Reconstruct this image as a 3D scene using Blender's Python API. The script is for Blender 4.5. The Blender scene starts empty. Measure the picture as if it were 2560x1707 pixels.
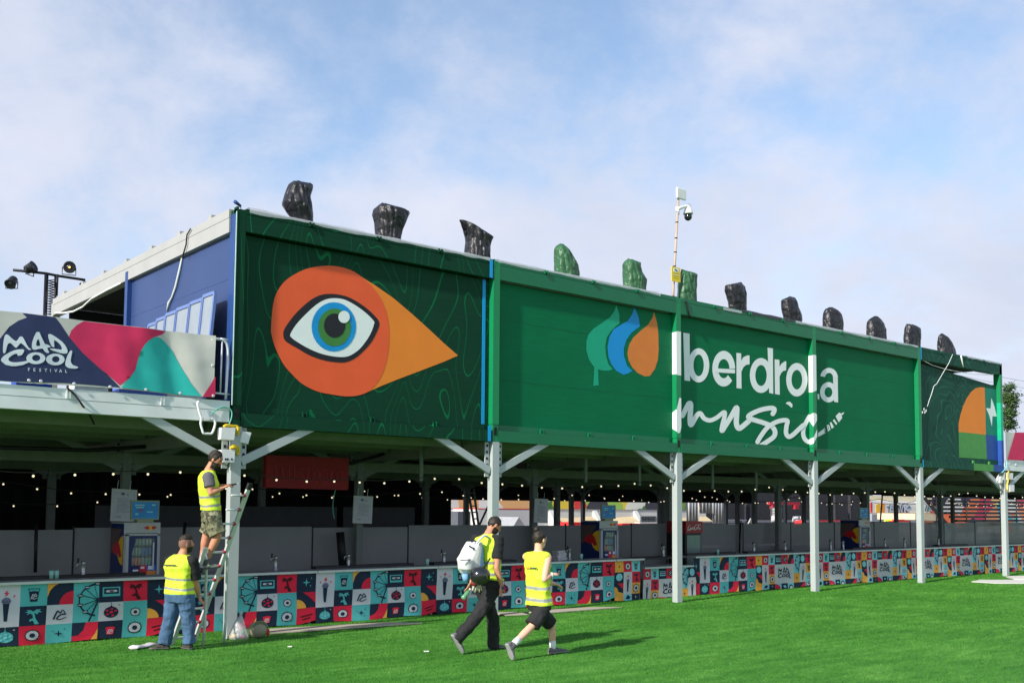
import bpy, bmesh, math, random
from mathutils import Vector, Matrix, noise
from mathutils.geometry import tessellate_polygon
R = math.radians
SC = bpy.context.scene
COL = SC.collection
random.seed(7)

# ------------------------------------------------------------------ camera
F_PX, PX0, PY0 = 2563.5, 1280.0, 1098.4          # focal length and principal point of the 2560x1707 photograph
YAW, PIT, ROLL = 0.692826, 0.066273, 0.0072997
CAM = Vector((-6.5475, -14.4667, 1.9645))
_fw = Vector((math.sin(YAW)*math.cos(PIT), math.cos(YAW)*math.cos(PIT), math.sin(PIT)))
_r0 = Vector((math.cos(YAW), -math.sin(YAW), 0)); _u0 = _r0.cross(_fw)
_cr, _sr = math.cos(ROLL), math.sin(ROLL)
RT = _r0*_cr + _u0*_sr; UP = _u0*_cr - _r0*_sr; FW = _fw
cd = bpy.data.cameras.new('camera'); cam = bpy.data.objects.new('camera', cd); COL.objects.link(cam)
m3 = Matrix((RT, UP, -FW)).transposed()
cam.matrix_world = Matrix.Translation(CAM) @ m3.to_4x4()
cd.sensor_width = 36; cd.lens = F_PX/2560*36; cd.shift_y = (PY0-853.5)/2560
cd.clip_start = .1; cd.clip_end = 3000
SC.camera = cam

# ------------------------------------------------------------------ light
SUN_AZ, SUN_EL = R(190.5), R(30.0)                # direction towards the sun, measured from +X
sv = Vector((math.cos(SUN_AZ)*math.cos(SUN_EL), math.sin(SUN_AZ)*math.cos(SUN_EL), math.sin(SUN_EL)))
sl = bpy.data.lights.new('sun', 'SUN'); so = bpy.data.objects.new('sun', sl); COL.objects.link(so)
sl.energy = 3.0; sl.angle = R(2.0); sl.color = (1, .94, .84)
so.rotation_euler = (-sv).to_track_quat('-Z', 'Y').to_euler(); so.location = (-20, -10, 30)
SC.view_settings.view_transform = 'Standard'; SC.view_settings.look = 'None'
SC.view_settings.exposure = 1.02; SC.view_settings.gamma = 1

def make_world():
    w = bpy.data.worlds.new('World'); SC.world = w; w.use_nodes = True
    nt = w.node_tree; N = nt.nodes; L = nt.links; N.clear()
    out = N.new('ShaderNodeOutputWorld'); bg = N.new('ShaderNodeBackground'); L.new(bg.outputs[0], out.inputs[0])
    bg.inputs[1].default_value = .115
    sky = N.new('ShaderNodeTexSky'); sky.sky_type = 'NISHITA'; sky.sun_disc = False
    sky.sun_elevation = SUN_EL; sky.sun_rotation = math.pi/2 - SUN_AZ; sky.air_density = 1.0; sky.dust_density = .6; sky.ozone_density = 1.5
    tc = N.new('ShaderNodeTexCoord')
    sep = N.new('ShaderNodeSeparateXYZ'); L.new(tc.outputs['Generated'], sep.inputs[0])
    # flat cloud layer: direction divided by height
    mz = N.new('ShaderNodeMath'); mz.operation = 'ADD'; mz.inputs[1].default_value = .55; L.new(sep.outputs[2], mz.inputs[0])
    mx = N.new('ShaderNodeMath'); mx.operation = 'MAXIMUM'; mx.inputs[1].default_value = .05; L.new(mz.outputs[0], mx.inputs[0])
    dv = N.new('ShaderNodeVectorMath'); dv.operation = 'DIVIDE'; L.new(tc.outputs['Generated'], dv.inputs[0])
    cb = N.new('ShaderNodeCombineXYZ')
    for i in range(3): L.new(mx.outputs[0], cb.inputs[i])
    L.new(cb.outputs[0], dv.inputs[1])
    mp = N.new('ShaderNodeMapping'); mp.inputs['Location'].default_value = (3.05, 1.35, 0); mp.inputs['Scale'].default_value = (1, 1, .15); mp.inputs['Rotation'].default_value = (0, 0, R(25))
    L.new(dv.outputs[0], mp.inputs[0])
    def noi(sc, det, rough, dist):
        n = N.new('ShaderNodeTexNoise'); n.inputs['Scale'].default_value = sc; n.inputs['Detail'].default_value = det
        n.inputs['Roughness'].default_value = rough; n.inputs['Distortion'].default_value = dist; L.new(mp.outputs[0], n.inputs[0]); return n
    n1 = noi(1.7, 3, .5, .1); n2 = noi(7.5, 9, .62, .10)
    ad = N.new('ShaderNodeMath'); ad.operation = 'MULTIPLY_ADD'; ad.inputs[1].default_value = .72; L.new(n2.outputs[0], ad.inputs[0]); L.new(n1.outputs[0], ad.inputs[2])
    # more open blue higher up
    hm = N.new('ShaderNodeMath'); hm.operation = 'MULTIPLY_ADD'; hm.inputs[1].default_value = -.66; hm.inputs[2].default_value = .09; L.new(sep.outputs[2], hm.inputs[0])
    ad2 = N.new('ShaderNodeMath'); ad2.operation = 'ADD'; L.new(ad.outputs[0], ad2.inputs[0]); L.new(hm.outputs[0], ad2.inputs[1])
    rp = N.new('ShaderNodeValToRGB'); rp.color_ramp.elements[0].color = (.16, .16, .16, 1); rp.color_ramp.elements[0].position = .38; rp.color_ramp.elements[1].position = .86; rp.color_ramp.interpolation = 'EASE'
    L.new(ad2.outputs[0], rp.inputs[0])
    n3 = noi(4.2, 6, .6, .2)
    cr = N.new('ShaderNodeValToRGB'); e = cr.color_ramp.elements
    e[0].position = .3; e[0].color = (2.75, 3.05, 3.75, 1); e[1].position = .68; e[1].color = (3.35, 3.5, 4.1, 1)
    L.new(n3.outputs[0], cr.inputs[0])
    tint = N.new('ShaderNodeMix'); tint.data_type = 'RGBA'; tint.blend_type = 'MULTIPLY'; tint.inputs[0].default_value = 1
    L.new(sky.outputs[0], tint.inputs[6]); tint.inputs[7].default_value = (.78, .88, .92, 1)
    mix = N.new('ShaderNodeMix'); mix.data_type = 'RGBA'; L.new(rp.outputs[0], mix.inputs[0]); L.new(tint.outputs[2], mix.inputs[6]); L.new(cr.outputs[0], mix.inputs[7])
    L.new(mix.outputs[2], bg.inputs[0])
make_world()

# ------------------------------------------------------------------ photo geometry helpers
def ray(px, py): return FW + RT*((px-PX0)/F_PX) - UP*((py-PY0)/F_PX)
def on(px, py, ax, v):
    """the point of the plane x|y|z = v that the photograph shows at pixel (px, py)"""
    d = ray(px, py); return CAM + d*((v-CAM[ax])/d[ax])
def at_depth(px, py, dep): return CAM + ray(px, py)*dep
def depth_of(p): return (Vector(p)-CAM).dot(FW)
class Z:
    """one measured crop of the photograph: offset and magnification"""
    def __init__(s, ox, oy, k): s.o = (ox, oy); s.k = k
    def __call__(s, x, y): return (s.o[0]+x/s.k, s.o[1]+y/s.k)
    def y(s, x, y, v=0.0): return on(*s(x, y), 1, v)
    def x(s, x, y, v=0.0): return on(*s(x, y), 0, v)
    def z(s, x, y, v=0.0): return on(*s(x, y), 2, v)

# ------------------------------------------------------------------ materials
def lin(r, g, b, k=1.0):
    f = lambda c: (c/255/12.92 if c/255 <= .04045 else ((c/255+.055)/1.055)**2.4)*k
    return (f(r), f(g), f(b))
MATS = {}
def M(name, col=None, rough=.6, metal=0, var=.10, vs=5.0, bump=0.0, bs=40.0, spec=.4, emit=0.0, stretch=(1, 1, 1), alpha=1.0, trans=0.0, coat=0.0):
    if name in MATS: return MATS[name]
    m = bpy.data.materials.new(name); m.use_nodes = True; MATS[name] = m
    nt = m.node_tree; N = nt.nodes; L = nt.links; b = N['Principled BSDF']
    tc = N.new('ShaderNodeTexCoord'); mp = N.new('ShaderNodeMapping'); mp.inputs['Scale'].default_value = stretch; L.new(tc.outputs['Object'], mp.inputs[0])
    n = N.new('ShaderNodeTexNoise'); n.inputs['Scale'].default_value = vs; n.inputs['Detail'].default_value = 5; L.new(mp.outputs[0], n.inputs[0])
    mr = N.new('ShaderNodeMapRange'); mr.inputs[1].default_value = .25; mr.inputs[2].default_value = .75; mr.inputs[3].default_value = 1-var; mr.inputs[4].default_value = 1+var; L.new(n.outputs[0], mr.inputs[0])
    mx = N.new('ShaderNodeVectorMath'); mx.operation = 'SCALE'; mx.inputs[0].default_value = col[:3]; L.new(mr.outputs[0], mx.inputs[3])
    L.new(mx.outputs[0], b.inputs['Base Color'])
    b.inputs['Roughness'].default_value = rough; b.inputs['Metallic'].default_value = metal; b.inputs['Specular IOR Level'].default_value = spec
    b.inputs['Alpha'].default_value = alpha; b.inputs['Transmission Weight'].default_value = trans; b.inputs['Coat Weight'].default_value = coat
    if emit: L.new(mx.outputs[0], b.inputs['Emission Color']); b.inputs['Emission Strength'].default_value = emit
    if bump:
        n2 = N.new('ShaderNodeTexNoise'); n2.inputs['Scale'].default_value = bs; n2.inputs['Detail'].default_value = 4; L.new(mp.outputs[0], n2.inputs[0])
        bp = N.new('ShaderNodeBump'); bp.inputs['Strength'].default_value = bump; bp.inputs['Distance'].default_value = .02; L.new(n2.outputs[0], bp.inputs['Height']); L.new(bp.outputs[0], b.inputs['Normal'])
    return m

def ribbed(name, col, topo=None, line=None):
    """painted steel cladding: fine horizontal ribs; with painted contour lines when topo is given"""
    if name in MATS: return MATS[name]
    m = M(name, col, rough=.6, var=.07, vs=1.3, spec=.12)
    nt = m.node_tree; N = nt.nodes; L = nt.links; b = N['Principled BSDF']
    tc = N.new('ShaderNodeTexCoord'); mp = N.new('ShaderNodeMapping'); mp.inputs['Scale'].default_value = (1.2, 1.2, 26); L.new(tc.outputs['Object'], mp.inputs[0])
    n = N.new('ShaderNodeTexNoise'); n.inputs['Scale'].default_value = 1.6; n.inputs['Detail'].default_value = 2; L.new(mp.outputs[0], n.inputs[0])
    bp = N.new('ShaderNodeBump'); bp.inputs['Strength'].default_value = .12; bp.inputs['Distance'].default_value = .01; L.new(n.outputs[0], bp.inputs['Height']); L.new(bp.outputs[0], b.inputs['Normal'])
    mr = N.new('ShaderNodeMapRange'); mr.inputs[1].default_value = .3; mr.inputs[2].default_value = .7; mr.inputs[3].default_value = .93; mr.inputs[4].default_value = 1.07; L.new(n.outputs[0], mr.inputs[0])
    src = b.inputs['Base Color'].links[0].from_socket
    mul = N.new('ShaderNodeVectorMath'); mul.operation = 'SCALE'; L.new(src, mul.inputs[0]); L.new(mr.outputs[0], mul.inputs[3]); res = mul.outputs[0]
    if topo:
        m2 = N.new('ShaderNodeMapping'); m2.inputs['Scale'].default_value = topo[1]; m2.inputs['Rotation'].default_value = (0, topo[2], 0); L.new(tc.outputs['Object'], m2.inputs[0])
        t = N.new('ShaderNodeTexNoise'); t.inputs['Scale'].default_value = topo[0]; t.inputs['Detail'].default_value = .6; t.inputs['Distortion'].default_value = .5; L.new(m2.outputs[0], t.inputs[0])
        k = N.new('ShaderNodeMath'); k.operation = 'MULTIPLY'; k.inputs[1].default_value = topo[3]; L.new(t.outputs[0], k.inputs[0])
        fr = N.new('ShaderNodeMath'); fr.operation = 'FRACT'; L.new(k.outputs[0], fr.inputs[0])
        r = N.new('ShaderNodeValToRGB'); e = r.color_ramp.elements; w = topo[4]
        e[0].position = .5-w*1.6; e[0].color = (0, 0, 0, 1); e[1].position = .5-w; e[1].color = (1, 1, 1, 1)
        a = e.new(.5+w); a.color = (1, 1, 1, 1); a = e.new(.5+w*1.6); a.color = (0, 0, 0, 1)
        L.new(fr.outputs[0], r.inputs[0])
        mx = N.new('ShaderNodeMix'); mx.data_type = 'RGBA'; L.new(r.outputs[0], mx.inputs[0]); L.new(res, mx.inputs[6]); mx.inputs[7].default_value = (*line, 1); res = mx.outputs[2]
    L.new(res, b.inputs['Base Color'])
    return m

def patchwork(name, cols, scale, rough=.7, stretch=(1, 1, 1), emit=0):
    """spray-paint patchwork: cells of several colours"""
    if name in MATS: return MATS[name]
    m = bpy.data.materials.new(name); m.use_nodes = True; MATS[name] = m
    nt = m.node_tree; N = nt.nodes; L = nt.links; b = N['Principled BSDF']; b.inputs['Roughness'].default_value = rough
    tc = N.new('ShaderNodeTexCoord'); mp = N.new('ShaderNodeMapping'); mp.inputs['Scale'].default_value = stretch; L.new(tc.outputs['Object'], mp.inputs[0])
    n = N.new('ShaderNodeTexNoise'); n.inputs['Scale'].default_value = scale*1.6; n.inputs['Detail'].default_value = 3; L.new(mp.outputs[0], n.inputs[0])
    ad = N.new('ShaderNodeMix'); ad.data_type = 'RGBA'; ad.inputs[0].default_value = .35; L.new(mp.outputs[0], ad.inputs[6]); L.new(n.outputs['Color'], ad.inputs[7])
    v = N.new('ShaderNodeTexVoronoi'); v.inputs['Scale'].default_value = scale; L.new(ad.outputs[2], v.inputs[0])
    sp = N.new('ShaderNodeSeparateXYZ'); L.new(v.outputs['Color'], sp.inputs[0])
    r = N.new('ShaderNodeValToRGB'); r.color_ramp.interpolation = 'CONSTANT'; e = r.color_ramp.elements
    e[0].color = (*cols[0], 1); e[1].position = 1/len(cols); e[1].color = (*cols[1], 1)
    for i, c in enumerate(cols[2:], 2): a = e.new(i/len(cols)); a.color = (*c, 1)
    L.new(sp.outputs[0], r.inputs[0]); L.new(r.outputs[0], b.inputs['Base Color'])
    return m

def grass_material():
    m = bpy.data.materials.new('lawn_grass'); m.use_nodes = True; MATS['lawn_grass'] = m
    nt = m.node_tree; N = nt.nodes; L = nt.links; b = N['Principled BSDF']; b.inputs['Roughness'].default_value = .75; b.inputs['Specular IOR Level'].default_value = .15
    tc = N.new('ShaderNodeTexCoord')
    def noi(scale, det, st, rot=0):
        mp = N.new('ShaderNodeMapping'); mp.inputs['Scale'].default_value = st; mp.inputs['Rotation'].default_value = (0, 0, rot); L.new(tc.outputs['Object'], mp.inputs[0])
        n = N.new('ShaderNodeTexNoise'); n.inputs['Scale'].default_value = scale; n.inputs['Detail'].default_value = det; n.inputs['Roughness'].default_value = .6; L.new(mp.outputs[0], n.inputs[0]); return n.outputs[0]
    big = noi(.5, 3, (1, 1, 1)); streak = noi(1.0, 5, (1.1, 5.0, 1), R(38)); fine = noi(34, 4, (1, 1, 1)); mid = noi(7, 3, (1, 2.5, 1), R(38))
    def mad(x, k, add):
        a = N.new('ShaderNodeMath'); a.operation = 'MULTIPLY_ADD'; L.new(x, a.inputs[0]); a.inputs[1].default_value = k
        if isinstance(add, float): a.inputs[2].default_value = add
        else: L.new(add, a.inputs[2])
        return a.outputs[0]
    v = mad(fine, .40, mad(mid, .40, mad(streak, .60, mad(big, .45, -.43))))
    r = N.new('ShaderNodeValToRGB'); e = r.color_ramp.elements
    e[0].position = .2; e[0].color = (.022, .105, .012, 1); e[1].position = .8; e[1].color = (.155, .36, .065, 1)
    a = e.new(.5); a.color = (.060, .215, .026, 1)
    L.new(v, r.inputs[0]); L.new(r.outputs[0], b.inputs['Base Color'])
    bp = N.new('ShaderNodeBump'); bp.inputs['Strength'].default_value = .9; bp.inputs['Distance'].default_value = .03; L.new(v, bp.inputs['Height']); L.new(bp.outputs[0], b.inputs['Normal'])
    return m

def camo_material():
    cols = [lin(120, 118, 92), lin(88, 92, 66), lin(150, 145, 118), lin(62, 62, 48)]
    return patchwork('camouflage_cloth', cols, 11, .85)

# paint colours measured on the facade (shade-free colour of the paint itself)
GREEN_D = lin(14, 60, 42); GREEN_M = lin(4, 106, 68); GREEN_L = lin(4, 128, 80)
m_topo = ribbed('dark_green_cladding', GREEN_D, topo=(.85, (1.25, 1, .42), R(20), 15.0, .020), line=lin(10, 104, 64))
m_topo2 = ribbed('grey_green_cladding', lin(30, 74, 62), topo=(1.05, (1.0, 1, .8), R(-12), 13.0, .045), line=lin(40, 104, 82))
m_green = ribbed('mid_green_cladding', GREEN_M)
m_greenpaint = M('green_frame_paint', GREEN_M, rough=.4, var=.05, vs=2)
m_greenpost = M('sunlit_green_post_paint', lin(8, 128, 78), rough=.4, var=.05, vs=2)  # frame green made brighter; sun on the post sides put into the colour
m_dgreenpaint = m_topo
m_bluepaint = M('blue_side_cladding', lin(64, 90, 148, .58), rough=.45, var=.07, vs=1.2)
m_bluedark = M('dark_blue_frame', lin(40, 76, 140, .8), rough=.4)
m_cyan = M('cyan_paint', lin(0, 150, 220), rough=.5, var=.04)
m_white = M('white_paint', (.80, .83, .83), rough=.5, var=.03)
m_spray = M('white_spray_paint', (.82, .84, .85), rough=.6, var=.03)
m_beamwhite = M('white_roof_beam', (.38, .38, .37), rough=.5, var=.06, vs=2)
m_galv = M('galvanised_steel', (.70, .73, .74), rough=.45, metal=0.0, var=.10, vs=3, spec=.5)
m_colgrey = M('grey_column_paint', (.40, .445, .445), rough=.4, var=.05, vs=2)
m_black = M('black_metal', (.012, .012, .014), rough=.5)
m_hole = M('bolt_hole_black', (.006, .006, .007), rough=.8)
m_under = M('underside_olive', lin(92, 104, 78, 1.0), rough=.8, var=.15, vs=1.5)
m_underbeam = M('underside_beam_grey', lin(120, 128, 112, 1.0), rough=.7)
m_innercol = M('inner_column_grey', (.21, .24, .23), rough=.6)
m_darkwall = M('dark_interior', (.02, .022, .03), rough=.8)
m_drape = M('black_drape', (.010, .010, .011), rough=.95, var=.3, vs=3, stretch=(4, 4, .3))
m_part = M('grey_partition_mesh', (.28, .30, .305), rough=.6, var=.08, vs=2)
m_film = M('smoked_partition_film', (.30, .33, .34), rough=.25, var=.05, alpha=.72)
m_floor = M('grey_floor', (.20, .19, .175), rough=.85, var=.2, vs=1.2)
m_steel = M('brushed_steel', (.34, .34, .34), rough=.3, metal=.85)
m_alu = M('aluminium', (.66, .68, .70), rough=.35, metal=.35)
m_ply = M('weathered_plywood', lin(178, 168, 150), rough=.8, var=.15, vs=3)
m_wire = M('black_cable', (.012, .012, .012), rough=.6)
m_wcable = M('white_cable', (.8, .82, .82), rough=.5)
m_yellow = M('yellow_cable', (.75, .52, .02), rough=.5)
m_tealcable = M('green_cable', (.12, .45, .35), rough=.5)
m_boxwhite = M('white_plastic_box', (.78, .78, .77), rough=.4)
m_pred = M('red_plastic', (.45, .015, .04), rough=.4)
m_bulb = M('lit_bulb', (1, .86, .58), emit=.5, rough=.3, var=0)
m_film_clear = M('clear_plastic_film', (.62, .66, .68), rough=.2, alpha=.55, spec=.7)
m_bagblack = M('black_bag_plastic', (.016, .016, .020), rough=.42, spec=.4, var=.2, bump=.55, bs=7)
m_baggreen = M('green_bag_plastic', lin(60, 108, 72, .8), rough=.44, spec=.4, var=.2, bump=.55, bs=7)
def crumple(m):
    nt = m.node_tree; N = nt.nodes; L = nt.links; b = N['Principled BSDF']
    tc = N.new('ShaderNodeTexCoord'); prev = None
    for sc, st, dist, sx in ((2.6, .95, .22, (1.5, 1.5, .45)), (5.5, .75, .09, (1.0, 1.0, 1.0))):
        mp = N.new('ShaderNodeMapping'); mp.inputs['Scale'].default_value = sx; mp.inputs['Rotation'].default_value = (.25, .3, 0); L.new(tc.outputs['Object'], mp.inputs[0])
        nz_ = N.new('ShaderNodeTexNoise'); nz_.inputs['Scale'].default_value = sc; nz_.inputs['Detail'].default_value = 1.0; nz_.inputs['Distortion'].default_value = .4; L.new(mp.outputs[0], nz_.inputs[0])
        a = N.new('ShaderNodeMath'); a.operation = 'SUBTRACT'; a.inputs[1].default_value = .5; L.new(nz_.outputs[0], a.inputs[0])
        c = N.new('ShaderNodeMath'); c.operation = 'ABSOLUTE'; L.new(a.outputs[0], c.inputs[0])
        bp = N.new('ShaderNodeBump'); bp.inputs['Strength'].default_value = st; bp.inputs['Distance'].default_value = dist; L.new(c.outputs[0], bp.inputs['Height'])
        if prev: L.new(prev, bp.inputs['Normal'])
        prev = bp.outputs[0]
    L.new(prev, b.inputs['Normal'])
crumple(m_bagblack); crumple(m_baggreen)
m_grass = grass_material()
m_camo = camo_material()

# ------------------------------------------------------------------ mesh builder
ORIG = {}
class MB:
    def __init__(s): s.v = []; s.f = []; s.mi = []; s.sm = []; s.mats = []
    def mat(s, m):
        if m not in s.mats: s.mats.append(m)
        return s.mats.index(m)
    def add(s, vs, fs, m, smooth=False):
        o = len(s.v); s.v += [Vector(v) for v in vs]; k = s.mat(m)
        for f in fs: s.f.append([o+i for i in f]); s.mi.append(k); s.sm.append(smooth)
        return s
    def box(s, x0, x1, y0, y1, z0, z1, m):
        v = [(x, y, z) for x in (x0, x1) for y in (y0, y1) for z in (z0, z1)]
        return s.add(v, [(0, 1, 3, 2), (4, 6, 7, 5), (0, 4, 5, 1), (2, 3, 7, 6), (0, 2, 6, 4), (1, 5, 7, 3)], m)
    def obox(s, c, ax, ay, az, m):
        c = Vector(c); ax, ay, az = Vector(ax), Vector(ay), Vector(az)
        v = [c+ax*i+ay*j+az*k for i in (-1, 1) for j in (-1, 1) for k in (-1, 1)]
        return s.add(v, [(0, 1, 3, 2), (4, 6, 7, 5), (0, 4, 5, 1), (2, 3, 7, 6), (0, 2, 6, 4), (1, 5, 7, 3)], m)
    def beam(s, p, q, w, h, m, up=(0, 0, 1)):
        p, q = Vector(p), Vector(q); d = (q-p); a = d.normalized(); sd = a.cross(Vector(up)).normalized(); u = sd.cross(a)
        return s.obox((p+q)/2, d/2, sd*w/2, u*h/2, m)
    def loft(s, rings, m, smooth=True, cap=True, closed=False):
        n = len(rings[0]); o = []; vs = [p for r in rings for p in r]; fs = []
        R_ = len(rings)
        for i in range(R_-(0 if closed else 1)):
            for j in range(n):
                a = i*n+j; b = i*n+(j+1) % n; c = ((i+1) % R_)*n+(j+1) % n; d = ((i+1) % R_)*n+j
                fs.append((a, b, c, d))
        if cap and not closed: fs.append(tuple(range(n-1, -1, -1))); fs.append(tuple((R_-1)*n+j for j in range(n)))
        return s.add(vs, fs, m, smooth)
    def tube(s, pts, r, m, n=8, closed=False, cap=True):
        pts = [Vector(p) for p in pts]; rs = r if isinstance(r, (list, tuple)) else [r]*len(pts)
        rings = []; pu = None
        for i, p in enumerate(pts):
            a = pts[(i-1) % len(pts)] if (closed or i > 0) else p; b = pts[(i+1) % len(pts)] if (closed or i < len(pts)-1) else p
            t = (b-a).normalized()
            if pu is None: pu = t.orthogonal().normalized()
            u = (pu - t*pu.dot(t)); u = u.normalized() if u.length > 1e-6 else t.orthogonal().normalized(); pu = u; w = t.cross(u)
            rings.append([p+(u*math.cos(k*2*math.pi/n)+w*math.sin(k*2*math.pi/n))*rs[i] for k in range(n)])
        return s.loft(rings, m, True, cap, closed)
    def cyl(s, p, q, r, m, n=12, r2=None):
        return s.tube([p, q], [r, r if r2 is None else r2], m, n)
    def ell(s, c, ax, ay, az, m, nu=14, nv=9):
        c = Vector(c); ax, ay, az = Vector(ax), Vector(ay), Vector(az); vs = [c-az]; fs = []
        for i in range(1, nv):
            t = -math.pi/2+math.pi*i/nv
            for j in range(nu):
                p = 2*math.pi*j/nu; vs.append(c+ax*(math.cos(t)*math.cos(p))+ay*(math.cos(t)*math.sin(p))+az*math.sin(t))
        vs.append(c+az); T = len(vs)-1
        for j in range(nu): fs.append((0, 1+(j+1) % nu, 1+j)); fs.append((T, 1+(nv-2)*nu+j, 1+(nv-2)*nu+(j+1) % nu))
        for i in range(nv-2):
            for j in range(nu):
                a = 1+i*nu+j; b = 1+i*nu+(j+1) % nu; fs.append((a, b, b+nu, a+nu))
        return s.add(vs, fs, m, True)
    def sph(s, c, r, m, nu=10, nv=6): return s.ell(c, (r, 0, 0), (0, r, 0), (0, 0, r), m, nu, nv)
    def poly(s, pts, m, holes=()):
        pts = [Vector(p) for p in pts]; loops = [pts]+[[Vector(q) for q in h] for h in holes]
        tri = tessellate_polygon(loops); allp = [p for l in loops for p in l]
        return s.add(allp, [tuple(t) for t in tri], m)
    def prism(s, pts, off, m, holes=()):
        off = Vector(off); pts = [Vector(p) for p in pts]; s.poly(pts, m, holes); s.poly([p+off for p in pts], m, [[Vector(q)+off for q in h] for h in holes])
        for lp in [pts]+[[Vector(q) for q in h] for h in holes]:
            n = len(lp); vs = lp+[p+off for p in lp]; s.add(vs, [(i, (i+1) % n, n+(i+1) % n, n+i) for i in range(n)], m)
        return s
    def lathe(s, prof, c, m, n=14, axis=(0, 0, 1)):
        c = Vector(c); a = Vector(axis).normalized(); u = a.orthogonal().normalized(); w = a.cross(u)
        return s.loft([[c+a*z+(u*math.cos(k*2*math.pi/n)+w*math.sin(k*2*math.pi/n))*max(r, 1e-4) for k in range(n)] for r, z in prof], m)
    def deform(s, fn): s.v = [fn(v) for v in s.v]; return s
    def build(s, name, parent=None, base=None):
        if parent is None: o0 = Vector(base) if base is not None else sum(s.v, Vector())/max(1, len(s.v))
        else: o0 = ORIG[parent]
        me = bpy.data.meshes.new(name); me.from_pydata([tuple(v-o0) for v in s.v], [], s.f)
        for m in s.mats: me.materials.append(m)
        for p, k, sm in zip(me.polygons, s.mi, s.sm): p.material_index = k; p.use_smooth = sm
        me.update()
        o = bpy.data.objects.new(name, me); COL.objects.link(o); ORIG[o] = o0
        if parent is None: o.location = o0
        else: o.parent = parent
        return o

def tag(o, label, cat, group=None, kind=None):
    if label: o['label'] = label
    if cat: o['category'] = cat
    if group: o['group'] = group
    if kind: o['kind'] = kind
    return o
def thing(name, label, cat, loc, group=None):
    o = bpy.data.objects.new(name, None); COL.objects.link(o); o.location = loc; o.empty_display_size = .2; ORIG[o] = Vector(loc)
    return tag(o, label, cat, group)
def copy_tree(o, shift=None, label=None):
    c = o.copy(); COL.objects.link(c); ORIG[c] = ORIG[o]
    if shift is not None: c.location = o.location+Vector(shift); ORIG[c] = ORIG[o]+Vector(shift)
    if label: c['label'] = label
    for ch in list(o.children):
        k = copy_tree(ch); k.parent = c
    return c
ORD = ['first', 'second', 'third', 'fourth', 'fifth', 'sixth', 'seventh', 'eighth', 'ninth', 'tenth', 'eleventh', 'twelfth', 'thirteenth', 'fourteenth', 'fifteenth', 'sixteenth', 'seventeenth', 'eighteenth', 'nineteenth', 'twentieth']

def catmull(pts, k=6, closed=False):
    P = [Vector(p) for p in pts]; n = len(P); out = []
    for i in range(n if closed else n-1):
        g = lambda j: P[j % n] if closed else P[max(0, min(n-1, j))]
        a, b, c, d = g(i-1), g(i), g(i+1), g(i+2)
        for t in range(k):
            t /= k; out.append(.5*((2*b)+(c-a)*t+(2*a-5*b+4*c-d)*t*t+(3*b-a-3*c+d)*t**3))
    if not closed: out.append(P[-1])
    return out
def ribbon2(pts, w, k=6, smooth=True, cap=True):
    """outline quads of a brush stroke in flat 2D (list of left/right pairs)"""
    P = catmull([(p[0], p[1]) for p in pts], k) if smooth and len(pts) > 2 else [Vector((p[0], p[1])) for p in pts]
    n = len(P); prs = []
    for i in range(n):
        t = (P[min(n-1, i+1)]-P[max(0, i-1)]).normalized(); nn = Vector((-t.y, t.x)); ww = (w(i/(n-1)) if callable(w) else w)/2
        prs.append((P[i]+nn*ww, P[i]-nn*ww))
    if cap:
        for end in (0, 1):
            i = 0 if end == 0 else n-1; t = (P[1]-P[0]).normalized()*-1 if end == 0 else (P[-1]-P[-2]).normalized(); nn = Vector((-t.y, t.x))
            ww = (w(float(end)) if callable(w) else w)/2; ex = []
            for a in (30, 60, 82): c = math.cos(R(a))*ww; d = math.sin(R(a))*ww; ex.append((P[i]+t*d+nn*c, P[i]+t*d-nn*c))
            if end == 0: prs = [(b, a) for a, b in reversed(ex)]+prs
            else: prs = prs+ex
    return prs
def stroke(mb, pts, w, fn, m, **kw):
    """fn maps flat (x, y, layer) to 3D; the layer rises slightly along the stroke so crossings never share a plane"""
    prs = ribbon2(pts, w, **kw); n = len(prs); vs = []
    for i, (a, b) in enumerate(prs): vs += [fn(a.x, a.y, i/n), fn(b.x, b.y, i/n)]
    mb.add(vs, [(2*i, 2*i+1, 2*i+3, 2*i+2) for i in range(n-1)], m)
def ring2(mb, cx, cy, rx, ry, ix, iy, fn, m, a0=0, a1=360, icx=None, icy=None, n=36):
    icx = cx if icx is None else icx; icy = cy if icy is None else icy; vs = []
    for i in range(n+1):
        a = R(a0+(a1-a0)*i/n); vs += [fn(cx+rx*math.cos(a), cy+ry*math.sin(a), .5), fn(icx+ix*math.cos(a), icy+iy*math.sin(a), .5)]
    mb.add(vs, [(2*i, 2*i+1, 2*i+3, 2*i+2) for i in range(n)], m)
def disc2(mb, cx, cy, rx, ry, fn, m, a0=0, a1=360, n=28):
    mb.poly([fn(cx+rx*math.cos(R(a0+(a1-a0)*i/n)), cy+ry*math.sin(R(a0+(a1-a0)*i/n)), .5) for i in range(n + (0 if a1-a0 == 360 else 1))] + ([] if a1-a0 == 360 else [fn(cx, cy, .5)]), m)
def poly2(mb, pts, fn, m, smooth=0, holes=()):
    P = [(p.x, p.y) for p in catmull(pts, smooth, True)] if smooth else pts
    mb.poly([fn(x, y, .5) for x, y in P], m, [[fn(x, y, .5) for x, y in (([(q.x, q.y) for q in catmull(h, smooth, True)]) if smooth else h)] for h in holes])

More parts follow.
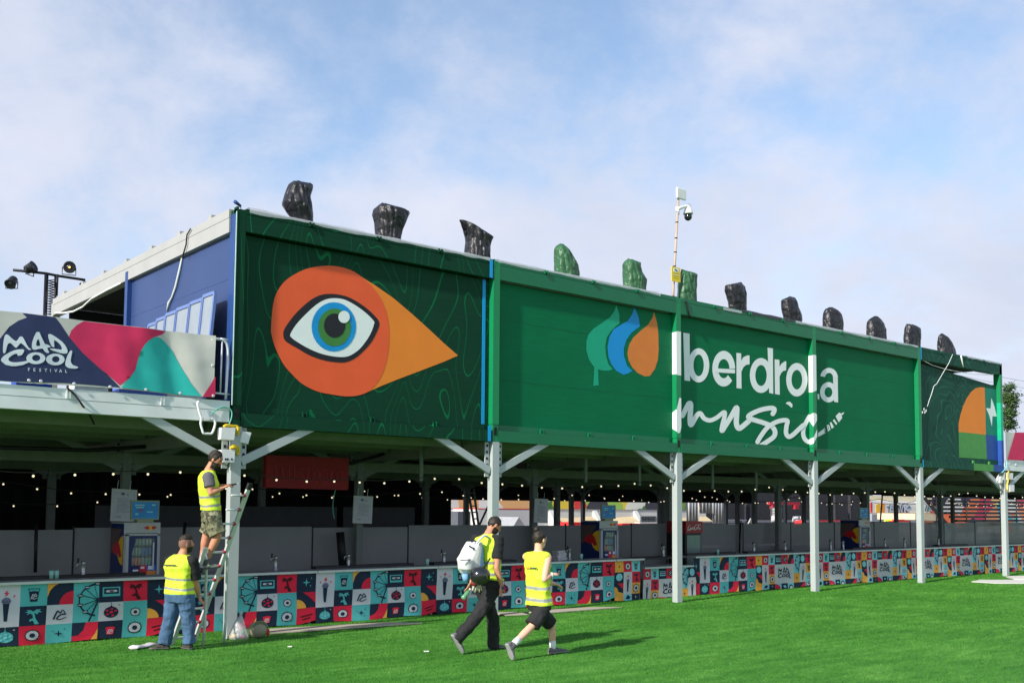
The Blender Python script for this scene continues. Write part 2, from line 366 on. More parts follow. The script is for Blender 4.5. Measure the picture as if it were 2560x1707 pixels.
# ================================================================== GROUND
g = MB(); g.box(-150, 400, -120, 400, -.5, -.012, M('dusty_asphalt', (.22, .205, .18), rough=.9, var=.2, vs=.6)); o = g.build('ground', base=(0, 0, 0)); tag(o, None, None, kind='structure')
g = MB(); g.add([(-60, -60, 0), (110, -60, 0), (110, 1.15, 0), (-60, 1.15, 0)], [(0, 1, 2, 3)], m_grass); o = g.build('lawn', base=(0, 0, 0)); tag(o, None, None, kind='structure')
g = MB(); g.add([(-40, 1.15, -.004), (110, 1.15, -.004), (110, 30, -.004), (-40, 30, -.004)], [(0, 1, 2, 3)], m_floor); o = g.build('bar_floor', base=(0, 0, 0)); tag(o, None, None, kind='structure')

# turf pile: blades too many to count, standing on the lawn where the camera can see it
def turf():
    import numpy as np
    rng = np.random.default_rng(5); n = 700000
    x = rng.uniform(-9, 34, n); y = rng.uniform(-11, 1.1, n); d = np.stack([x-CAM.x, y-CAM.y], 1); dist = np.hypot(d[:, 0], d[:, 1])
    az = np.arctan2(d[:, 0], d[:, 1]); keep = (np.abs(az-YAW) < .53) & (dist > 9.5) & (rng.uniform(0, 1, n) < np.clip(22/dist, .45, 1))
    x, y = x[keep], y[keep]; m = len(x); a = rng.uniform(0, 2*np.pi, m); h = rng.uniform(.012, .027, m); w = rng.uniform(.0022, .0042, m)*np.clip(dist[keep]/14, 1, 2); lx = rng.normal(0, .012, m); ly = rng.normal(0, .012, m)
    v = np.zeros((m, 3, 3)); v[:, 0, 0] = x-w*np.cos(a); v[:, 0, 1] = y-w*np.sin(a); v[:, 1, 0] = x+w*np.cos(a); v[:, 1, 1] = y+w*np.sin(a); v[:, 2, 0] = x+lx; v[:, 2, 1] = y+ly; v[:, 2, 2] = h
    me = bpy.data.meshes.new('turf_pile'); me.vertices.add(3*m); me.vertices.foreach_set('co', v.reshape(-1)); me.loops.add(3*m); me.loops.foreach_set('vertex_index', np.arange(3*m, dtype=np.int32)); me.polygons.add(m); me.polygons.foreach_set('loop_start', np.arange(0, 3*m, 3, dtype=np.int32)); me.update(calc_edges=True)
    me.materials.append(m_grass)
    o = bpy.data.objects.new('turf_pile', me); COL.objects.link(o); ORIG[o] = Vector((0, 0, 0)); tag(o, 'short green artificial turf covering the lawn in front of the bar', 'grass', kind='stuff')
turf()

# ================================================================== FRONT COLUMNS
H1, H2 = 3.157, 6.487
BAY = 5.0
def column_mesh(root, x, y, m, holes=True, braces=(1, 1), z0=0):
    b = MB(); b.box(x+.01, x+.165, y, y+.14, z0, H1-.004, m); b.box(x+.03, x+.145, y+.02, y+.12, z0-.03, z0+.005, m)
    b.build('post', root)
    for s in (-1, 1):                                  # hooked side plates with slots
        b = MB(); x0 = x+.01-.115 if s < 0 else x+.165+.03
        b.box(x0, x0+.085, y+.075, y+.10, 2.52, H1-.01, m)
        if holes:
            for k in range(5): zc = 2.62+k*.115; b.box(x0+.022, x0+.062, y+.069, y+.0745, zc-.022, zc+.022, m_hole)
        b.build('side_plate', root)
    for s in (-1, 1):
        if braces[(s+1)//2]:
            b = MB(); xe = x+.0875+s*.10; b.beam((xe, y+.07, 2.63), (x+.0875+s*1.38, y+.07, 3.25), .07, .125, m)
            b.build('brace', root)
CLAB = ['grey steel column carrying the electrical boxes beside the ladder', 'grey steel column behind the walker with the backpack, under the blue paint stripe',
        'grey steel column under the start of the big white lettering', 'grey steel column under the last letters of the big white lettering',
        'grey steel column where mid green cladding meets the grey green contour panel', 'grey steel column below the lightning bolt panel with white boxes on it']
cols_front = []
for i in range(6):
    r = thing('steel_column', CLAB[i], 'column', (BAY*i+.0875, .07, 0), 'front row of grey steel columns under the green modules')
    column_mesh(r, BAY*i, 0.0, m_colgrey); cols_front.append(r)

# inner columns behind the bar
first = None
rows = [(4.65, range(0, 9), 'first'), (9.3, range(0, 9), 'second'), (14.0, range(1, 9), 'third'), (18.6, range(2, 9), 'fourth')]
for y, rng, rn in rows:
    for k, i in enumerate(rng):
        lab = f'{ORD[k]} shaded inner column from the left in the {rn} row behind the bar'
        if first is None:
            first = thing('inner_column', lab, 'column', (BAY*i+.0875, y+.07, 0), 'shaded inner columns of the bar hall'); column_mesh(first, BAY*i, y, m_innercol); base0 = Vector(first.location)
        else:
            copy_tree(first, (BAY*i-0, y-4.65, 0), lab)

# ================================================================== UPPER GREEN MODULES
PY_ = .12                                             # cladding plane, set back behind posts and beams
def tabs(mb, x0, y, z0, z1, m, xs=(1.26, 2.52, 3.78)):
    for t in xs:
        for d in (-.03, .03): mb.box(x0+t+d-.012, x0+t+d+.012, y-.034, y, z0, z1, m)
m_dseam = M('panel_seam_dark', (.004, .02, .014), rough=.8)
def module(i, label, mp, mb_, mpost, right_post=False):
    X = BAY*i; r = thing('green_module', label, 'building module', (X, 0, H1), 'upper modules of the bar building')
    top = 6.115
    p = MB()
    if i < 4: p.box(X+.148, X+4.995, PY_, PY_+.06, 3.362, top, mp)
    else: p.prism([(X+.148, PY_, 3.362), (X+4.86, PY_, 3.362), (X+4.86, PY_, 5.84), (X+4.55, PY_, 5.80), (X+3.6, PY_, 5.86), (X+2.4, PY_, 5.93), (X+.148, PY_, 6.06)], (0, .05, 0), mp)
    if i < 4:
        for zz in (4.30, 5.41): p.box(X+.15, X+4.99, PY_-.0009, PY_, zz, zz+.004, m_dseam)
    p.build('wall_panel', r)
    b = MB(); b.box(X+.15, X+4.9975, 0, .16, 6.137, 6.40, mb_); b.box(X+.15, X+4.9975, -.004, .16, 6.404, H2, mb_); tabs(b, X, -.004, 6.41, 6.475, mb_); b.build('top_beam', r)
    if i == 4:
        b = MB(); b.box(X+.15, X+3.07, 0, .16, H1, 3.36, mb_)
        gp = M('leaf_green_paint', lin(72, 142, 66), rough=.55); bp = M('royal_blue_paint', lin(28, 72, 150), rough=.55)
        b.box(X+3.07, X+4.30, 0, .16, H1, 3.36, gp); b.box(X+4.30, X+4.98, 0, .16, H1, 3.36, bp)
        b.box(X+.15, X+3.0, .10, .13, 3.37, 3.46, mb_); tabs(b, X, .1, 3.37, 3.45, gp, (3.2, 4.2)); b.build('bottom_beam', r)
    else:
        b = MB(); b.box(X+.15, X+4.9975, 0, .16, H1, 3.36, mb_); b.box(X+.15, X+4.9, .105, .119, 3.372, 3.47, mb_); tabs(b, X, .102, 3.368, 3.45, mb_); b.build('bottom_beam', r)
    q = MB(); q.box(X, X+.148, 0, .2, 3.47, H2-.02, mpost); q.box(X+.012, X+.136, .012, .19, H1, 3.47, mpost)
    q.box(X+.05, X+.108, .004, .02, 3.27, 3.42, m_hole); q.box(X+.0, X+.03, -.006, .1, H2-.12, H2+.012, mpost)
    q.build('corner_post', r)
    rf = MB(); rf.box(X+.02, X+4.98, .17, 9.36, 6.33, 6.42, m_darkwall); rf.build('roof', r)
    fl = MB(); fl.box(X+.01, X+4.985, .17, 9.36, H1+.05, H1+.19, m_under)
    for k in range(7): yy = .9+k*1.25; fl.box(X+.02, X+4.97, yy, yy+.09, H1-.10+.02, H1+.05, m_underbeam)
    fl.build('floor', r)
    return r
MLAB = ['dark green module painted with contour lines and a large orange eye', 'mid green module carrying the leaf, flame and drop emblem',
        'mid green module with the beginning of the white lettering', 'mid green module with the end of the white lettering and the plug',
        'grey green module with contour lines, orange quarter disc and lightning bolt']
mods = []
for i in range(5):
    mods.append(module(i, MLAB[i], [m_topo, m_green, m_green, m_green, m_topo2][i], [m_topo, m_greenpaint, m_greenpaint, m_greenpaint, m_topo2][i], [m_topo, m_greenpost, m_greenpost, m_greenpost, m_greenpost][i]))
# module 1: blue left flank, white roof edge, open rear bay
r = mods[0]
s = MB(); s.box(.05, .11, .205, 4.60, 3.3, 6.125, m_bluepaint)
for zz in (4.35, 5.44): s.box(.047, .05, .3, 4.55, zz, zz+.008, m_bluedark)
s.build('side_wall', r)
s = MB(); s.box(-.035, .12, 4.60, 4.74, 3.3, 6.30, m_bluedark); s.build('blue_post', r)
s = MB(); s.box(-.006, -.002, .012, .2, 3.47, 6.40, m_bluedark); s.build('corner_post_side', r)
s = MB(); s.box(.0, .05, .205, .235, 3.3, 6.12, m_bluedark); s.build('blue_trim', r)
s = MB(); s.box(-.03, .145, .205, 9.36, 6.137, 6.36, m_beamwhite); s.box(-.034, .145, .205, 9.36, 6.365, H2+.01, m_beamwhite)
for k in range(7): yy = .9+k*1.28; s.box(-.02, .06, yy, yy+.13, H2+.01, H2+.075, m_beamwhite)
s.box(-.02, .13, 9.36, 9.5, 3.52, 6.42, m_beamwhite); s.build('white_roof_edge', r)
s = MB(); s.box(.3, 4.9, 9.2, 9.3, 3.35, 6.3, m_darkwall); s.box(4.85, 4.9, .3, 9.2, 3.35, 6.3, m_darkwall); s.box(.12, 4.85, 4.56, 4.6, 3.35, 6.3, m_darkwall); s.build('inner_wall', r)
s = MB(); s.box(-.012, .0, -.014, .0, 3.47, 6.42, M('pale_trim', (.5, .68, .58), rough=.4)); s.build('edge_trim', r)
s = MB(); s.box(4.835, 4.905, PY_-.006, PY_-.001, 3.45, 6.115, m_cyan); s.box(4.89, 4.96, -.010, -.006, H1, 3.44, m_cyan); s.box(4.90, 4.968, -.012, -.007, 6.14, H2-.01, m_cyan); s.build('blue_paint_stripe', r)
# module 5: right hand post
r = mods[4]; s = MB(); tq = M('turquoise_paint', lin(0, 168, 128), rough=.45); rb = M('royal_blue_paint')
s.box(24.85, 25.0, 0, .2, 5.27, H2-.02, m_greenpost); s.box(24.85, 25.0, 0, .2, 4.12, 5.27, tq); s.box(24.85, 25.0, 0, .2, 3.47, 4.12, rb); s.box(24.862, 24.985, .012, .19, H1, 3.47, rb); s.build('corner_post', r)
s = MB(); s.box(20.155, 20.19, -.01, -.005, 6.14, H2-.01, m_cyan); s.build('blue_paint_stripe', r); s = MB(); s.box(20.155, 20.19, -.01, -.005, H1, 3.36, m_cyan); s.build('blue_paint_stripe', r)

# ================================================================== PAINTED ART ON THE CLADDING
def paint(base, zz):
    """flat paint: crop zz of the photograph laid on the cladding; base = paint layer in steps of 1.5 mm"""
    def fn(x, y, lay):
        p = zz.y(x, y, PY_); return Vector((p.x, PY_-.0015*base-.001*lay-.001, p.z))
    return fn
zE = Z(560, 440, 2.24)
c_red = M('orange_red_paint', lin(236, 92, 46), rough=.6, var=.06, vs=2); c_or = M('orange_paint', lin(236, 132, 38), rough=.6, var=.04, vs=2); c_blk = M('black_paint', (.012, .012, .018), rough=.6)
c_wht = M('white_mural_paint', (.82, .86, .86), rough=.6, var=.03); c_blu = M('azure_paint', lin(0, 146, 214), rough=.6); c_grn = M('iris_green_paint', lin(64, 128, 58), rough=.6, var=.08)
e = MB()
poly2(e, [(700, 545), (765, 562), (850, 615), (950, 685), (1050, 770), (1150, 860), (1230, 935), (1310, 1005), (1230, 1040), (1100, 1090), (980, 1135), (880, 1175), (810, 1207), (700, 1190)], paint(1, zE), c_or)
poly2(e, [(263, 840), (280, 690), (330, 600), (400, 548), (480, 515), (580, 503), (660, 512), (720, 533), (765, 562), (830, 620), (885, 700), (915, 790), (925, 890), (915, 1010), (885, 1110), (850, 1165), (810, 1205), (750, 1228), (680, 1233), (600, 1222), (520, 1205), (440, 1165), (380, 1110), (330, 1050), (290, 970), (268, 900)], paint(3, zE), c_red, 4)
poly2(e, [(332, 870), (350, 835), (400, 770), (470, 705), (530, 670), (590, 660), (660, 668), (720, 690), (790, 735), (840, 780), (866, 815), (864, 850), (830, 920), (790, 970), (740, 1015), (690, 1040), (640, 1044), (560, 1032), (480, 1005), (410, 965), (350, 930), (333, 905)], paint(5, zE), c_blk, 3)
poly2(e, [(370, 885), (400, 835), (450, 780), (510, 725), (560, 695), (610, 685), (670, 692), (730, 722), (790, 765), (835, 810), (838, 830), (815, 890), (770, 955), (730, 990), (690, 1010), (640, 1013), (560, 1000), (480, 970), (410, 930), (374, 903)], paint(7, zE), c_wht, 3)
disc2(e, 613, 845, 125, 138, paint(9, zE), c_blu); disc2(e, 616, 848, 92, 106, paint(11, zE), c_grn); disc2(e, 616, 838, 60, 68, paint(13, zE), c_blk); disc2(e, 668, 790, 32, 34, paint(15, zE), c_wht)
e.build('painted_eye', mods[0])
# hand-brushed contour loops over the frame members of the first module
zL = Z(1180, 600, 2.8)
c_leaf = M('leaf_teal_paint', lin(0, 160, 124), rough=.6, var=.04); c_wave = M('flame_blue_paint', lin(0, 142, 214), rough=.6, var=.04); c_drop = M('drop_orange_paint', lin(222, 124, 50), rough=.6, var=.05)
e = MB()
poly2(e, [(1010, 455), (995, 500), (965, 540), (910, 580), (850, 620), (815, 660), (800, 710), (800, 770), (815, 830), (840, 870), (856, 888), (848, 1020), (886, 1016), (882, 905), (920, 914), (960, 914), (985, 903), (955, 870), (938, 810), (932, 745), (942, 685), (970, 640), (1005, 605), (1033, 582), (1030, 520)], paint(1, zL), c_leaf)
poly2(e, [(1135, 472), (1120, 520), (1090, 565), (1040, 595), (990, 625), (960, 680), (948, 750), (955, 820), (975, 870), (1010, 915), (1060, 942), (1090, 935), (1122, 915), (1085, 880), (1063, 810), (1062, 760), (1080, 700), (1115, 650), (1150, 622), (1175, 605), (1165, 540), (1150, 500)], paint(1, zL), c_wave)
poly2(e, [(1273, 503), (1262, 545), (1235, 590), (1180, 635), (1130, 680), (1100, 730), (1087, 790), (1095, 840), (1120, 890), (1160, 930), (1210, 955), (1245, 950), (1280, 900), (1300, 840), (1306, 760), (1304, 660), (1295, 580)], paint(1, zL), c_drop)
e.build('painted_emblem', mods[1])

zI = Z(1640, 440, 2.177); zM = Z(1660, 980, 4.9)
e = MB(); f1 = paint(1, zI); f2 = paint(3, zI); f3 = paint(5, zI); w = m_spray
# b e r d r o  (module 3)
poly2(e, [(148, 852), (182, 858), (185, 1115), (155, 1112)], f1, w); ring2(e, 231, 1030, 58, 93, 28, 59, f2, w)
ring2(e, 368, 1048, 62, 97, 31, 52, f1, w, 42, 360); poly2(e, [(322, 1046), (429, 1052), (429, 1074), (322, 1068)], f2, w)
poly2(e, [(437, 962), (463, 965), (465, 1157), (438, 1153)], f1, w); poly2(e, [(462, 1005), (475, 985), (495, 976), (508, 976), (508, 1025), (490, 1027), (475, 1040), (462, 1068)], f2, w)
ring2(e, 571, 1085, 61, 95, 31, 57, f1, w); poly2(e, [(606, 934), (635, 938), (637, 1185), (615, 1180)], f2, w)
poly2(e, [(645, 997), (671, 1000), (673, 1190), (647, 1186)], f1, w); poly2(e, [(669, 1040), (683, 1020), (700, 1008), (708, 1008), (707, 1058), (692, 1060), (680, 1072), (669, 1098)], f2, w)
ring2(e, 766, 1108, 58, 91, 29, 53, f1, w)
# brush word below
k1 = paint(1, zM); k2 = paint(4, zM); k3 = paint(7, zM)
stroke(e, [(225, 290), (262, 215), (305, 140), (325, 150), (324, 215), (318, 330), (328, 400), (365, 345), (405, 280), (445, 262), (490, 320), (560, 345), (640, 315), (735, 245), (740, 300), (715, 400), (708, 475), (745, 420), (820, 300), (885, 190), (890, 250), (885, 380), (910, 440), (950, 428), (1045, 345)], lambda t: 58+6*math.sin(9*t), k1, w, k=8)
stroke(e, [(1330, 265), (1350, 215), (1310, 195), (1190, 215), (1070, 265), (1030, 305), (1085, 335), (1200, 370), (1310, 415), (1355, 475), (1345, 540), (1270, 600), (1190, 650)], 58, k2, w, k=8)
stroke(e, [(1140, 610), (1180, 540), (1255, 440), (1340, 380), (1430, 348), (1505, 350), (1495, 420), (1490, 500), (1520, 545), (1570, 525), (1640, 460), (1700, 405)], 55, k3, w, k=8)
stroke(e, [(1790, 285), (1745, 360), (1705, 460), (1712, 550), (1750, 600), (1800, 612)], 52, k1, w, k=8)
poly2(e, [(1490, 140), (1505, 121), (1540, 116), (1572, 148), (1572, 186), (1555, 187), (1522, 156)], k1, w)
e.build('painted_lettering', mods[2])
e = MB()
ring2(e, 938, 1176, 46, 55, 21, 28, f1, w); poly2(e, [(962, 1095), (988, 1100), (990, 1232), (968, 1228)], f2, w); ring2(e, 940, 1098, 48, 54, 22, 27, f3, w, 190, 362)
poly2(e, [(878, 1185), (888, 1187), (888, 1217), (879, 1212)], f1, w)
for P in ([(1886, 500), (1965, 440), (1975, 470), (1985, 495), (1886, 548)], [(1957, 436), (1970, 440), (1986, 500), (1972, 500)], [(1992, 402), (2003, 400), (2020, 478), (2008, 480)], [(2008, 398), (2020, 398), (2038, 460), (2026, 470)], [(2030, 372), (2048, 365), (2080, 425), (2062, 445), (2048, 440)], [(2065, 345), (2085, 330), (2122, 385), (2106, 402)], [(2100, 295), (2145, 248), (2168, 262), (2182, 315), (2140, 370)], [(2168, 262), (2203, 245), (2206, 255), (2180, 285)]): poly2(e, P, k1, w)
e.build('painted_lettering', mods[3])
def facepaint(zz, y0):
    def fn(x, y, lay): p = zz.y(x, y, y0); return Vector((p.x, y0-.002-.001*lay, p.z))
    return fn
def sidepaint(x0, zlo, zhi, ylo=-.002, yhi=PY_-.004, zlo2=None, zhi2=None):
    return [(x0-.003, ylo, zlo), (x0-.003, yhi, zlo2 or zlo), (x0-.003, yhi, zhi2 or zhi), (x0-.003, ylo, zhi)]
e = MB(); fp = facepaint(zI, 0.0); fm = facepaint(zM, 0.0)
a = zI.y(120, 845, 0).z; b = zI.y(120, 1083, 0).z
e.poly([(9.999, -.003, b), (10.147, -.003, b), (10.147, -.003, a), (9.999, -.003, a)], w); e.poly(sidepaint(10, b+.02, a-.02), w)
e.build('painted_letter', mods[2]); e = MB()
top = zM.y(200, 75, 0).z; bot = zM.y(165, 505, 0).z; md = zM.y(165, 210, 0).z
e.poly([(10.0, -.003, bot+.04), (10.05, -.003, bot), (10.11, -.003, bot+.03), (10.147, -.003, bot+.14), (10.147, -.003, top), (10.09, -.003, top+.01), (10.0, -.003, md)], w)
e.poly([(9.997, -.003, bot+.04), (9.997, PY_-.004, bot+.1), (9.997, PY_-.004, bot+.45), (9.997, -.003, md)], w)
e.build('painted_letter', mods[2])
e = MB(); a = zI.y(855, 972, 0).z; b = zI.y(855, 1175, 0).z
e.poly([(14.999, -.003, b), (15.147, -.003, b+.05), (15.147, -.003, a), (14.999, -.003, a)], w); e.poly(sidepaint(15, b, a-.02), w)
e.build('painted_letter', mods[3]); e = MB()
a = zM.y(1840, 255, 0).z; b = zM.y(1840, 425, 0).z
e.poly([(15.0, -.003, b), (15.147, -.003, b+.16), (15.147, -.003, a-.03), (15.10, -.003, a), (15.0, -.003, a)], w); e.poly([(14.997, -.002, b), (14.997, .11, b+.15), (14.997, .11, a-.05), (14.997, -.002, a)], w)
e.build('painted_letter', mods[3]); e = MB()
a = zM.y(1860, 525, 0).z; b = zM.y(1860, 600, 0).z
e.poly([(15.0, -.003, b-.06), (15.147, -.003, b+.12), (15.147, -.003, a+.14), (15.0, -.003, a-.06)], w); e.poly([(14.997, -.002, b-.06), (14.997, .11, b-.09), (14.997, .11, a-.1), (14.997, -.002, a-.06)], w)
e.build('painted_letter', mods[3])
# module 5 art
z5 = Z(2300, 840, 3.919); e = MB(); p1 = paint(1, z5); p2 = paint(3, z5)
poly2(e, [(632, 503), (590, 500), (545, 510), (500, 545), (455, 610), (420, 690), (395, 770), (378, 850), (377, 937), (645, 965), (640, 730)], p1, c_or)
poly2(e, [(377, 937), (645, 965), (655, 1205), (383, 1188)], p1, M('leaf_green_paint'))
poly2(e, [(632, 505), (773, 528), (787, 980), (645, 965), (640, 730)], p1, M('sea_green_paint', lin(6, 124, 104), rough=.6)); poly2(e, [(645, 965), (787, 980), (794, 1222), (655, 1206)], p1, rb)
poly2(e, [(697, 605), (690, 708), (645, 705), (678, 780), (703, 888), (708, 783), (750, 788), (728, 690)], p2, m_spray)
e.build('painted_quarter_disc', mods[4])

# ================================================================== DECKS EITHER SIDE
def deck(name, label, x0, x1, y1, tabx):
    r = thing(name, label, 'deck', ((x0+x1)/2, .1, 3.2), 'raised decks beside the green modules')
    b = MB(); b.box(x0, x1, 0, .16, 3.21, 3.38, m_galv); b.box(x0, x1, -.004, .16, 3.384, 3.525, m_galv)
    for t in tabx: b.box(t-.03, t-.012, -.02, 0, 3.39, 3.52, m_galv); b.box(t+.012, t+.03, -.02, 0, 3.39, 3.52, m_galv)
    b.build('edge_beam', r)
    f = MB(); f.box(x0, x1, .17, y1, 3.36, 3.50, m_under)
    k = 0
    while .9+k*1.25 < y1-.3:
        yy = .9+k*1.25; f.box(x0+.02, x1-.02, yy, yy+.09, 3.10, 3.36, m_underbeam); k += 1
    f.build('floor', r); return r
deck('raised_deck', 'pale steel deck on the left carrying the festival banner', -15, -.04, 18.8, [-6.2, -4.6, -2.35, -1.06])
deck('raised_deck', 'pale steel deck at the right edge beyond the lightning bolt panel', 25.03, 74, 18.8, [25.75, 27, 28.3])
deck_b = thing('rear_deck', 'dark underside of the deck continuing behind the green modules', 'deck', (12.5, 14, 3.2))
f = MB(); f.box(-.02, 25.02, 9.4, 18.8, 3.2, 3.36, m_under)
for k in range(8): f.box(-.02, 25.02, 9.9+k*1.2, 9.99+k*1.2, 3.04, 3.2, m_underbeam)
f.build('floor', deck_b)
# deep beams across the hall
for i in range(0, 8):
    b = MB(); b.box(BAY*i+.03, BAY*i+.14, .25, 18.6, 2.92, 3.14, m_underbeam)
    tag(b.build('cross_beam', base=(BAY*i+.09, 9, 3)), f'{ORD[i]} dark cross beam from the left under the hall ceiling', 'beam', 'cross beams under the hall ceiling')
for k, yv in enumerate((4.72, 9.37, 14.07)):
    b = MB(); b.box(-9, 41, yv-.06, yv+.06, 2.72, 2.915, m_underbeam); tag(b.build('long_beam', base=(16, yv, 2.8)), f'{ORD[k]} long dark beam from the front under the hall ceiling', 'beam', 'long beams under the hall ceiling')
for k, (pa, pb, yv) in enumerate((((0, 1118), (420, 1112), 3.6), ((800, 1165), (960, 1080), 3.5), ((980, 1140), (1220, 1128), 5.5), ((1700, 1160), (2050, 1150), 6.0))):
    a, c = on(*pa, 1, yv), on(*pb, 1, yv); a.z = min(a.z, 3.05); c.z = min(c.z, 3.05); b = MB(); b.tube([a, a.lerp(c, .5)-Vector((0, 0, .07)), c], .035, m_black, 8); tag(b.build('cable_duct', base=a), f'{ORD[k]} black cable bundle from the left sagging under the hall ceiling', 'cable', 'black cable bundles under the hall ceiling')
# drop rods hanging from the ceiling
n = 0
for px, py, pz in ((1466, 1120, 1205), (1600, 1150, 1213), (1783, 1185, 1222), (1892, 1190, 1225), (1054, 1100, 1202)):
    p = on(px, pz, 1, 2.2); b = MB(); b.box(p.x-.035, p.x+.035, 2.2, 2.24, p.z, 3.18, m_innercol)
    tag(b.build('hanging_bar', base=(p.x, 2.2, 3.1)), f'{ORD[n]} short grey bar from the left hanging from the ceiling over the bar', 'bar', 'short bars hanging over the bar'); n += 1

# ================================================================== LOGO OUTLINES (lettering of the festival)
LG = dict(
 M=[(170, 172), (215, 185), (300, 265), (415, 352), (470, 310), (510, 245), (550, 228), (600, 245), (650, 330), (720, 470), (770, 535), (828, 572), (800, 588), (750, 578), (690, 525), (620, 450), (548, 408), (500, 450), (440, 520), (410, 523), (370, 490), (300, 420), (245, 405), (205, 430), (175, 520), (140, 650), (105, 672), (78, 655), (75, 520), (90, 350), (125, 205)],
 A=[(1010, 103), (1045, 115), (1110, 260), (1195, 430), (1270, 445), (1352, 492), (1340, 512), (1250, 530), (1310, 650), (1285, 668), (1240, 665), (1190, 630), (1130, 548), (1040, 555), (940, 582), (870, 575), (840, 520), (845, 400), (900, 230), (960, 120)],
 Ah=[(1010, 298), (1035, 325), (1068, 455), (1050, 478), (1000, 485), (960, 470), (955, 420), (975, 340)],
 D=[(1280, 175), (1320, 158), (1380, 175), (1500, 250), (1650, 360), (1730, 450), (1790, 560), (1805, 630), (1780, 680), (1700, 685), (1580, 660), (1420, 610), (1320, 565), (1345, 548), (1480, 560), (1640, 585), (1650, 530), (1610, 450), (1530, 370), (1440, 320), (1440, 420), (1450, 500), (1420, 515), (1370, 480), (1320, 370), (1285, 250)],
 C=[(480, 572), (600, 568), (640, 590), (625, 650), (570, 725), (500, 742), (465, 735), (455, 690), (390, 690), (300, 740), (230, 800), (215, 840), (250, 885), (340, 915), (450, 915), (600, 900), (700, 880), (730, 878), (770, 915), (600, 965), (420, 995), (300, 995), (150, 960), (60, 915), (20, 870), (30, 820), (100, 740), (230, 660), (360, 600)],
 L=[(1870, 610), (1905, 605), (1925, 625), (1900, 760), (1885, 870), (1900, 930), (1950, 990), (2060, 1030), (2085, 1050), (2040, 1080), (1940, 1085), (1830, 1065), (1760, 1020), (1738, 960), (1755, 860), (1800, 730)])
def festival_logo(mb, fn, m, sm=2):
    poly2(mb, LG['M'], fn, m, sm); poly2(mb, LG['A'], fn, m, 0, holes=[LG['Ah']]); poly2(mb, LG['D'], fn, m, 0); poly2(mb, LG['C'], fn, m, 0); poly2(mb, LG['L'], fn, m, sm)
    ring2(mb, 950, 808, 255, 158, 110, 85, lambda x, y, l: fn(x, y, 1.2), m, icx=957, icy=800); ring2(mb, 1472, 840, 250, 155, 102, 83, lambda x, y, l: fn(x, y, 1.2), m, icx=1485, icy=835)
_glyph = {}
def glyphs(txt):
    """triangles of a line of text in the built-in font, as (verts2D, faces)"""
    if txt in _glyph: return _glyph[txt]
    c = bpy.data.curves.new('t', 'FONT'); c.body = txt; c.size = 1; c.offset = .012; c.space_character = 1.0
    ob = bpy.data.objects.new('t', c); me = bpy.data.meshes.new_from_object(ob)
    r = ([tuple(v.co[:2]) for v in me.vertices], [tuple(p.vertices) for p in me.polygons]); bpy.data.objects.remove(ob); bpy.data.meshes.remove(me); bpy.data.curves.remove(c)
    _glyph[txt] = r; return r
def text2(mb, txt, x, y, size, fn, m, sx=1, spacing=None):
    """y grows upwards in the glyphs; fn takes (x, y, layer) with y growing down (dy=-1) or up (dy=1)"""
    if spacing is not None:
        for k, ch in enumerate(txt):
            if ch != ' ': text2(mb, ch, x+k*spacing, y+(0 if not isinstance(size, tuple) else 0), size, fn, m, sx)
        return
    v, f = glyphs(txt); mb.add([fn(x+a*size*sx, y+b*size, .5) for a, b in v], f, m)

# ================================================================== PRINTED BAR CLOTHS
K_T = M('print_teal', lin(84, 178, 180), rough=.8, var=.06); K_N = M('print_navy', lin(22, 38, 62), rough=.8, var=.1); K_R = M('print_red', lin(222, 30, 62), rough=.8, var=.06)
K_W = M('print_white', (.58, .57, .62), rough=.8, var=.04); K_O = M('print_orange', lin(236, 166, 66), rough=.8, var=.06); K_T2 = M('print_pale_teal', lin(128, 200, 208), rough=.8, var=.06)
K_W2 = M('print_warm_white', (.57, .56, .57), rough=.8, var=.04); K_G = M('print_grey', lin(110, 112, 140), rough=.8)
YC = .95
class Cell:
    def __init__(s, mb, x, z, w, h, bg=None, nx=6, nz=6):
        s.mb = mb; s.x = x; s.z = z; s.w = w; s.h = h
        if bg:
            vs = [(x+w*i/nx, YC, z+h*j/nz) for j in range(nz+1) for i in range(nx+1)]
            mb.add(vs, [(j*(nx+1)+i, j*(nx+1)+i+1, (j+1)*(nx+1)+i+1, (j+1)*(nx+1)+i) for j in range(nz) for i in range(nx)], bg)
    def f(s, base=1, flip=None):
        return lambda a, b, l: Vector((s.x+a*s.w, YC-.0034*base-.001*l, s.z+b*s.h))
def ic_mc(c, m, b=2, cx=.5, cy=.5, k=1.0, asp=1):
    f0 = c.f(b); f = lambda x, y, l: f0(cx+(x-.5)*k, cy+(y-.5)*k*asp, l)
    stroke(c.mb, [(.28, .28), (.36, .55), (.42, .68), (.52, .56), (.60, .72), (.72, .52)], lambda t: .075*(1-.5*t), f, m, k=4)
    f3 = c.f(b+1); g = lambda x, y, l: f3(cx+(x-.5)*k, cy+(y-.5)*k*asp, l)
    stroke(c.mb, [(.70, .50), (.55, .48), (.40, .32), (.45, .24), (.60, .26), (.74, .33)], lambda t: .08*(1-.5*t), g, m, k=4)
def ic_mic(c, m, red, grey=None, y0=.14, y1=.62):
    f = c.f(1); poly2(c.mb, [(.38, y1-.06), (.62, y1-.06), (.56, y0), (.44, y0)], f, m)
    disc2(c.mb, .5, y1, .17, .085, c.f(2), grey or m, 0, 180); poly2(c.mb, [(.33, y1-.012), (.67, y1-.012), (.63, y1-.06), (.37, y1-.06)], c.f(2), grey or m); poly2(c.mb, [(.33, y1-.005), (.67, y1-.005), (.66, y1-.02), (.34, y1-.02)], c.f(3), m)
    for (x, y, k) in ((.5, .80, 1), (.78, .73, .5), (.22, .73, .5)): ic_bolt(c, red, x, y, k)
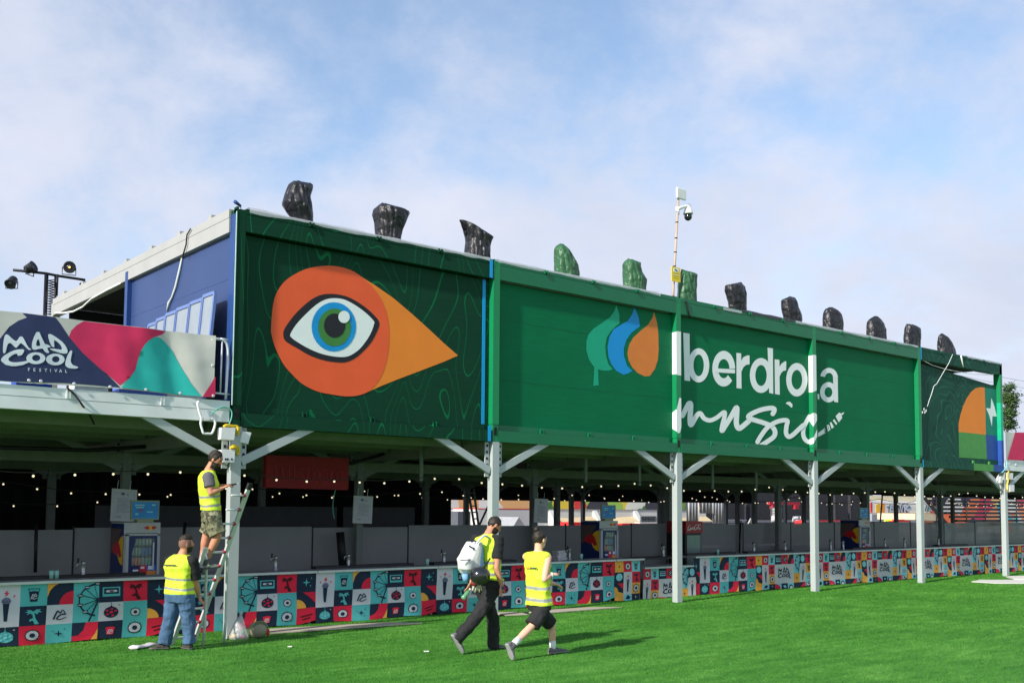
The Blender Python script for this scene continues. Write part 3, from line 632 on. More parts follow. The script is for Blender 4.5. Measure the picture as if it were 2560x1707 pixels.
def ic_bolt(c, m, x, y, k):
    poly2(c.mb, [(x+.06*k, y+.085*k), (x-.11*k, y-.01*k), (x-.01*k, y-.005*k), (x-.05*k, y-.085*k), (x+.11*k, y+.015*k), (x+.02*k, y+.01*k)], c.f(2), m)
def ic_cup(c, m, mk, rim=None):
    f = c.f(1); poly2(c.mb, [(.31, .66), (.5, .69), (.69, .66), (.63, .2), (.37, .2)], f, m); poly2(c.mb, [(.28, .80), (.72, .80), (.72, .77), (.28, .77)], f, rim or m); poly2(c.mb, [(.28, .8), (.305, .8), (.33, .66), (.31, .66)], c.f(2), rim or m); poly2(c.mb, [(.72, .8), (.695, .8), (.67, .66), (.69, .66)], c.f(2), rim or m)
    ic_mc(c, mk, 2, .5, .45, .48)
def ic_palm(c, m, y=0.0):
    f = c.f(1); poly2(c.mb, [(.5, .72+y), (.62, .82+y), (.80, .82+y), (.72, .76+y), (.84, .66+y), (.70, .68+y), (.66, .56+y), (.56, .64+y), (.46, .54+y), (.42, .64+y), (.26, .56+y), (.32, .66+y), (.2, .70+y), (.32, .75+y), (.25, .82+y), (.40, .80+y)], f, m)
    poly2(c.mb, [(.48, .62+y), (.55, .60+y), (.60, .36+y), (.74, .08+y), (.58, .06+y), (.50, .26+y), (.36, .22+y), (.38, .33+y), (.50, .38+y)], c.f(2), m)
def ic_disco(c, m, spots, r=.3, cy=.46, asp=1, sp=None):
    disc2(c.mb, .5, cy, r, r*asp, c.f(1), m); poly2(c.mb, [(.42, cy+r*asp*.9), (.58, cy+r*asp*.9), (.5, cy+r*asp*1.25)], c.f(2), m); poly2(c.mb, [(.49, cy+r*asp), (.51, cy+r*asp), (.51, 1), (.49, 1)], c.f(3), m)
    for a, d, q in ((0, 0, .075), (20, .19, .055), (85, .18, .05), (150, .2, .055), (215, .19, .05), (290, .19, .055)):
        x = .5+d*math.cos(R(a)); y = cy+d*asp*math.sin(R(a)); poly2(c.mb, [(x-q, y-q*asp*.8), (x+q, y-q*asp*.6), (x+q*.8, y+q*asp), (x-q*.8, y+q*asp*.7)], c.f(3), spots)
    if sp: ic_spark(c, sp, .82, .84, .3)
def ic_spark(c, m, x=.5, y=.5, k=1.0, asp=1):
    P = []
    for i in range(8): r = .2*k if i % 2 == 0 else .055*k; P.append((x+r*math.cos(R(45*i)), y+r*asp*math.sin(R(45*i))))
    poly2(c.mb, P, c.f(2), m)
def ic_eye(c, navy, white, x=.5, y=.5, k=1.0, asp=1):
    disc2(c.mb, x, y, .30*k, .30*k*asp, c.f(1), navy); disc2(c.mb, x, y, .255*k, .25*k*asp, c.f(2), white); disc2(c.mb, x, y, .115*k, .12*k*asp, c.f(3), navy)
    for a in (45, 135, 225, 315, 90): poly2(c.mb, [(x+k*.28*math.cos(R(a+7)), y+k*.28*asp*math.sin(R(a+7))), (x+k*.36*math.cos(R(a)), y+k*.36*asp*math.sin(R(a))), (x+k*.28*math.cos(R(a-7)), y+k*.28*asp*math.sin(R(a-7)))], c.f(3), navy)
def ic_arcs(c, o, r):
    f = c.f(1); poly2(c.mb, [(0, 1), (.44, 1), (.25, .88), (.1, .68), (0, .36)], f, o); disc2(c.mb, 1, 0, .54, .62, f, r, 90, 180)
def ic_curve(c, r, o):
    f = c.f(1); poly2(c.mb, [(.52, 1), (1, 1), (1, .70), (.92, .35), (.72, 0), (0, 0), (0, .26), (.25, .34), (.44, .58)], f, r); poly2(c.mb, [(1, .66), (1, 0), (.74, 0), (.90, .28)], c.f(2), o)
def ic_cass(c, m, navy, white):
    f = c.f(1); poly2(c.mb, [(.14, .72), (.86, .72), (.86, .28), (.14, .28)], f, m); poly2(c.mb, [(.2, .67), (.8, .67), (.8, .40), (.2, .40)], c.f(2), navy); poly2(c.mb, [(.30, .58), (.70, .58), (.74, .53), (.70, .48), (.30, .48), (.26, .53)], c.f(3), white); poly2(c.mb, [(.42, .56), (.58, .56), (.58, .50), (.42, .50)], c.f(4), navy)
def ic_ferris(c, m, white):
    f = c.f(1); cx, cy = 1.0, .55; Rr = .78; ra = .40
    pts = [(cx+Rr*math.cos(R(a)), cy+ra*math.sin(R(a))) for a in range(92, 262, 12)]
    stroke(c.mb, pts, .045, f, m, smooth=False, cap=False)
    for a in (105, 135, 160, 200, 228): stroke(c.mb, [(cx-.04, cy), (cx+Rr*math.cos(R(a)), cy+ra*math.sin(R(a)))], .018, c.f(2), m, smooth=False, cap=False)
    stroke(c.mb, [(.97, .54), (.62, .01)], .06, c.f(3), m, smooth=False, cap=False); disc2(c.mb, .97, cy, .10, .05, c.f(4), m, 60, 300)
    for a in (95, 128, 163, 197, 227):
        x = cx+Rr*math.cos(R(a)); y = cy+ra*math.sin(R(a)); x = min(x, .93)
        poly2(c.mb, [(x-.11, y+.035), (x+.11, y+.035), (x+.08, y-.04), (x-.08, y-.04)], c.f(3), m); poly2(c.mb, [(x-.075, y+.012), (x+.075, y+.012), (x+.075, y-.010), (x-.075, y-.010)], c.f(4), white)
def pattern_a(mb, x0, w, cols, zt=.848):
    """one repeat of the large-tile print; cols lists which tile columns to draw, left to right"""
    hs = (.305, .27, .27); z1 = zt-hs[0]; z2 = z1-hs[1]; z3 = z2-hs[2]
    for k, (ci, part) in enumerate(cols):
        x = x0[k]; ww = w*part
        top = lambda bg: Cell(mb, x, z1, ww, hs[0], bg); mid = lambda bg: Cell(mb, x, z2, ww, hs[1], bg); low = lambda bg: Cell(mb, x, z3, ww, hs[2], bg)
        tall = lambda bg: Cell(mb, x, z2, ww, hs[0]+hs[1], bg, 6, 10); tall2 = lambda bg: Cell(mb, x, z3, ww, hs[1]+hs[2], bg, 6, 10)
        if ci == 0: c = tall(K_W); ic_mic(c, K_N, K_R, K_G); c = low(K_N); ic_disco(c, K_T, K_T2, sp=K_W)
        if ci == 1: c = top(K_T); ic_cup(c, K_N, K_W); c = mid(K_N); ic_palm(c, K_T); c = low(K_R); ic_eye(c, K_N, K_W, k=.95)
        if ci == 2: c = top(K_N); ic_arcs(c, K_O, K_R); c = mid(K_W); ic_mc(c, K_N); c = low(K_T); ic_spark(c, K_N, .5, .5, .9); ic_spark(c, K_N, .72, .72, .3); ic_spark(c, K_N, .28, .64, .25); ic_spark(c, K_N, .7, .3, .28)
        if ci == 3: c = tall(K_T); ic_ferris(c, K_N, K_W); c = low(K_N); ic_curve(c, K_R, K_O)
        if ci == 4: c = top(K_N); ic_cass(c, K_T, K_N, K_W); c = mid(K_W); ic_disco(c, K_N, K_R, sp=K_N); c = low(K_N); ic_cup(c, K_R, K_W, K_N)
        if ci == 5: c = top(K_R); ic_palm(c, M('print_dark_red', lin(60, 14, 24), rough=.8)); c = tall2(K_T); ic_eye(c, K_N, K_W, .5, .70, .68, .55); ic_eye(c, K_N, K_W, .5, .27, .95, .55)
        if ci == 6:
            c = tall(K_N); ic_spark(c, K_T, .5, .74, 1.0, .6); ic_spark(c, K_T, .75, .86, .3, .6); ic_spark(c, K_T, .72, .64, .3, .6)
            poly2(c.mb, [(.35, .46), (1, .46), (1, .12), (.72, .30)], c.f(1), K_R); disc2(c.mb, 0, 0, .48, .26, c.f(1), K_O, 0, 90); c = low(K_R); poly2(c.mb, [(.2, .5), (.8, .58), (.8, .5), (.2, .42)], c.f(1), M('print_dark_red')); poly2(c.mb, [(.3, .3), (.7, .36), (.7, .28), (.3, .22)], c.f(1), M('print_dark_red'))
def pattern_b(mb, x, w, cols, zt=.848):
    h = .235; z = [zt-h*(k+1) for k in range(3)]; zb = max(0.004, z[2]-.14)
    cell = lambda r, bg, n=1, m=1: Cell(mb, x, z[r+m-1], w*n, h*m, bg, 5*n, 5*m)
    bot = lambda bg, n=1: Cell(mb, x, zb, w*n, z[2]-zb, bg, 5*n, 3)
    for ci in cols:
        n = 1
        if ci == 'orange': c = cell(0, K_O); ic_spark(c, K_N, .5, .5, .8); c = cell(1, K_N, 1, 2); disc2(mb, .5, .78, .36, .17, c.f(1), K_T2); poly2(mb, [(.35, .5), (1, .5), (1, .2)], c.f(1), K_R); poly2(mb, [(0, .36), (.3, .3), (.45, .12), (1, .05), (1, 0), (0, 0)], c.f(1), K_O); bot(K_O)
        if ci == 'eye': c = cell(0, K_R); ic_eye(c, K_N, K_W2, k=1.05); c = cell(1, K_W2, 1, 2); ic_mic(c, K_N, K_R, K_G, .1, .6); c = bot(K_T2); poly2(mb, [(.2, .3), (.5, .9), (.85, .55), (.6, .2)], c.f(1), K_N)
        if ci == 'cup': c = cell(0, K_T2); ic_cup(c, K_N, K_T2); c = cell(1, K_R); ic_palm(c, K_N); c = cell(2, K_O); ic_eye(c, K_N, K_W2, k=1.2); c = bot(K_N); ic_spark(c, K_W2, .5, .5, .8, 1.6)
        if ci == 'big':
            x_ = x; c = cell(0, K_N); ic_cass(c, K_T2, K_N, K_W2); x = x_+w; c = cell(0, K_R); ic_disco(c, K_N, K_W2, .3, .5); x = x_+2*w; c = cell(0, K_N); ic_arcs(c, K_O, K_R); x = x_; n = 3
            c = cell(1, K_W2, 3, 2); f0 = c.f(1); festival_logo(mb, lambda X, Y, l: f0(.16+.68*X/2085, .86-.62*(Y-100)/985, l), K_N, 0)
            c = bot(K_T2, 3); disc2(mb, 0, 0, .30, 1.0, c.f(1), K_R, 0, 90); poly2(mb, [(.36, 0), (.66, 0), (.66, 1), (.36, 1)], c.f(1), K_N); poly2(mb, [(.42, .6), (.52, .7), (.60, .3), (.5, .2)], c.f(2), K_T2); disc2(mb, .83, .0, .13, .75, c.f(1), K_N, 0, 180); disc2(mb, .83, 0, .09, .5, c.f(2), K_W2, 0, 180)
        if ci == 'ferris': c = cell(0, K_T2, 1, 2); ic_ferris(c, K_N, K_N); c = cell(2, K_O); ic_spark(c, K_N, .5, .5, .9); c = bot(K_N)
        if ci == 'mic': c = cell(0, K_N); disc2(mb, .5, .5, .34, .36, c.f(1), K_T2); c = cell(1, K_W2, 1, 2); ic_mic(c, K_N, K_R, K_G, .1, .6); c = bot(K_N); poly2(mb, [(.2, 0), (1, 0), (1, 1), (.7, .9)], c.f(1), K_R)
        if ci == 'palm': c = cell(0, K_R); ic_palm(c, K_N); c = cell(1, K_O); ic_cup(c, K_N, K_O); c = cell(2, K_T2); ic_eye(c, K_N, K_W2, k=.8); c = bot(K_T2); ic_eye(c, K_N, K_W2, .5, .4, 1.2, 1.6)
        x += w*n
def cloth_wave(ph, lift=0.0, xr=None):
    def fn(v):
        if v.y > YC+.2: return v
        k = (.86-v.z)/.86
        y = v.y+k*(.012*math.sin(v.x*6.1+ph)+.004*math.sin(v.x*9.1+v.z*4+ph*2)) - .006*math.sin(v.z*9+v.x*3)
        z = v.z
        if xr is not None and k > .45: z += lift*((k-.45)/.55)**2*math.exp(-((v.x-xr)/.22)**2)
        if k > .9: z += .012*math.sin(v.x*4.1+ph)+.010
        return Vector((v.x+.012*k*math.sin(v.z*6+v.x*2+ph), y, z))
    return fn
def counter(label, x0, x1, skirt, ph, zt=.848, tray=False, lift=.0):
    r = thing('bar_counter', label, 'bar counter', ((x0+x1)/2, YC+.2, 0), 'printed bar counters standing in a row')
    b = MB(); d = zt-.848; b.box(x0+.006, x1-.006, YC-.035, YC+.60, .852+d, .885+d, M('counter_top_grey', (.24, .25, .25), rough=.45, var=.1)); b.build('counter_top', r)
    b = MB(); b.box(x0+.006, x1-.006, YC-.047, YC-.0355, .850+d, .887+d, M('counter_edge_pale', (.55, .57, .57), rough=.4)); b.build('edge_strip', r)
    for s in (0, 1):
        for yy in (YC+.05, YC+.52): b = MB(); xx = x0+.06 if s == 0 else x1-.10; b.box(xx, xx+.04, yy, yy+.04, 0, .85+d, m_innercol); b.build('leg', r)
    if tray: b = MB(); b.box(x0+.2, x1-.25, YC+.38, YC+.56, .886+d, .93+d, m_black); b.build('drip_tray', r)
    mb = MB(); skirt(mb); mb.deform(cloth_wave(ph, lift, x1)); mb.build('printed_cloth', r); return r
P0, CW = -2.97, .355
def A_cols(x, n0, n1, w=CW): return [x+w*k for k in range(n1-n0)], w, [(k % 7, 1) for k in range(n0, n1)]
APER = 7*CW
alab = ['printed bar counter at the left edge of the photo', 'printed bar counter in front of the bright fridge, behind the man in jeans', 'printed bar counter behind the ladder and the clear plastic bag', 'printed bar counter left of the walker with the white backpack',
        'printed bar counter behind the two walkers', 'printed bar counter right of the walker in black shorts']
for i in range(6):
    x0 = P0+APER*(i-1); n = 6 if i == 5 else 7
    def sk(mb, x0=x0, n=n):
        xs, w, cols = A_cols(x0, 0, n); pattern_a(mb, xs, w, cols)
    counter(alab[i], x0, x0+CW*n, sk, i*1.7, tray=i in (1, 3, 4), lift=.06)
xa = P0+APER*4+6*CW
BW_ = .2583
counter('short printed bar counter with orange and navy tiles ending at the bar gap', xa+.01, xa+.01+BW_*3.4, lambda mb: pattern_b(mb, xa+.01, BW_, ['orange', 'eye', 'cup']), 3.1)
def low_skirt(mb):
    pattern_b(mb, 9.99, BW_*.95, ['eye', 'cup', 'big', 'ferris', 'mic'], .655)
rr = counter('lower bar flap behind the column, its print cut off by the column', 9.99, 11.62, low_skirt, 2.2, .655)
XA2 = 11.875
def sk2(mb):
    Cell(mb, XA2-.2, .0+.003, .2, .845, K_N, 2, 6); c = Cell(mb, XA2-.2, .003, .2, .845); ic_spark(c, K_T, .3, .78, 1.2, .4); poly2(mb, [(.3, .62), (1, .62), (1, .42), (.8, .5)], c.f(1), K_R); disc2(mb, 0, .32, .4, .16, c.f(1), K_O, 0, 90); poly2(mb, [(0, .31), (1, .31), (1, 0), (0, 0)], c.f(1), K_R)
    xs, w, cols = A_cols(XA2, 0, 6, .3465); pattern_a(mb, xs, w, cols)
counter('printed bar counter between the third and fourth front columns', XA2-.2, 13.93, sk2, 4.4, tray=True, lift=.05)
blab = ['printed bar counter with the black festival logo just left of the fourth front column', 'printed bar counter with the black festival logo just right of the fourth front column', 'printed bar counter with the black festival logo left of the fifth front column',
        'printed bar counter with its festival logo half hidden by the fifth front column', 'printed bar counter with the black festival logo right of the fifth front column', 'printed bar counter left of the sixth front column', 'printed bar counter right of the sixth front column', 'printed bar counter at the right edge of the photo']
for i in range(8):
    x0 = 13.935+i*2.325
    counter(blab[i], x0, x0+2.325, (lambda x0: lambda mb: pattern_b(mb, x0, BW_, ['orange', 'eye', 'cup', 'big', 'ferris', 'mic', 'palm']))(x0), 5.0+i*1.3, tray=i in (0, 2, 4), lift=.05)
for x0, nm in ((9.9, 'dark work table behind the bar gap'),):
    b = thing('work_table', nm, 'table', (11, 2.3, 0)); t = MB(); t.box(9.9, 12.6, 2.0, 2.6, .78, .82, M('dark_table_top', (.07, .07, .07), rough=.4)); t.build('table_top', b)
    for xx in (9.95, 11.2, 12.5):
        for yy in (2.05, 2.5): t = MB(); t.box(xx, xx+.05, yy, yy+.05, 0, .78, m_innercol); t.build('leg', b)

# beer taps
taps = [209, 689, 871, 1110, 1423, 1658, 1885, 1963, 2077, 2108, 2213, 2262, 2347]; tp0 = None
TL = ['in front of the leftmost grey partition', 'right of the ladder column', 'below the red sign', 'left of the walker with the backpack', 'just right of the walker with the hair bun', 'left of the third front column', 'left of the fourth front column, further one', 'next to the fourth front column', 'right of the fourth front column', 'left of the third fridge', 'left of the fifth front column, further one', 'next to the fifth front column', 'between the fifth and sixth front columns']
for k, px in enumerate(taps):
    p = on(px, 1400, 1, 1.38); lab = 'steel beer tap '+TL[k]
    if tp0 is None:
        tp0 = thing('beer_tap', lab, 'beer tap', (p.x, 1.38, .885), 'steel beer taps standing on the bar')
        b = MB(); b.lathe([(.05, 0), (.05, .015), (.032, .03), (.032, .19), (.036, .2), (.036, .22), (.02, .24), (0, .245)], (p.x, 1.38, .886), m_steel); b.build('tap_column', tp0)
        b = MB(); b.tube([(p.x, 1.38, 1.09), (p.x-.1, 1.34, 1.09), (p.x-.11, 1.335, 1.03)], .012, m_steel); b.build('spout', tp0); b = MB(); b.tube([(p.x-.09, 1.345, 1.10), (p.x-.09, 1.33, 1.17)], [.010, .018], m_black); b.build('tap_handle', tp0); x00 = p.x
    else: copy_tree(tp0, (p.x-x00, 0, 0), lab)

# glasses on the bar
g0 = None
for k, (px, lab) in enumerate(((129, 'left one of two small green glasses on the left bar'), (142, 'right one of two small green glasses on the left bar'), (1068, 'single glass on the bar left of the backpack walker'), (1453, 'clear glass on the bar by the second fridge'), (1795, 'single glass on the bar beside the cola fridge'))):
    p = on(px, 1425, 1, 1.3)
    if g0 is None:
        b = MB(); b.lathe([(.028, 0), (.036, .12), (.033, .12), (.026, .008), (0, .008)], (p.x, 1.3, .887), M('pale_green_glass', lin(150, 205, 190), rough=.15, alpha=.8)); g0 = b.build('drinking_glass', base=(p.x, 1.3, .887)); tag(g0, lab, 'glass', 'drinking glasses on the bar'); x00 = p.x
    else: copy_tree(g0, (p.x-x00, 0, 0), lab)
# wrapped stack on the bar
zg = Z(1300, 1200, 5.6); p = zg.y(550, 1060, 1.35)
t = MB()
for k in range(4): t.obox((p.x+.012*(-1)**k, 1.35, .915+k*.05), (.13-.01*k, 0, .006), (0, .09, 0), (0, 0, .024), M('cling_film_grey', (.42, .40, .42), rough=.25, var=.3, vs=20))
tag(t.build('cup_stack', base=(p.x, 1.35, .89)), 'wrapped grey stack of cups on the bar beside the second fridge', 'cups')

# ================================================================== FRIDGES
m_frw = M('fridge_grey', (.43, .46, .46), rough=.4, var=.04); m_navy = M('fridge_navy', lin(20, 44, 100), rough=.35); m_fin = M('fridge_inside', lin(70, 96, 84), rough=.6); m_glass = M('fridge_glass', (.55, .62, .62), rough=.08, alpha=.16, spec=.8)
c_sun = M('sun_yellow', lin(240, 186, 30), rough=.4); c_bull = M('bull_red', lin(196, 30, 44), rough=.4)
def bull_fridge(x, w, label, catshelf):
    y = 2.5; d = .62; zt = 1.675; r = thing('drinks_fridge', label, 'fridge', (x+w/2, y+d/2, 0), 'tall drinks fridges behind the bar')
    b = MB(); b.box(x, x+.03, y, y+d, .05, zt-.17, m_frw); b.box(x+w-.03, x+w, y, y+d, .05, zt-.17, m_frw); b.box(x+.03, x+w-.03, y+d-.03, y+d, .05, zt-.17, m_fin); b.box(x+.03, x+w-.03, y, y+d-.03, .05, .70, m_frw); b.box(x, x+w, y, y+d, zt-.17, zt, m_frw)
    for s in range(3): b.box(x+.03, x+w-.03, y+.04, y+d-.03, .962+s*.165, .972+s*.165, m_fin)
    b.build('body', r)
    b = MB(); xs, zs = x, y      # printed left flank: yellow disc and red animal on navy
    b.box(x-.004, x, y, y+d, .05, zt-.02, m_navy)
    b.add([(x-.006, y+.08, zt-.10), (x-.006, y+d, zt-.10), (x-.006, y+d, 1.12), (x-.006, y+.35, 1.25)], [(0, 1, 2, 3)], M('flank_brown', lin(96, 78, 78), rough=.5))
    b.poly([(x-.008, y+.002+.26*max(0, math.cos(R(a))), 1.22+.24*math.sin(R(a))) for a in range(-90, 91, 10)], c_sun)
    b.poly([(x-.011, y+.52, 1.22), (x-.011, y+.40, 1.33), (x-.011, y+.25, 1.38), (x-.011, y+.15, 1.30), (x-.011, y+.10, 1.20), (x-.011, y+.06, 1.12), (x-.011, y+.17, 1.10), (x-.011, y+.22, 1.16), (x-.011, y+.34, 1.14), (x-.011, y+.44, 1.18)], c_bull); b.build('printed_side', r)
    b = MB(); q = y-.03
    b.box(x+.02, x+.075, q, y-.002, .5, zt-.19, m_frw); b.box(x+w-.055, x+w-.01, q, y-.002, .5, zt-.19, m_frw); b.box(x+.02, x+w-.01, q, y-.002, zt-.215, zt-.178, m_frw)
    b.box(x+.078, x+.13, q+.004, y-.002, .5, zt-.22, m_navy); b.box(x+w-.10, x+w-.058, q+.004, y-.002, .5, zt-.22, m_navy); b.box(x+.13, x+w-.10, q+.004, y-.002, zt-.26, zt-.22, m_navy)
    b.prism([(x+.13, q+.002, zt-.26), (x+.19, q+.002, zt-.26), (x+.13, q+.002, zt-.50)], (0, .02, 0), m_navy)
    gl = MB(); gl.box(x+.13, x+w-.10, q+.006, q+.012, .98, zt-.26, m_glass)
    dr = b.build('door', r); gl.build('glass_pane', dr)
    h = MB(); h.box(x+w-.135, x+w-.115, q-.03, q-.01, .9, 1.35, M('pale_handle', (.6, .66, .68), rough=.3)); h.build('handle', dr)
    s = MB(); 
    for (a0, a1, z0, z1, m) in ((.13, .26, .7, .975, m_navy), (.26, .38, .7, .975, c_bull), (.38, .53, .885, .975, M('sticker_blue', lin(40, 110, 200), rough=.5)), (.38, .53, .7, .885, M('sticker_orange', lin(222, 136, 50), rough=.5))): s.box(x+a0, x+a1-.002, q-.002, q+.003, z0, z1, m)
    s.box(x+.15, x+.24, q-.005, q-.0025, .88, .91, m_white); s.box(x+.28, x+.34, q-.005, q-.0025, .92, .955, m_white); s.box(x+.40, x+.48, q-.005, q-.0025, .905, .965, m_white); s.build('sticker_strip', dr)
    e = MB(); cx, cz = x+w*.72, zt-.085                # header emblem: two red animals before a sun
    e.poly([(cx+.035*math.cos(R(a)), y-.003, cz+.042*math.sin(R(a))) for a in range(0, 360, 20)], c_sun)
    for sg in (-1, 1): e.poly([(cx+sg*.012, y-.006, cz-.01), (cx+sg*.04, y-.006, cz+.03), (cx+sg*.07, y-.006, cz+.022), (cx+sg*.12, y-.006, cz-.002), (cx+sg*.08, y-.006, cz-.012), (cx+sg*.05, y-.006, cz-.03)], c_bull)
    e.build('emblem', r)
    return r
FR = [(-.68, 'tall drinks fridge between the notice board and the ladder'), (10.18, 'tall drinks fridge right of the walker with the hair bun'), (20.99, 'tall drinks fridge left of the fifth front column')]
FN = ['left', 'middle', 'right']; can0 = None
for i, (x, lab) in enumerate(FR):
    bull_fridge(x, .6, lab, i)
    cols3 = [M('can_pale_green', lin(150, 185, 160), rough=.35), M('can_blue', lin(80, 140, 190), rough=.35), M('can_orange', lin(214, 130, 80), rough=.35)]
    for s in range(3):
        for k in range(6):
            c = cols3[1] if (s == 1 and k > 2) else cols3[2] if (s == 0 and k < 3) else cols3[0]
            b = MB(); xx = x+.165+k*.058; zz = .735+.2+(s)*.20-.20+.2*(0)
            b.lathe([(.02, 0), (.024, .006), (.024, .115), (.019, .125), (0, .125)], (xx, 2.55, .9725+.165*s), c, n=10)
            tag(b.build('drink_can', base=(xx, 2.55, .9725+.165*s)), f'small drink can on the {["lowest", "middle", "upper"][s]} filled shelf of the {FN[i]} fridge', 'can', f'cans on the {["lowest", "middle", "upper"][s]} filled shelf of the {FN[i]} fridge')
    t = thing('menu_screen', f'blue menu sign standing on top of the {FN[i]} fridge', 'sign', (x+.3, 2.6, 1.676), 'blue menu signs on the fridges')
    b = MB(); x0 = x+.06+(.02 if i else .05); b.box(x0, x0+.47, 2.52, 2.56, 1.72, 2.04, M('sign_frame_grey', lin(140, 150, 125), rough=.5)); b.box(x0+.1, x0+.37, 2.5, 2.65, 1.677, 1.72, M('sign_frame_grey')); b.build('frame', t)
    b = MB(); b.box(x0+.02, x0+.45, 2.515, 2.519, 1.745, 2.015, M('menu_blue', lin(30, 118, 178), rough=.4, var=.25, vs=6, emit=.06))
    wl = M('menu_writing', lin(150, 205, 225), rough=.5)
    for (a, c_, z0, z1) in ((.06, .22, 1.95, 1.975), (.08, .21, 1.915, 1.935), (.26, .36, 1.84, 1.86), (.34, .40, 1.95, 1.98), (.07, .12, 1.80, 1.83)): b.box(x0+a, x0+c_, 2.511, 2.5145, z0, z1, wl)
    b.box(x0+.13, x0+.18, 2.511, 2.5145, 1.86, 1.885, c_bull); b.build('menu_face', t)
# cola fridge
x, y, w = 13.18, 2.5, .62; r = thing('cola_fridge', 'black drinks fridge with a red header and white script behind the third front column', 'fridge', (x+w/2, y+.3, 0))
b = MB(); b.box(x, x+w, y+.02, y+.62, .05, 1.36, m_black); b.build('body', r)
b = MB(); b.box(x-.01, x+w+.01, y-.02, y+.6, 1.362, 1.66, M('cola_red', lin(150, 24, 36), rough=.35)); 
zc = Z(1700, 1280, 7.84); fs = lambda q, l, k: Vector((zc.y(q, l, y-.02).x, y-.024-.001*k, zc.y(q, l, y-.02).z))
cw = M('script_white', (.72, .66, .66), rough=.5)
for P in ([(195, 250), (172, 270), (155, 310), (158, 345), (180, 340), (200, 320)], [(212, 295), (203, 315), (210, 330), (222, 312), (212, 295)], [(248, 292), (236, 310), (240, 330), (255, 320)], [(282, 285), (268, 305), (270, 328), (282, 305), (286, 328)], [(330, 240), (300, 255), (278, 305), (276, 345), (300, 340), (318, 320)], [(332, 290), (322, 312), (330, 332), (342, 312), (332, 290)], [(368, 250), (352, 300), (356, 330)], [(345, 262), (375, 240), (405, 250)], [(392, 292), (376, 312), (380, 330), (392, 312), (398, 332)], [(150, 350), (190, 342), (230, 338)]):
    stroke(b, P, 9, fs, cw, k=4)
b.build('header', r)
b = MB(); b.box(x+.06, x+w-.05, y, y+.016, .3, 1.31, M('cola_door_glass', lin(120, 140, 138), rough=.12, spec=.8)); b.build('glass_door', r)

# ================================================================== NOTICE BOARDS, SIGN, PARTITIONS
def notice(label, A, B, C_, D_, y):
    r = thing('notice_board', label, 'notice', ((A.x+B.x)/2, y, D_.z), 'framed notices hung on inner columns')
    b = MB(); b.prism([A, B, C_, D_], (0, .03, 0), m_galv); b.build('frame', r)
    ctr = (A+B+C_+D_)/4; q = lambda s, t, k: (lambda p: Vector((ctr.x+(p.x-ctr.x), y-.002*k, p.z)))(D_.lerp(C_, s).lerp(A.lerp(B, s), t))
    p = MB(); p.add([q(.07, .06, 1), q(.93, .06, 1), q(.93, .93, 1), q(.07, .93, 1)], [(0, 1, 2, 3)], M('notice_paper', (.62, .66, .74), rough=.3))
    k = M('notice_print', lin(110, 118, 138), rough=.6)
    p.add([q(.36, .81, 2), q(.50, .81, 2), q(.50, .89, 2), q(.36, .89, 2)], [(0, 1, 2, 3)], k); p.add([q(.58, .81, 2), q(.67, .81, 2), q(.65, .86, 2), q(.60, .86, 2)], [(0, 1, 2, 3)], M('notice_pale_print', lin(150, 158, 176), rough=.6))
    for i in range(11): t = .70-i*.042; e_ = .80 if i % 4 else .6; p.add([q(.2, t, 2), q(e_, t, 2), q(e_, t+.012, 2), q(.2, t+.012, 2)], [(0, 1, 2, 3)], M('notice_pale_print'))
    p.add([q(.22, .13, 2), q(.4, .13, 2), q(.4, .15, 2), q(.22, .15, 2)], [(0, 1, 2, 3)], k); p.build('paper', r)
    b = MB(); 
    for c in (A.lerp(B, .2), A.lerp(B, .7)): b.tube([c+Vector((0, .01, 0)), c+Vector((.02, .01, .16))], .006, m_wcable, 5)
    b.build('hanging_cord', r)
zn = Z(240, 1210, 6.272); yy = 4.5; notice('framed white notice on the inner column behind the left fridge', zn.y(258, 65, yy), zn.y(648, 90, yy), zn.y(625, 585, yy), zn.y(225, 575, yy), yy)
zn2 = Z(680, 1080, 2.8); notice('framed white notice right of the red beer sign', zn2.y(575, 443, yy), zn2.y(708, 449, yy), zn2.y(698, 640, yy), zn2.y(566, 635, yy), yy)
notice('framed white notice above the walker with the hair bun', zg.y(210, 255, yy), zg.y(394, 262, yy), zg.y(385, 602, yy), zg.y(196, 590, yy), yy)
zs = Z(660, 1120, 7.84); ys = 3.0
r = thing('beer_sign', 'dark red beer sign with blackletter outline lettering', 'sign', (2.93, ys, 2.6))
b = MB(); b.prism([(2.06, ys, 2.90), (3.81, ys, 2.905), (3.805, ys, 2.285), (2.05, ys, 2.30)], (0, .12, 0), M('beer_sign_red', lin(164, 24, 38, .85), rough=.6)); b.build('sign_board', r)
b = MB(); nm = M('outline_tube_red', lin(196, 70, 80), rough=.4); sf = lambda P, cl=False: b.tube([(lambda p: Vector((p.x, ys-.02, p.z)))(zs.y(x, y, ys)) for x, y in P], .006, nm, 5, closed=cl)
sf([(225, 612), (235, 400), (205, 345), (240, 292), (320, 290), (345, 320), (390, 300), (440, 330), (480, 320), (560, 300), (590, 350), (585, 560), (600, 600), (545, 635), (490, 620), (485, 380), (465, 360), (455, 380), (450, 628), (360, 622), (355, 370), (330, 360), (320, 615)], True)
sf([(612, 470), (660, 410), (740, 400), (830, 400), (835, 590), (830, 640), (765, 640), (740, 605), (690, 635), (640, 605), (612, 540)], True); sf([(690, 470), (745, 450), (745, 530), (705, 545)], True)
sf([(845, 355), (900, 295), (945, 350), (945, 440), (1040, 408), (1075, 470), (1065, 600), (1040, 655), (975, 625), (985, 480), (950, 460), (945, 620), (915, 650), (850, 625), (860, 400)], True)
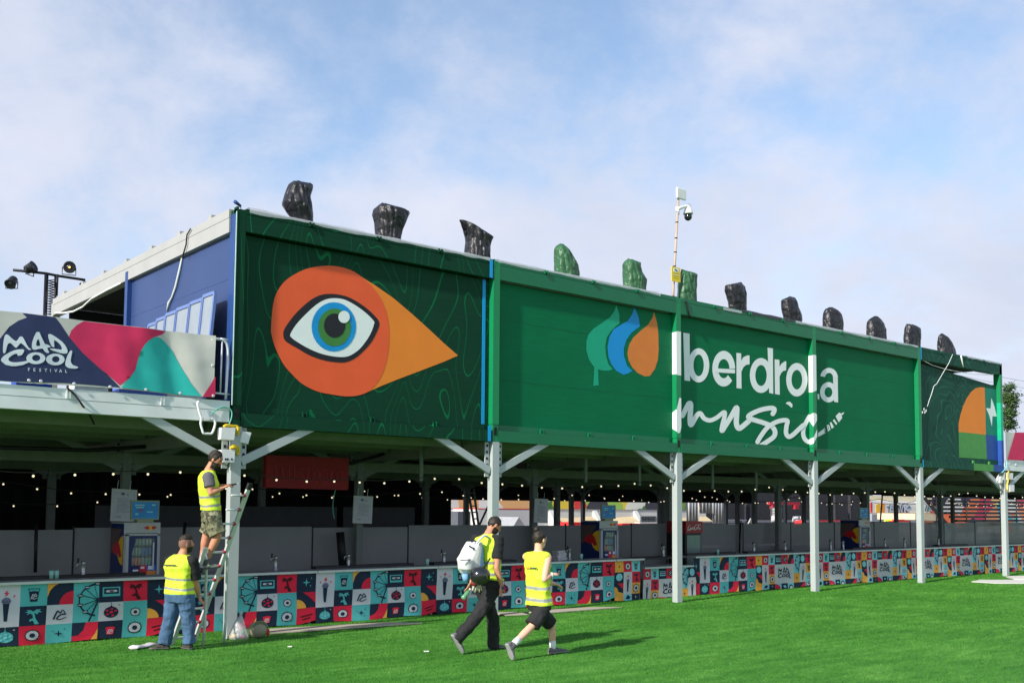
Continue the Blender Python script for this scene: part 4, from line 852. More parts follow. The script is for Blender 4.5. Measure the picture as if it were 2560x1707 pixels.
sf([(1090, 500), (1165, 405), (1290, 450), (1300, 580), (1225, 655), (1140, 655), (1085, 600)], True); sf([(1160, 580), (1165, 520), (1220, 470), (1225, 560)], True)
sf([(1310, 445), (1375, 415), (1400, 440), (1405, 600), (1430, 590), (1432, 440), (1500, 415), (1520, 460), (1518, 655), (1460, 660), (1410, 615), (1390, 662), (1325, 620)], True); b.build('letter_outline', r)
n = 0; xx = -8.0
while xx < 42:
    wdt = 2.42; film = xx > 15.5
    b = MB(); b.box(xx+.015, xx+wdt-.015, 4.93, 4.95, .05, 1.53+.02*math.sin(n*2.3), m_film if film else m_part); rt = thing('partition_panel', f'{ORD[n] if n < 20 else "last"} grey partition panel from the left behind the bar', 'partition', (xx+wdt/2, 4.94, 0), 'grey partition panels behind the bar'); b.build('panel', rt)
    b = MB(); b.box(xx-.015, xx+.015, 4.92, 4.96, 0, 1.57, m_black); b.build('frame_post', rt); xx += wdt; n += 1
for k, (a, c_) in enumerate(((.0, 2.9), (3.1, 6.0), (6.2, 8.4))):
    b = MB(); b.box(a+.8, c_+.8, 8.6, 8.64, .0, 1.95, M('dark_partition', (.10, .11, .115), rough=.8)); tag(b.build('rear_partition', base=(a+2, 8.6, 0)), f'{ORD[k]} darker partition from the left standing deep in the hall', 'partition', 'dark partitions deep in the hall')
for k in range(6):  # drapes added to darken the left part of the hall
    x0 = -16+k*4.8; b = MB(); nx = 40
    vs = []; 
    for i in range(nx+1): xx_ = x0+5.0*i/nx; dy = .06*math.sin(i*1.9+k)+.15*(k % 2); vs += [(xx_, 12.0+dy, 0), (xx_, 12.0+dy, 3.1)]
    b.add(vs, [(2*i, 2*i+2, 2*i+3, 2*i+1) for i in range(nx)], m_drape, True); tag(b.build('black_drape', base=(x0+2.4, 12, 0)), f'{ORD[k]} black drape from the left added to darken the back of the hall', 'drape', 'black drapes added to darken the back of the hall')
for k in range(10):
    x0 = 12.8+k*6.2; b = MB(); b.box(x0, x0+6.18, 18.80, 18.84, (2.26 if k < 4 else 2.86)+.03*math.sin(k*3), 3.4, m_drape); tag(b.build('black_valance', base=(x0+3, 18.8, 3.1)), f'{ORD[k]} black valance from the left above the bright openings', 'valance', 'black valances above the bright openings')
# slanted dark poles in the hall
for k, (pa, pb, yv) in enumerate((((1190, 1330), (1225, 1255), 9.0), ((2196, 1365), (2206, 1235), 7.5), ((455/1+0, 1385), (463, 1305), 4.5), ((88, 1430), (91, 1310), 4.6), ((858, 1425), (850, 1330), 4.55), ((1848, 1410), (1851, 1306), 4.85))):
    a = on(*pa, 1, yv); c_ = on(*pb, 1, yv); b = MB(); b.tube([a, c_], .03 if k != 4 else .09, m_black, 8); tag(b.build('dark_pole', base=a), f'{["slim dark pole leaning behind the walker with the backpack", "slim dark pole leaning left of the fifth front column", "thin dark pole at the partition left of the ladder", "thin dark pole at the leftmost partition", "thick dark wrapped pole beside the notice under the red sign", "thin dark pole at the smoked partition"][k]}', 'pole')

# ================================================================== STRING LIGHTS
bulb_me = None
def string(label, y, x0, x1, dx, zhi, sag, ph):
    global bulb_me
    r = thing('string_lights', label, 'string lights', (x0, y, zhi), 'festoon strings of bulbs in the hall')
    zf = lambda x: zhi-sag*(1-((((x+ph) % 5)-2.5)/2.5)**2)+.015*math.sin(x*3.1)
    b = MB(); N_ = int((x1-x0)/.5); b.tube([(x0+(x1-x0)*i/N_, y, zf(x0+(x1-x0)*i/N_)+.045) for i in range(N_+1)], .008, M('festoon_wire', (.03, .03, .03), rough=.7), 5); b.build('wire', r)
    x = x0+.1; n = 0
    while x < x1 and n < 98:
        if bulb_me is None:
            b = MB(); b.sph((x, y, zf(x)), .019, m_bulb, 10, 7); b.lathe([(.012, .02), (.012, .05)], (x, y, zf(x)), m_black, 6); o = b.build('bulb', r); bulb_me = (o, Vector((x, y, zf(x))))
        else:
            o = bulb_me[0].copy(); COL.objects.link(o); o.parent = r; o.location = Vector((x, y, zf(x)))-bulb_me[1]+ORIG[bulb_me[0].parent if False else bulb_root]-ORIG[r]
        if n == 0 and 'bulb_root' not in globals(): globals()['bulb_root'] = r
        x += dx*(1+.06*math.sin(n*5.3)); n += 1
string('nearest festoon string of warm bulbs over the bar front', 1.2, -5.2, 42, .54, 2.52, .14, 0)
string('middle festoon string of warm bulbs under the hall ceiling', 6.0, -3.0, 46, .62, 2.36, .20, 2.0)
string('farthest festoon string of warm bulbs deep in the hall', 10.5, 4.0, 50, .95, 2.42, .22, 1.0)
string('sloping festoon string behind the left counters', 8.2, -5.0, 3.2, .8, 2.22, .3, 3.1)

# ================================================================== ROOF: BAGGED LAMPS, CAMERA MAST, PLASTIC EDGE
def bag(label, zz, lev, mat, y, seed, group):
    rnd = random.Random(seed); rows = []
    pts = [(zz.y(xl, yy, y), zz.y(xr, yy, y)) for yy, xl, xr in lev]
    pts.sort(key=lambda p: (p[0].z+p[1].z))
    zs_ = [(a.z+b.z)/2 for a, b in pts]; zb = 6.43
    n = 30; K = 44; rings = []
    ztop = zs_[-1]
    # the top edge may slope: keep both end heights
    for i in range(n+1):
        t = i/n; zz_ = zb+(ztop-zb)*(1-(1-t)**1.25)
        if zz_ <= zs_[0]: a, b = pts[0]; xa_, xb_ = a.x, b.x
        else:
            for k in range(len(zs_)-1):
                if zs_[k] <= zz_ <= zs_[k+1]+1e-6:
                    u = (zz_-zs_[k])/max(1e-6, zs_[k+1]-zs_[k]); xa_ = pts[k][0].x*(1-u)+pts[k+1][0].x*u; xb_ = pts[k][1].x*(1-u)+pts[k+1][1].x*u; break
        h_ = (xb_-xa_)/2; c = (xa_+xb_)/2; kv = (c-CAM.x)/(y-CAM.y)
        d = min(.28, .62*h_/max(kv, .75)); w = math.sqrt(max(.2*h_*h_, h_*h_-(d*kv)**2))
        d *= 1-.55*max(0, t-.8)/.2
        ring = []
        for j in range(K):
            a = 2*math.pi*j/K; ca, sa = math.cos(a), math.sin(a)
            p = Vector((c+w*ca, y+d*math.copysign(abs(sa)**.85, sa), zz_))
            q = Vector((ca*1.5+seed*3.7, sa*1.5, zz_*2.2)); rg = 1-abs(noise.noise(q+Vector((zz_*1.3, 0, 0))))*2.6; rg2 = 1-abs(noise.noise(Vector((a*1.1+seed, zz_*7, 3))))*2.2; rg3 = abs(noise.noise(q*3.1))
            off = (.018*max(-.5, rg)+.010*max(-.5, rg2)-.012+.006*rg3)*min(1, (1-t)*6+.35)
            nd = Vector((ca*.3, sa, 0)); ring.append(p+nd*off+Vector((0, 0, .02*noise.noise(q*1.6))))
        rings.append(ring)
    b = MB(); b.loft(rings, mat, True, True)
    o = b.build('bagged_lamp', base=((pts[0][0].x+pts[0][1].x)/2, y, zb)); tag(o, label, 'bagged lamp', group); return o
zb1 = Z(680, 440, 4.055); zb2 = Z(1360, 590, 4.704); zb3 = Z(1920, 720, 4.704)
GB, GG = 'stage lamps on the roof wrapped in black bags', 'stage lamps on the roof wrapped in green bags'
for k, (lab, zz, lev, mt, gr) in enumerate((
 ('black bag over a roof lamp nearest the blue corner, square topped', zb1, [(72, 215, 420), (110, 165, 415), (190, 135, 390), (290, 100, 405), (330, 120, 408), (380, 150, 412), (440, 200, 414)], m_bagblack, GB),
 ('black bag over a roof lamp above the eye, widest with a flared right corner', zb1, [(283, 1110, 1170), (310, 1075, 1260), (360, 1030, 1390), (410, 1020, 1370), (470, 1040, 1350), (550, 1045, 1320), (610, 1050, 1305)], m_bagblack, GB),
 ('leaning black bag over a roof lamp, pointed left tip, by the blue stripe', zb1, [(452, 1890, 1975), (480, 1905, 2040), (540, 1930, 2120), (620, 1955, 2243), (680, 1965, 2215), (740, 1955, 2207), (800, 1945, 2207)], m_bagblack, GB),
 ('round topped green bag over a roof lamp, leftmost of the green ones', zb2, [(95, 190, 235), (120, 145, 270), (170, 122, 310), (250, 118, 355), (340, 120, 398), (420, 122, 410), (450, 125, 412)], m_baggreen, GG),
 ('green bag over a roof lamp with right-hand flap, middle green one', zb2, [(273, 985, 1040), (310, 940, 1150), (350, 925, 1140), (420, 928, 1150), (510, 928, 1204), (560, 930, 1200), (605, 930, 1195)], m_baggreen, GG),
 ('green bag over a roof lamp with two corners, right beside the camera mast', zb2, [(395, 1612, 1630), (435, 1600, 1815), (480, 1590, 1800), (550, 1580, 1795), (620, 1573, 1790), (700, 1570, 1790), (735, 1570, 1793)], m_baggreen, GG),
 ('crumpled black bag over a roof lamp, first right of the camera mast', zI, [(580, 455, 468), (600, 378, 482), (630, 376, 490), (680, 390, 491), (724, 397, 491)], m_bagblack, GB),
 ('flat topped black bag over a roof lamp above the big white lettering', zb3, [(108, 240, 328), (150, 155, 340), (230, 158, 360), (300, 170, 395), (350, 180, 400), (390, 185, 400)], m_bagblack, GB),
 ('broad round topped black bag over a roof lamp right of the fourth post', zb3, [(230, 720, 765), (260, 670, 830), (310, 650, 865), (400, 646, 885), (490, 648, 888)], m_bagblack, GB),
 ('gable topped black bag over a roof lamp, third from the right end', zb3, [(332, 1250, 1290), (370, 1195, 1330), (410, 1162, 1360), (480, 1160, 1385), (590, 1160, 1390)], m_bagblack, GB),
 ('boxy black bag over a roof lamp, second from the right end', zb3, [(433, 1620, 1740), (460, 1610, 1795), (540, 1600, 1798), (610, 1597, 1792), (672, 1597, 1788)], m_bagblack, GB),
 ('black bag over a roof lamp at the right end, tapering to a tip', zb3, [(537, 2035, 2065), (570, 2005, 2115), (630, 1995, 2160), (710, 1992, 2200), (770, 1992, 2208)], m_bagblack, GB))):
    bag(lab, zz, lev, mt, .36, k+1, gr)

zc = Z(1660, 460, 5.225); yc = .32
r = thing('camera_mast', 'slim metal mast with a white antenna on top and a yellow notice, on the roof', 'mast', (10.0, yc, 6.43)); q = lambda x, y, v=yc: zc.y(x, y, v)
pb, pt = q(118, 1420), q(185, 200)
b = MB(); b.tube([Vector((pb.x, yc, 6.40)), pb, pt], .030, M('mast_metal', lin(176, 160, 146), rough=.4, var=.2, vs=3, stretch=(1, 1, .6)), 10)
for t in (.28, .43, .58, .75, .86): c = pb.lerp(pt, t); b.cyl(c-Vector((0, 0, .012)), c+Vector((0, 0, .012)), .034, m_black, 10)
b.build('pole', r)
b = MB(); a = q(150, 190); c = q(272, 80); b.box(a.x, c.x, yc-.05, yc+.0, a.z, c.z, m_boxwhite); o = b.build('antenna', r)
mod_ = o.modifiers.new('b', 'BEVEL'); mod_.width = .03; mod_.segments = 3
b = MB(); a = q(78, 1268); c = q(192, 1105); b.box(a.x, c.x, yc-.05, yc-.035, a.z, c.z, M('yellow_notice', lin(236, 204, 34), rough=.5, var=.04)); W_ = c.x-a.x; H_ = c.z-a.z
b.box(a.x+.2*W_, a.x+.8*W_, yc-.053, yc-.0505, a.z+.66*H_, a.z+.92*H_, m_white); b.poly([(a.x+.30*W_, yc-.055, a.z+.86*H_), (a.x+.5*W_, yc-.055, a.z+.84*H_), (a.x+.72*W_, yc-.055, a.z+.72*H_), (a.x+.62*W_, yc-.055, a.z+.70*H_), (a.x+.36*W_, yc-.055, a.z+.77*H_)], m_black)
for t in (.54, .44, .36, .22): b.box(a.x+.15*W_, a.x+.85*W_, yc-.053, yc-.0505, a.z+t*H_, a.z+(t+.035)*H_, M('notice_yellow_print', lin(190, 170, 60), rough=.5) if t != .44 else m_white)
b.build('warning_notice', r)
b = MB(); b.lathe([(.20, 0), (.15, .05), (.06, .12), (.04, .16)], (pb.x, yc, 6.43), m_black, 12); b.build('base_clamp', r)
c = thing('dome_camera', 'white dome camera with a black eye hanging from the mast arm', 'camera', q(315, 450)); 
b = MB(); b.tube([q(172, 330), q(215, 310), q(300, 290), q(325, 285)], [.05, .04, .035, .05], m_boxwhite, 10); b.tube([q(178, 300), q(178, 400)], .04, m_boxwhite, 8); b.build('arm', c)
ctr = q(315, 395); b = MB(); b.lathe([(.0, .19), (.045, .185), (.06, .15), (.085, .10), (.108, .03), (.11, 0), (0, -.004)], ctr, m_boxwhite, 18); b.build('housing', c)
b = MB(); b.sph(ctr-Vector((0, 0, .06)), .088, M('dome_black', (.012, .012, .015), rough=.08, spec=.8), 16, 10); b.build('dome', c)
b = MB(); b.tube([Vector((pb.x+.1, yc-.1, 6.50)), Vector((10.25, .05, 6.49)), Vector((10.32, -.02, 6.42)), Vector((10.36, -.014, 6.25)), Vector((10.42, -.014, 6.08))], .018, m_wire, 6); tag(b.build('mast_cable', base=(10.3, 0, 6.4)), 'black cable running down from the camera mast over the roof edge', 'cable')
def film(label, x0, x1, seed, dark=False):
    b = MB(); n = int((x1-x0)/.09); vs = []
    for i in range(n+1):
        x = x0+(x1-x0)*i/n; k = noise.noise(Vector((x*1.3, seed, 0))); k2 = noise.noise(Vector((x*3.7, seed, 5)))
        vs += [(x, .30, H2+.02+.018*k2), (x, .03, H2+.030+.03*k+.012*k2), (x, -.018-.006*k2, H2+.012), (x, -.012, H2-.03-.035*max(0, k+.3)-.015*k2)]
    b.add(vs, [(4*i+j, 4*i+4+j, 4*i+5+j, 4*i+1+j) for i in range(n) for j in range(3)], m_film_clear if not dark else M('dark_plastic_film', (.03, .03, .033), rough=.25, alpha=.9), True)
    tag(b.build('plastic_sheet', base=((x0+x1)/2, 0, H2)), label, 'plastic sheet', 'plastic sheeting along the roof edge')
film('clear plastic sheet along the roof edge above the eye', .2, 4.9, 1); film('clear plastic sheet along the roof edge above the leaf emblem', 5.1, 9.5, 2); film('clear plastic sheet along the roof edge left of the right end lamps', 14.3, 20.0, 3)
film('clear plastic sheet at the right end of the roof edge', 22.8, 24.95, 5); film('dark plastic sheet under the bagged lamps near the fourth post', 12.2, 14.2, 7, True)
b = MB(); 
for (x0, x1) in ((11.55, 12.2), (13.6, 14.1)): 
    pass
b.obox((11.9, -.012, 6.44), (.32, 0, 0), (0, .003, 0), (0, 0, .03), m_film_clear); tag(b.build('tape_strip', base=(11.9, 0, 6.44)), 'pale tape strip on the roof beam between camera mast and next black bag', 'tape')
b = MB(); P = [z5.y(x, y, -.03) for x, y in ((320, 178), (285, 260), (235, 345), (165, 465), (135, 490), (115, 560), (90, 630), (72, 690))]; b.tube(P, .008, m_wcable, 6)
for x, y in ((40, 715), (25, 745), (48, 745), (60, 730)): p = z5.y(x, y, -.02); b.obox(p, (.018, 0, .012), (0, .006, 0), (-.009, 0, .024), m_wcable)
tag(b.build('hanging_strap', base=P[0]), 'white strap hanging from the roof across the contour panel', 'strap')
b = MB(); b.tube([z5.y(x, y, -.02) for x, y in ((400, 190), (410, 235), (424, 305))], .02, m_wcable, 6); tag(b.build('tape_tail', base=(22, 0, 6.3)), 'short white tape tail hanging from the roof beam near the right end', 'tape')
b = MB(); b.tube([z5.y(x, y, .04) for x, y in ((20, 232), (120, 285), (250, 325), (380, 350), (520, 372), (640, 378), (755, 372))], .008, m_wcable, 5); tag(b.build('slack_wire', base=(22, 0, 6.1)), 'thin slack wire under the roof beam of the contour panel', 'wire')
b = MB(); z1 = Z(0, 440, 2.614); P = [z1.x(x, y, -.06) for x, y in ((1245, 345), (1222, 385), (1216, 450), (1195, 520))]; b.tube(P, .012, m_wire, 6); tag(b.build('side_cable', base=P[0]), 'grey cable dropping over the white roof edge onto the blue wall', 'cable')
b = MB(); P = [z1.x(x, y, .03) for x, y in ((1190, 530), (1175, 610), (1150, 720), (1125, 790), (1105, 830), (1090, 885))]
b.tube(P, [.012, .022, .024, .018, .03, .012], M('pale_tape', (.55, .58, .56), rough=.6), 6); tag(b.build('wall_tape', base=P[0]), 'crumpled pale tape hanging on the blue wall', 'tape')
b = MB(); b.tube([(.1, .1, 6.545), (-.02, .04, 6.575)], [.02, .03], m_bluedark, 8); b.tube([(.1, .1, 6.43), (.1, .1, 6.55)], .015, m_alu, 6); tag(b.build('corner_lamp', base=(.1, .3, 6.5)), 'small blue lamp on the roof corner above the blue wall', 'lamp')
b = MB(); P = [z1.x(x, y, -.02) for x, y in ((360, 895), (420, 895), (480, 885), (540, 855), (600, 800), (700, 745), (790, 700))]; b.tube(P, .02, m_wcable, 6); tag(b.build('white_hose', base=P[0]), 'white hose sagging across the open dark rear bay', 'hose')

# ================================================================== LEFT DECK: BANNER, BARRIER, FRAMED PANELS, LAMP TOWER
B_G = M('banner_grey', (.56, .55, .52), rough=.75, var=.06); B_N = M('banner_navy', lin(42, 52, 92), rough=.7); B_M = M('banner_magenta', lin(206, 44, 92), rough=.75); B_T = M('banner_teal', lin(40, 176, 170), rough=.75); B_L = M('banner_letter', (.66, .72, .80), rough=.7)
yb = -.03
r = thing('festival_banner', 'fabric festival banner with navy, magenta and teal hills hung on the left deck rail', 'banner', (-2.6, yb, 3.58))
def bf(base, zz=z1):
    return lambda x, y, l: (lambda p: Vector((p.x, yb-.0025*base-.001*l, p.z)))(zz.y(x, y, yb))
def wrinkle(v):
    k = (1-max(0, (v.z-4.2))*.8)*(.16+.84*min(1, max(0, (v.x+1.95)/.5)))
    return Vector((v.x, v.y+.028*math.sin(v.x*5.1+.4*math.sin(v.z*5))*k+.014*math.sin(v.x*11.7+v.z*3.1)*k+.006*k*noise.noise(Vector((v.x*6, 0, v.z*7))), v.z+.012*math.sin(v.x*2.6)*(1 if v.z < 3.8 else 0)))
b = MB(); nx, nz = 90, 16; tl = [(0, 880), (145, 893), (360, 920), (545, 945), (1090, 1010), (1405, 1045)]
def topz(x):
    pts = [z1.y(*p, yb) for p in tl]
    if x < pts[0].x: return pts[0].z
    for a, c in zip(pts, pts[1:]):
        if a.x <= x <= c.x+1e-6: u = (x-a.x)/(c.x-a.x); return a.z*(1-u)+c.z*u
    return pts[-1].z
x0, x1 = -5.6, z1.y(1405, 1045, yb).x; zl = z1.y(1403, 1443, yb).z
vs = [(x0+(x1-x0)*i/nx, yb, zl+(topz(x0+(x1-x0)*i/nx)-zl)*j/nz) for j in range(nz+1) for i in range(nx+1)]
b.add(vs, [(j*(nx+1)+i, j*(nx+1)+i+1, (j+1)*(nx+1)+i+1, (j+1)*(nx+1)+i) for j in range(nz) for i in range(nx)], B_G, True)
def dense(pts, fn, m, lay):
    """fill an outline with a fine grid of cells so that it follows the folds of the cloth"""
    P = [Vector((p[0], p[1])) for p in pts]; bm = bmesh.new(); vv = [bm.verts.new((p.x, p.y, 0)) for p in P]; bm.faces.new(vv)
    xs = [p.x for p in P]; ys = [p.y for p in P]
    for ax, lo, hi, st in ((0, min(xs), max(xs), 26), (1, min(ys), max(ys), 45)):
        t = lo+st
        while t < hi: bmesh.ops.bisect_plane(bm, geom=bm.verts[:]+bm.edges[:]+bm.faces[:], plane_co=(t, 0, 0) if ax == 0 else (0, t, 0), plane_no=(1, 0, 0) if ax == 0 else (0, 1, 0)); t += st
    bmesh.ops.triangulate(bm, faces=bm.faces[:]); bm.verts.index_update()
    b.add([fn(v.co.x, v.co.y, .5) for v in bm.verts], [tuple(v.index for v in f.verts) for f in bm.faces], m, True); bm.free()
cm = lambda P, k=5: [(p.x, p.y) for p in catmull(P, k, True)]
dense([(-250, 1330), (-250, 1290), (0, 1062), (60, 985), (120, 945), (175, 925), (145, 895), (360, 922), (390, 960), (450, 1050), (540, 1155), (700, 1300), (785, 1388), (400, 1350), (0, 1333)], bf(1), B_N, 1)
dense([(547, 948), (1088, 1012), (1060, 1035), (1000, 1055), (950, 1095), (915, 1150), (900, 1200), (880, 1270), (840, 1325), (778, 1372), (700, 1300), (540, 1155), (450, 1050), (465, 1010), (500, 975)], bf(2), B_M, 2)
dense([(785, 1388), (840, 1330), (880, 1270), (900, 1200), (915, 1150), (945, 1100), (970, 1075), (1000, 1057), (1030, 1052), (1055, 1060), (1085, 1085), (1130, 1140), (1180, 1240), (1240, 1340), (1310, 1434)], bf(3), B_T, 3)
dense([(1404, 1310), (1320, 1437), (1403, 1440)], bf(3), B_M, 3)
zl_ = Z(0, 820, 10.69); festival_logo(b, bf(4, zl_), B_L, 2)
f = bf(4, zl_)
for k, ch in enumerate('FESTIVAL'):
    gx = [735, 880, 1035, 1180, 1325, 1450, 1575, 1730][k]; gy = 1125+ (gx-735)*.066; v, fc = glyphs(ch); b.add([f(gx+a*118, gy-c*118, .5) for a, c in v], fc, B_L)
b.deform(wrinkle); b.build('banner_cloth', r)
b = MB()
for x, y in ((190, 1335), (268, 1340), (485, 1357), (720, 1377), (955, 1395), (1178, 1418), (1393, 1435), (1392, 1072), (1391, 1238)):
    p = z1.y(x, y, yb-.02); b.lathe([(.012, -.004), (.022, -.004), (.022, .004), (.012, .004)], p, m_alu, 10, (0, 1, 0))
b.build('eyelet', r)['kind'] = 'stuff'
rl = thing('crowd_barrier', 'round cornered steel tube barrier behind the end of the festival banner', 'barrier', (-.2, .06, 3.53))
P = [z1.y(x, y, .06) for x, y in ((1400, 1062), (1440, 1065), (1468, 1080), (1485, 1110), (1490, 1200), (1475, 1460))]; P = [Vector((-3.0, .06, P[0].z))]+P
b = MB(); b.tube(catmull(P, 4), .02, m_alu, 8); b.build('outer_tube', rl); b = MB(); a = z1.y(1452, 1080, .06); c = z1.y(1440, 1420, .06); b.tube([a, c], .012, m_alu, 6); b.tube([(c.x-.12, .06, c.z), (c.x+.18, .06, c.z-.005)], .014, m_alu, 6); b.build('inner_tube', rl)
fb = M('frame_blue_white', lin(128, 156, 222, .62), rough=.35, var=.05); fg = M('frosted_panel', (.27, .31, .35), rough=.4)
zw = Z(300, 720, 5.227); edges = [(280, 490), (385, 432), (500, 378), (640, 318), (810, 258), (975, 195), (1130, 110)]
for k in range(6):
    x0 = -.30; a = on(*zw(*edges[k]), 0, x0); c = on(*zw(*edges[k+1]), 0, x0); zt = (a.z+c.z)/2+.02*k; lean = .10
    r = thing('framed_panel', f'{ORD[k]} from the left of the pale framed panels leaning along the blue wall', 'panel', (x0, (a.y+c.y)/2, 3.5), 'pale framed panels leaning along the blue wall')
    y0, y1 = min(a.y, c.y)+.012, max(a.y, c.y)-.012
    mk = lambda y, z: Vector((x0+lean*(z-3.5)/1.2, y, z)); b = MB()
    for (p, q_) in ((mk(y0, 3.5), mk(y0, zt)), (mk(y1, 3.5), mk(y1, zt)), (mk(y0, zt), mk(y1, zt)), (mk(y0, 3.53), mk(y1, 3.53))): b.beam(p, q_, .05, .045, fb, up=(1, 0, 0))
    b.build('frame', r); b = MB(); b.add([mk(y0, 3.53)-Vector((.004, 0, 0)), mk(y1, 3.53)-Vector((.004, 0, 0)), mk(y1, zt)-Vector((.004, 0, 0)), mk(y0, zt)-Vector((.004, 0, 0))], [(0, 1, 2, 3)], fg); b.build('pane', r)
for k, (xa_, xb_, mt, lab) in enumerate(((-5.4, -3.2, m_white, 'low white crate on the deck under the banner, far left'), (-2.95, -2.5, M('crate_blue', lin(40, 80, 190), rough=.5), 'small blue crate under the banner below the festival name'), (-2.2, -1.75, m_white, 'low white crate under the middle of the banner'), (-1.6, -.95, M('crate_pale_blue', lin(90, 120, 210), rough=.5), 'pale blue crate under the teal hill of the banner'), (-.9, -.4, m_white, 'low white crate under the right end of the banner'))):
    b = MB(); b.box(xa_, xb_, .22, .5, 3.505, 3.66, mt); b.box(xa_+.05, xb_-.05, .212, .219, 3.60, 3.63, m_boxwhite); b.box(xa_-.01, xb_+.01, .21, .51, 3.662, 3.68, mt); tag(b.build('low_crate', base=((xa_+xb_)/2, .35, 3.5)), lab, 'crate', 'low crates behind the banner')
# lamp tower behind the deck
zt_ = Z(0, 640, 6.535); yt = 13.0; T = lambda x, y, v=yt: zt_.y(x, y, v)
r = thing('lamp_tower', 'black lattice tower with a cross bar of stage lamps behind the left deck', 'lamp tower', T(780, 980))
b = MB()
for (xa_, xb_, yv) in ((735, 745, yt-.12), (770, 775, yt+.12), (925, 940, yt-.05)):
    top = T(xb_, 300, yv); b.tube([Vector((top.x-.0, yv, 3.3)) if xa_ < 900 else T(xa_, 650, yv), top], .03, m_black, 8)
cA, cB = T(770, 300), T(935, 330)
for k in range(14):
    ya = 400+k*42; p = T(775, ya); q2 = T(905, ya+30); q3 = T(905, ya-12); b.tube([p, q2], .014, m_black, 5); b.tube([p, q3], .012, m_black, 5)
b.tube([T(905, 330), T(905, 980)], .03, m_black, 6); b.build('lattice_mast', r)
b = MB(); b.tube([T(215, 228), T(750, 285), T(950, 325), T(1390, 392)], .035, m_black, 8); b.tube([T(1390, 392), T(1300, 465)], .02, m_black, 6); b.build('cross_bar', r)
def lamp(label, c, ax, rr, ln, lit=False):
    l = thing('stage_lamp', label, 'stage lamp', c, 'black stage lamps on the lattice tower'); c = Vector(c); ax = Vector(ax).normalized()
    b = MB(); b.lathe([(rr*.45, -ln*.55), (rr*.8, -ln*.45), (rr*.9, 0), (rr, ln*.45), (rr*1.08, ln*.5), (rr*.9, ln*.5), (.0, ln*.3)], c, m_black, 16, ax); b.build('housing', l)
    sd = ax.cross(Vector((0, 0, 1))).normalized(); b = MB(); b.tube([c+sd*rr*1.1, c+sd*rr*1.12-Vector((0, 0, rr*1.3)), c-sd*rr*1.12-Vector((0, 0, rr*1.3)), c-sd*rr*1.1], .014, m_black, 6); b.build('yoke', l)
    b = MB(); b.lathe([(rr*.85, ln*.40), (0, ln*.42)], c, M('lamp_lens', (.05, .05, .06), rough=.1, spec=.8), 16, ax)
    if lit: b.sph(c+ax*ln*.46, rr*.16, M('lit_filament', (1, .5, .08), emit=2.0, var=0), 8, 6)
    b.build('lens', l)
lamp('black stage lamp hanging under the left end of the tower bar', T(195, 420), (-.45, -.6, -.65), .13, .27); lamp('black stage lamp on top of the left part of the cross bar', T(490, 200), (.5, -.6, .35), .135, .24); lamp('round black stage lamp with orange glow on the right of the tower bar', T(1130, 190), (-.2, -.95, -.1), .145, .22, True)

# right deck banner
r = thing('festival_banner', 'grey and magenta festival banner at the right edge beyond the green modules', 'banner', (25.6, yb, 3.58))
zr = Z(2300, 840, 3.919); b = MB(); f0 = lambda x, y, k: (lambda p: Vector((p.x, yb-.003*k, p.z)))(zr.y(x, y, yb))
A0 = zr.y(836, 935, yb); xr_ = 30.0; nx = 30; zt0, zb0 = A0.z, zr.y(850, 1212, yb).z
vs = [(A0.x+(xr_-A0.x)*i/nx, yb+.012*math.sin(i*.9), zb0+(zt0-zb0)*j/6) for j in range(7) for i in range(nx+1)]
b.add(vs, [(j*(nx+1)+i, j*(nx+1)+i+1, (j+1)*(nx+1)+i+1, (j+1)*(nx+1)+i) for j in range(6) for i in range(nx)], B_G, True)
b.poly([f0(928, 942, 6), f0(1060, 945, 6), f0(1060, 1218, 6), f0(1000, 1218, 6), f0(853, 1208, 6)], B_M); b.poly([f0(1060, 945, 6.5), f0(1180, 955, 6.5), f0(1180, 1225, 6.5), f0(1000, 1218, 6.5), f0(1040, 1150, 6.5)], B_N); b.build('banner_cloth', r)

# ================================================================== ELECTRICAL BOXES AND CABLES
ze = Z(480, 1000, 7.84)
def ebox(label, P4, y, d, parent=None):
    r = thing('electrical_box', label, 'electrical box', P4[0], 'white electrical boxes on the columns'); b = MB(); b.prism(P4, (0, d, 0), m_boxwhite); b.build('box', r)
    c = sum(P4, Vector())/4; l = MB(); l.prism([c+(p-c)*.94-Vector((0, .006, 0)) for p in P4], (0, .005, 0), M('box_lid_white', (.72, .73, .73), rough=.35)); l.build('lid', r); return r
yq = -.12; E = lambda x, y, v=yq: ze.y(x, y, v)
ebox('upper white electrical box on the first column, above the man on the ladder', [E(572, 535), E(858, 545), E(828, 785), E(556, 768)], yq, .115)
r = ebox('lower white electrical box with sockets beside the head of the man on the ladder', [E(568, 970), E(848, 968), E(832, 1220), E(600, 1218)], yq, .115)
b = MB()
for x in (660, 700, 780): p = E(x, 1150, yq-.008); b.box(p.x-.012, p.x+.012, yq-.012, yq-.007, p.z-.02, p.z+.01, m_black)
b.build('socket', r)['kind'] = 'stuff'
ebox('tilted pale electrical box right of the first column', [E(990, 605, -.02), E(1165, 635, -.02), E(1100, 862, -.02), E(945, 825, -.02)], -.02, .09)
def cable(name, label, P, rad, m, base=None): b = MB(); b.tube(catmull(P, 5), rad, m, 7); tag(b.build(name, base=P[0]), label, 'cable')
b = MB(); b.tube(catmull([E(620, 520, -.08), E(680, 492, -.08), E(800, 510, -.05), E(890, 520, -.03), E(915, 590, -.03), E(890, 680, -.02)], 5), .022, m_yellow, 7); b.tube(catmull([E(860, 530, -.04), E(900, 560, -.06), E(880, 640, -.05)], 5), .02, m_yellow, 7); tag(b.build('yellow_cable', base=E(880, 540)), 'yellow cable loops over the upper electrical box of the first column', 'cable')
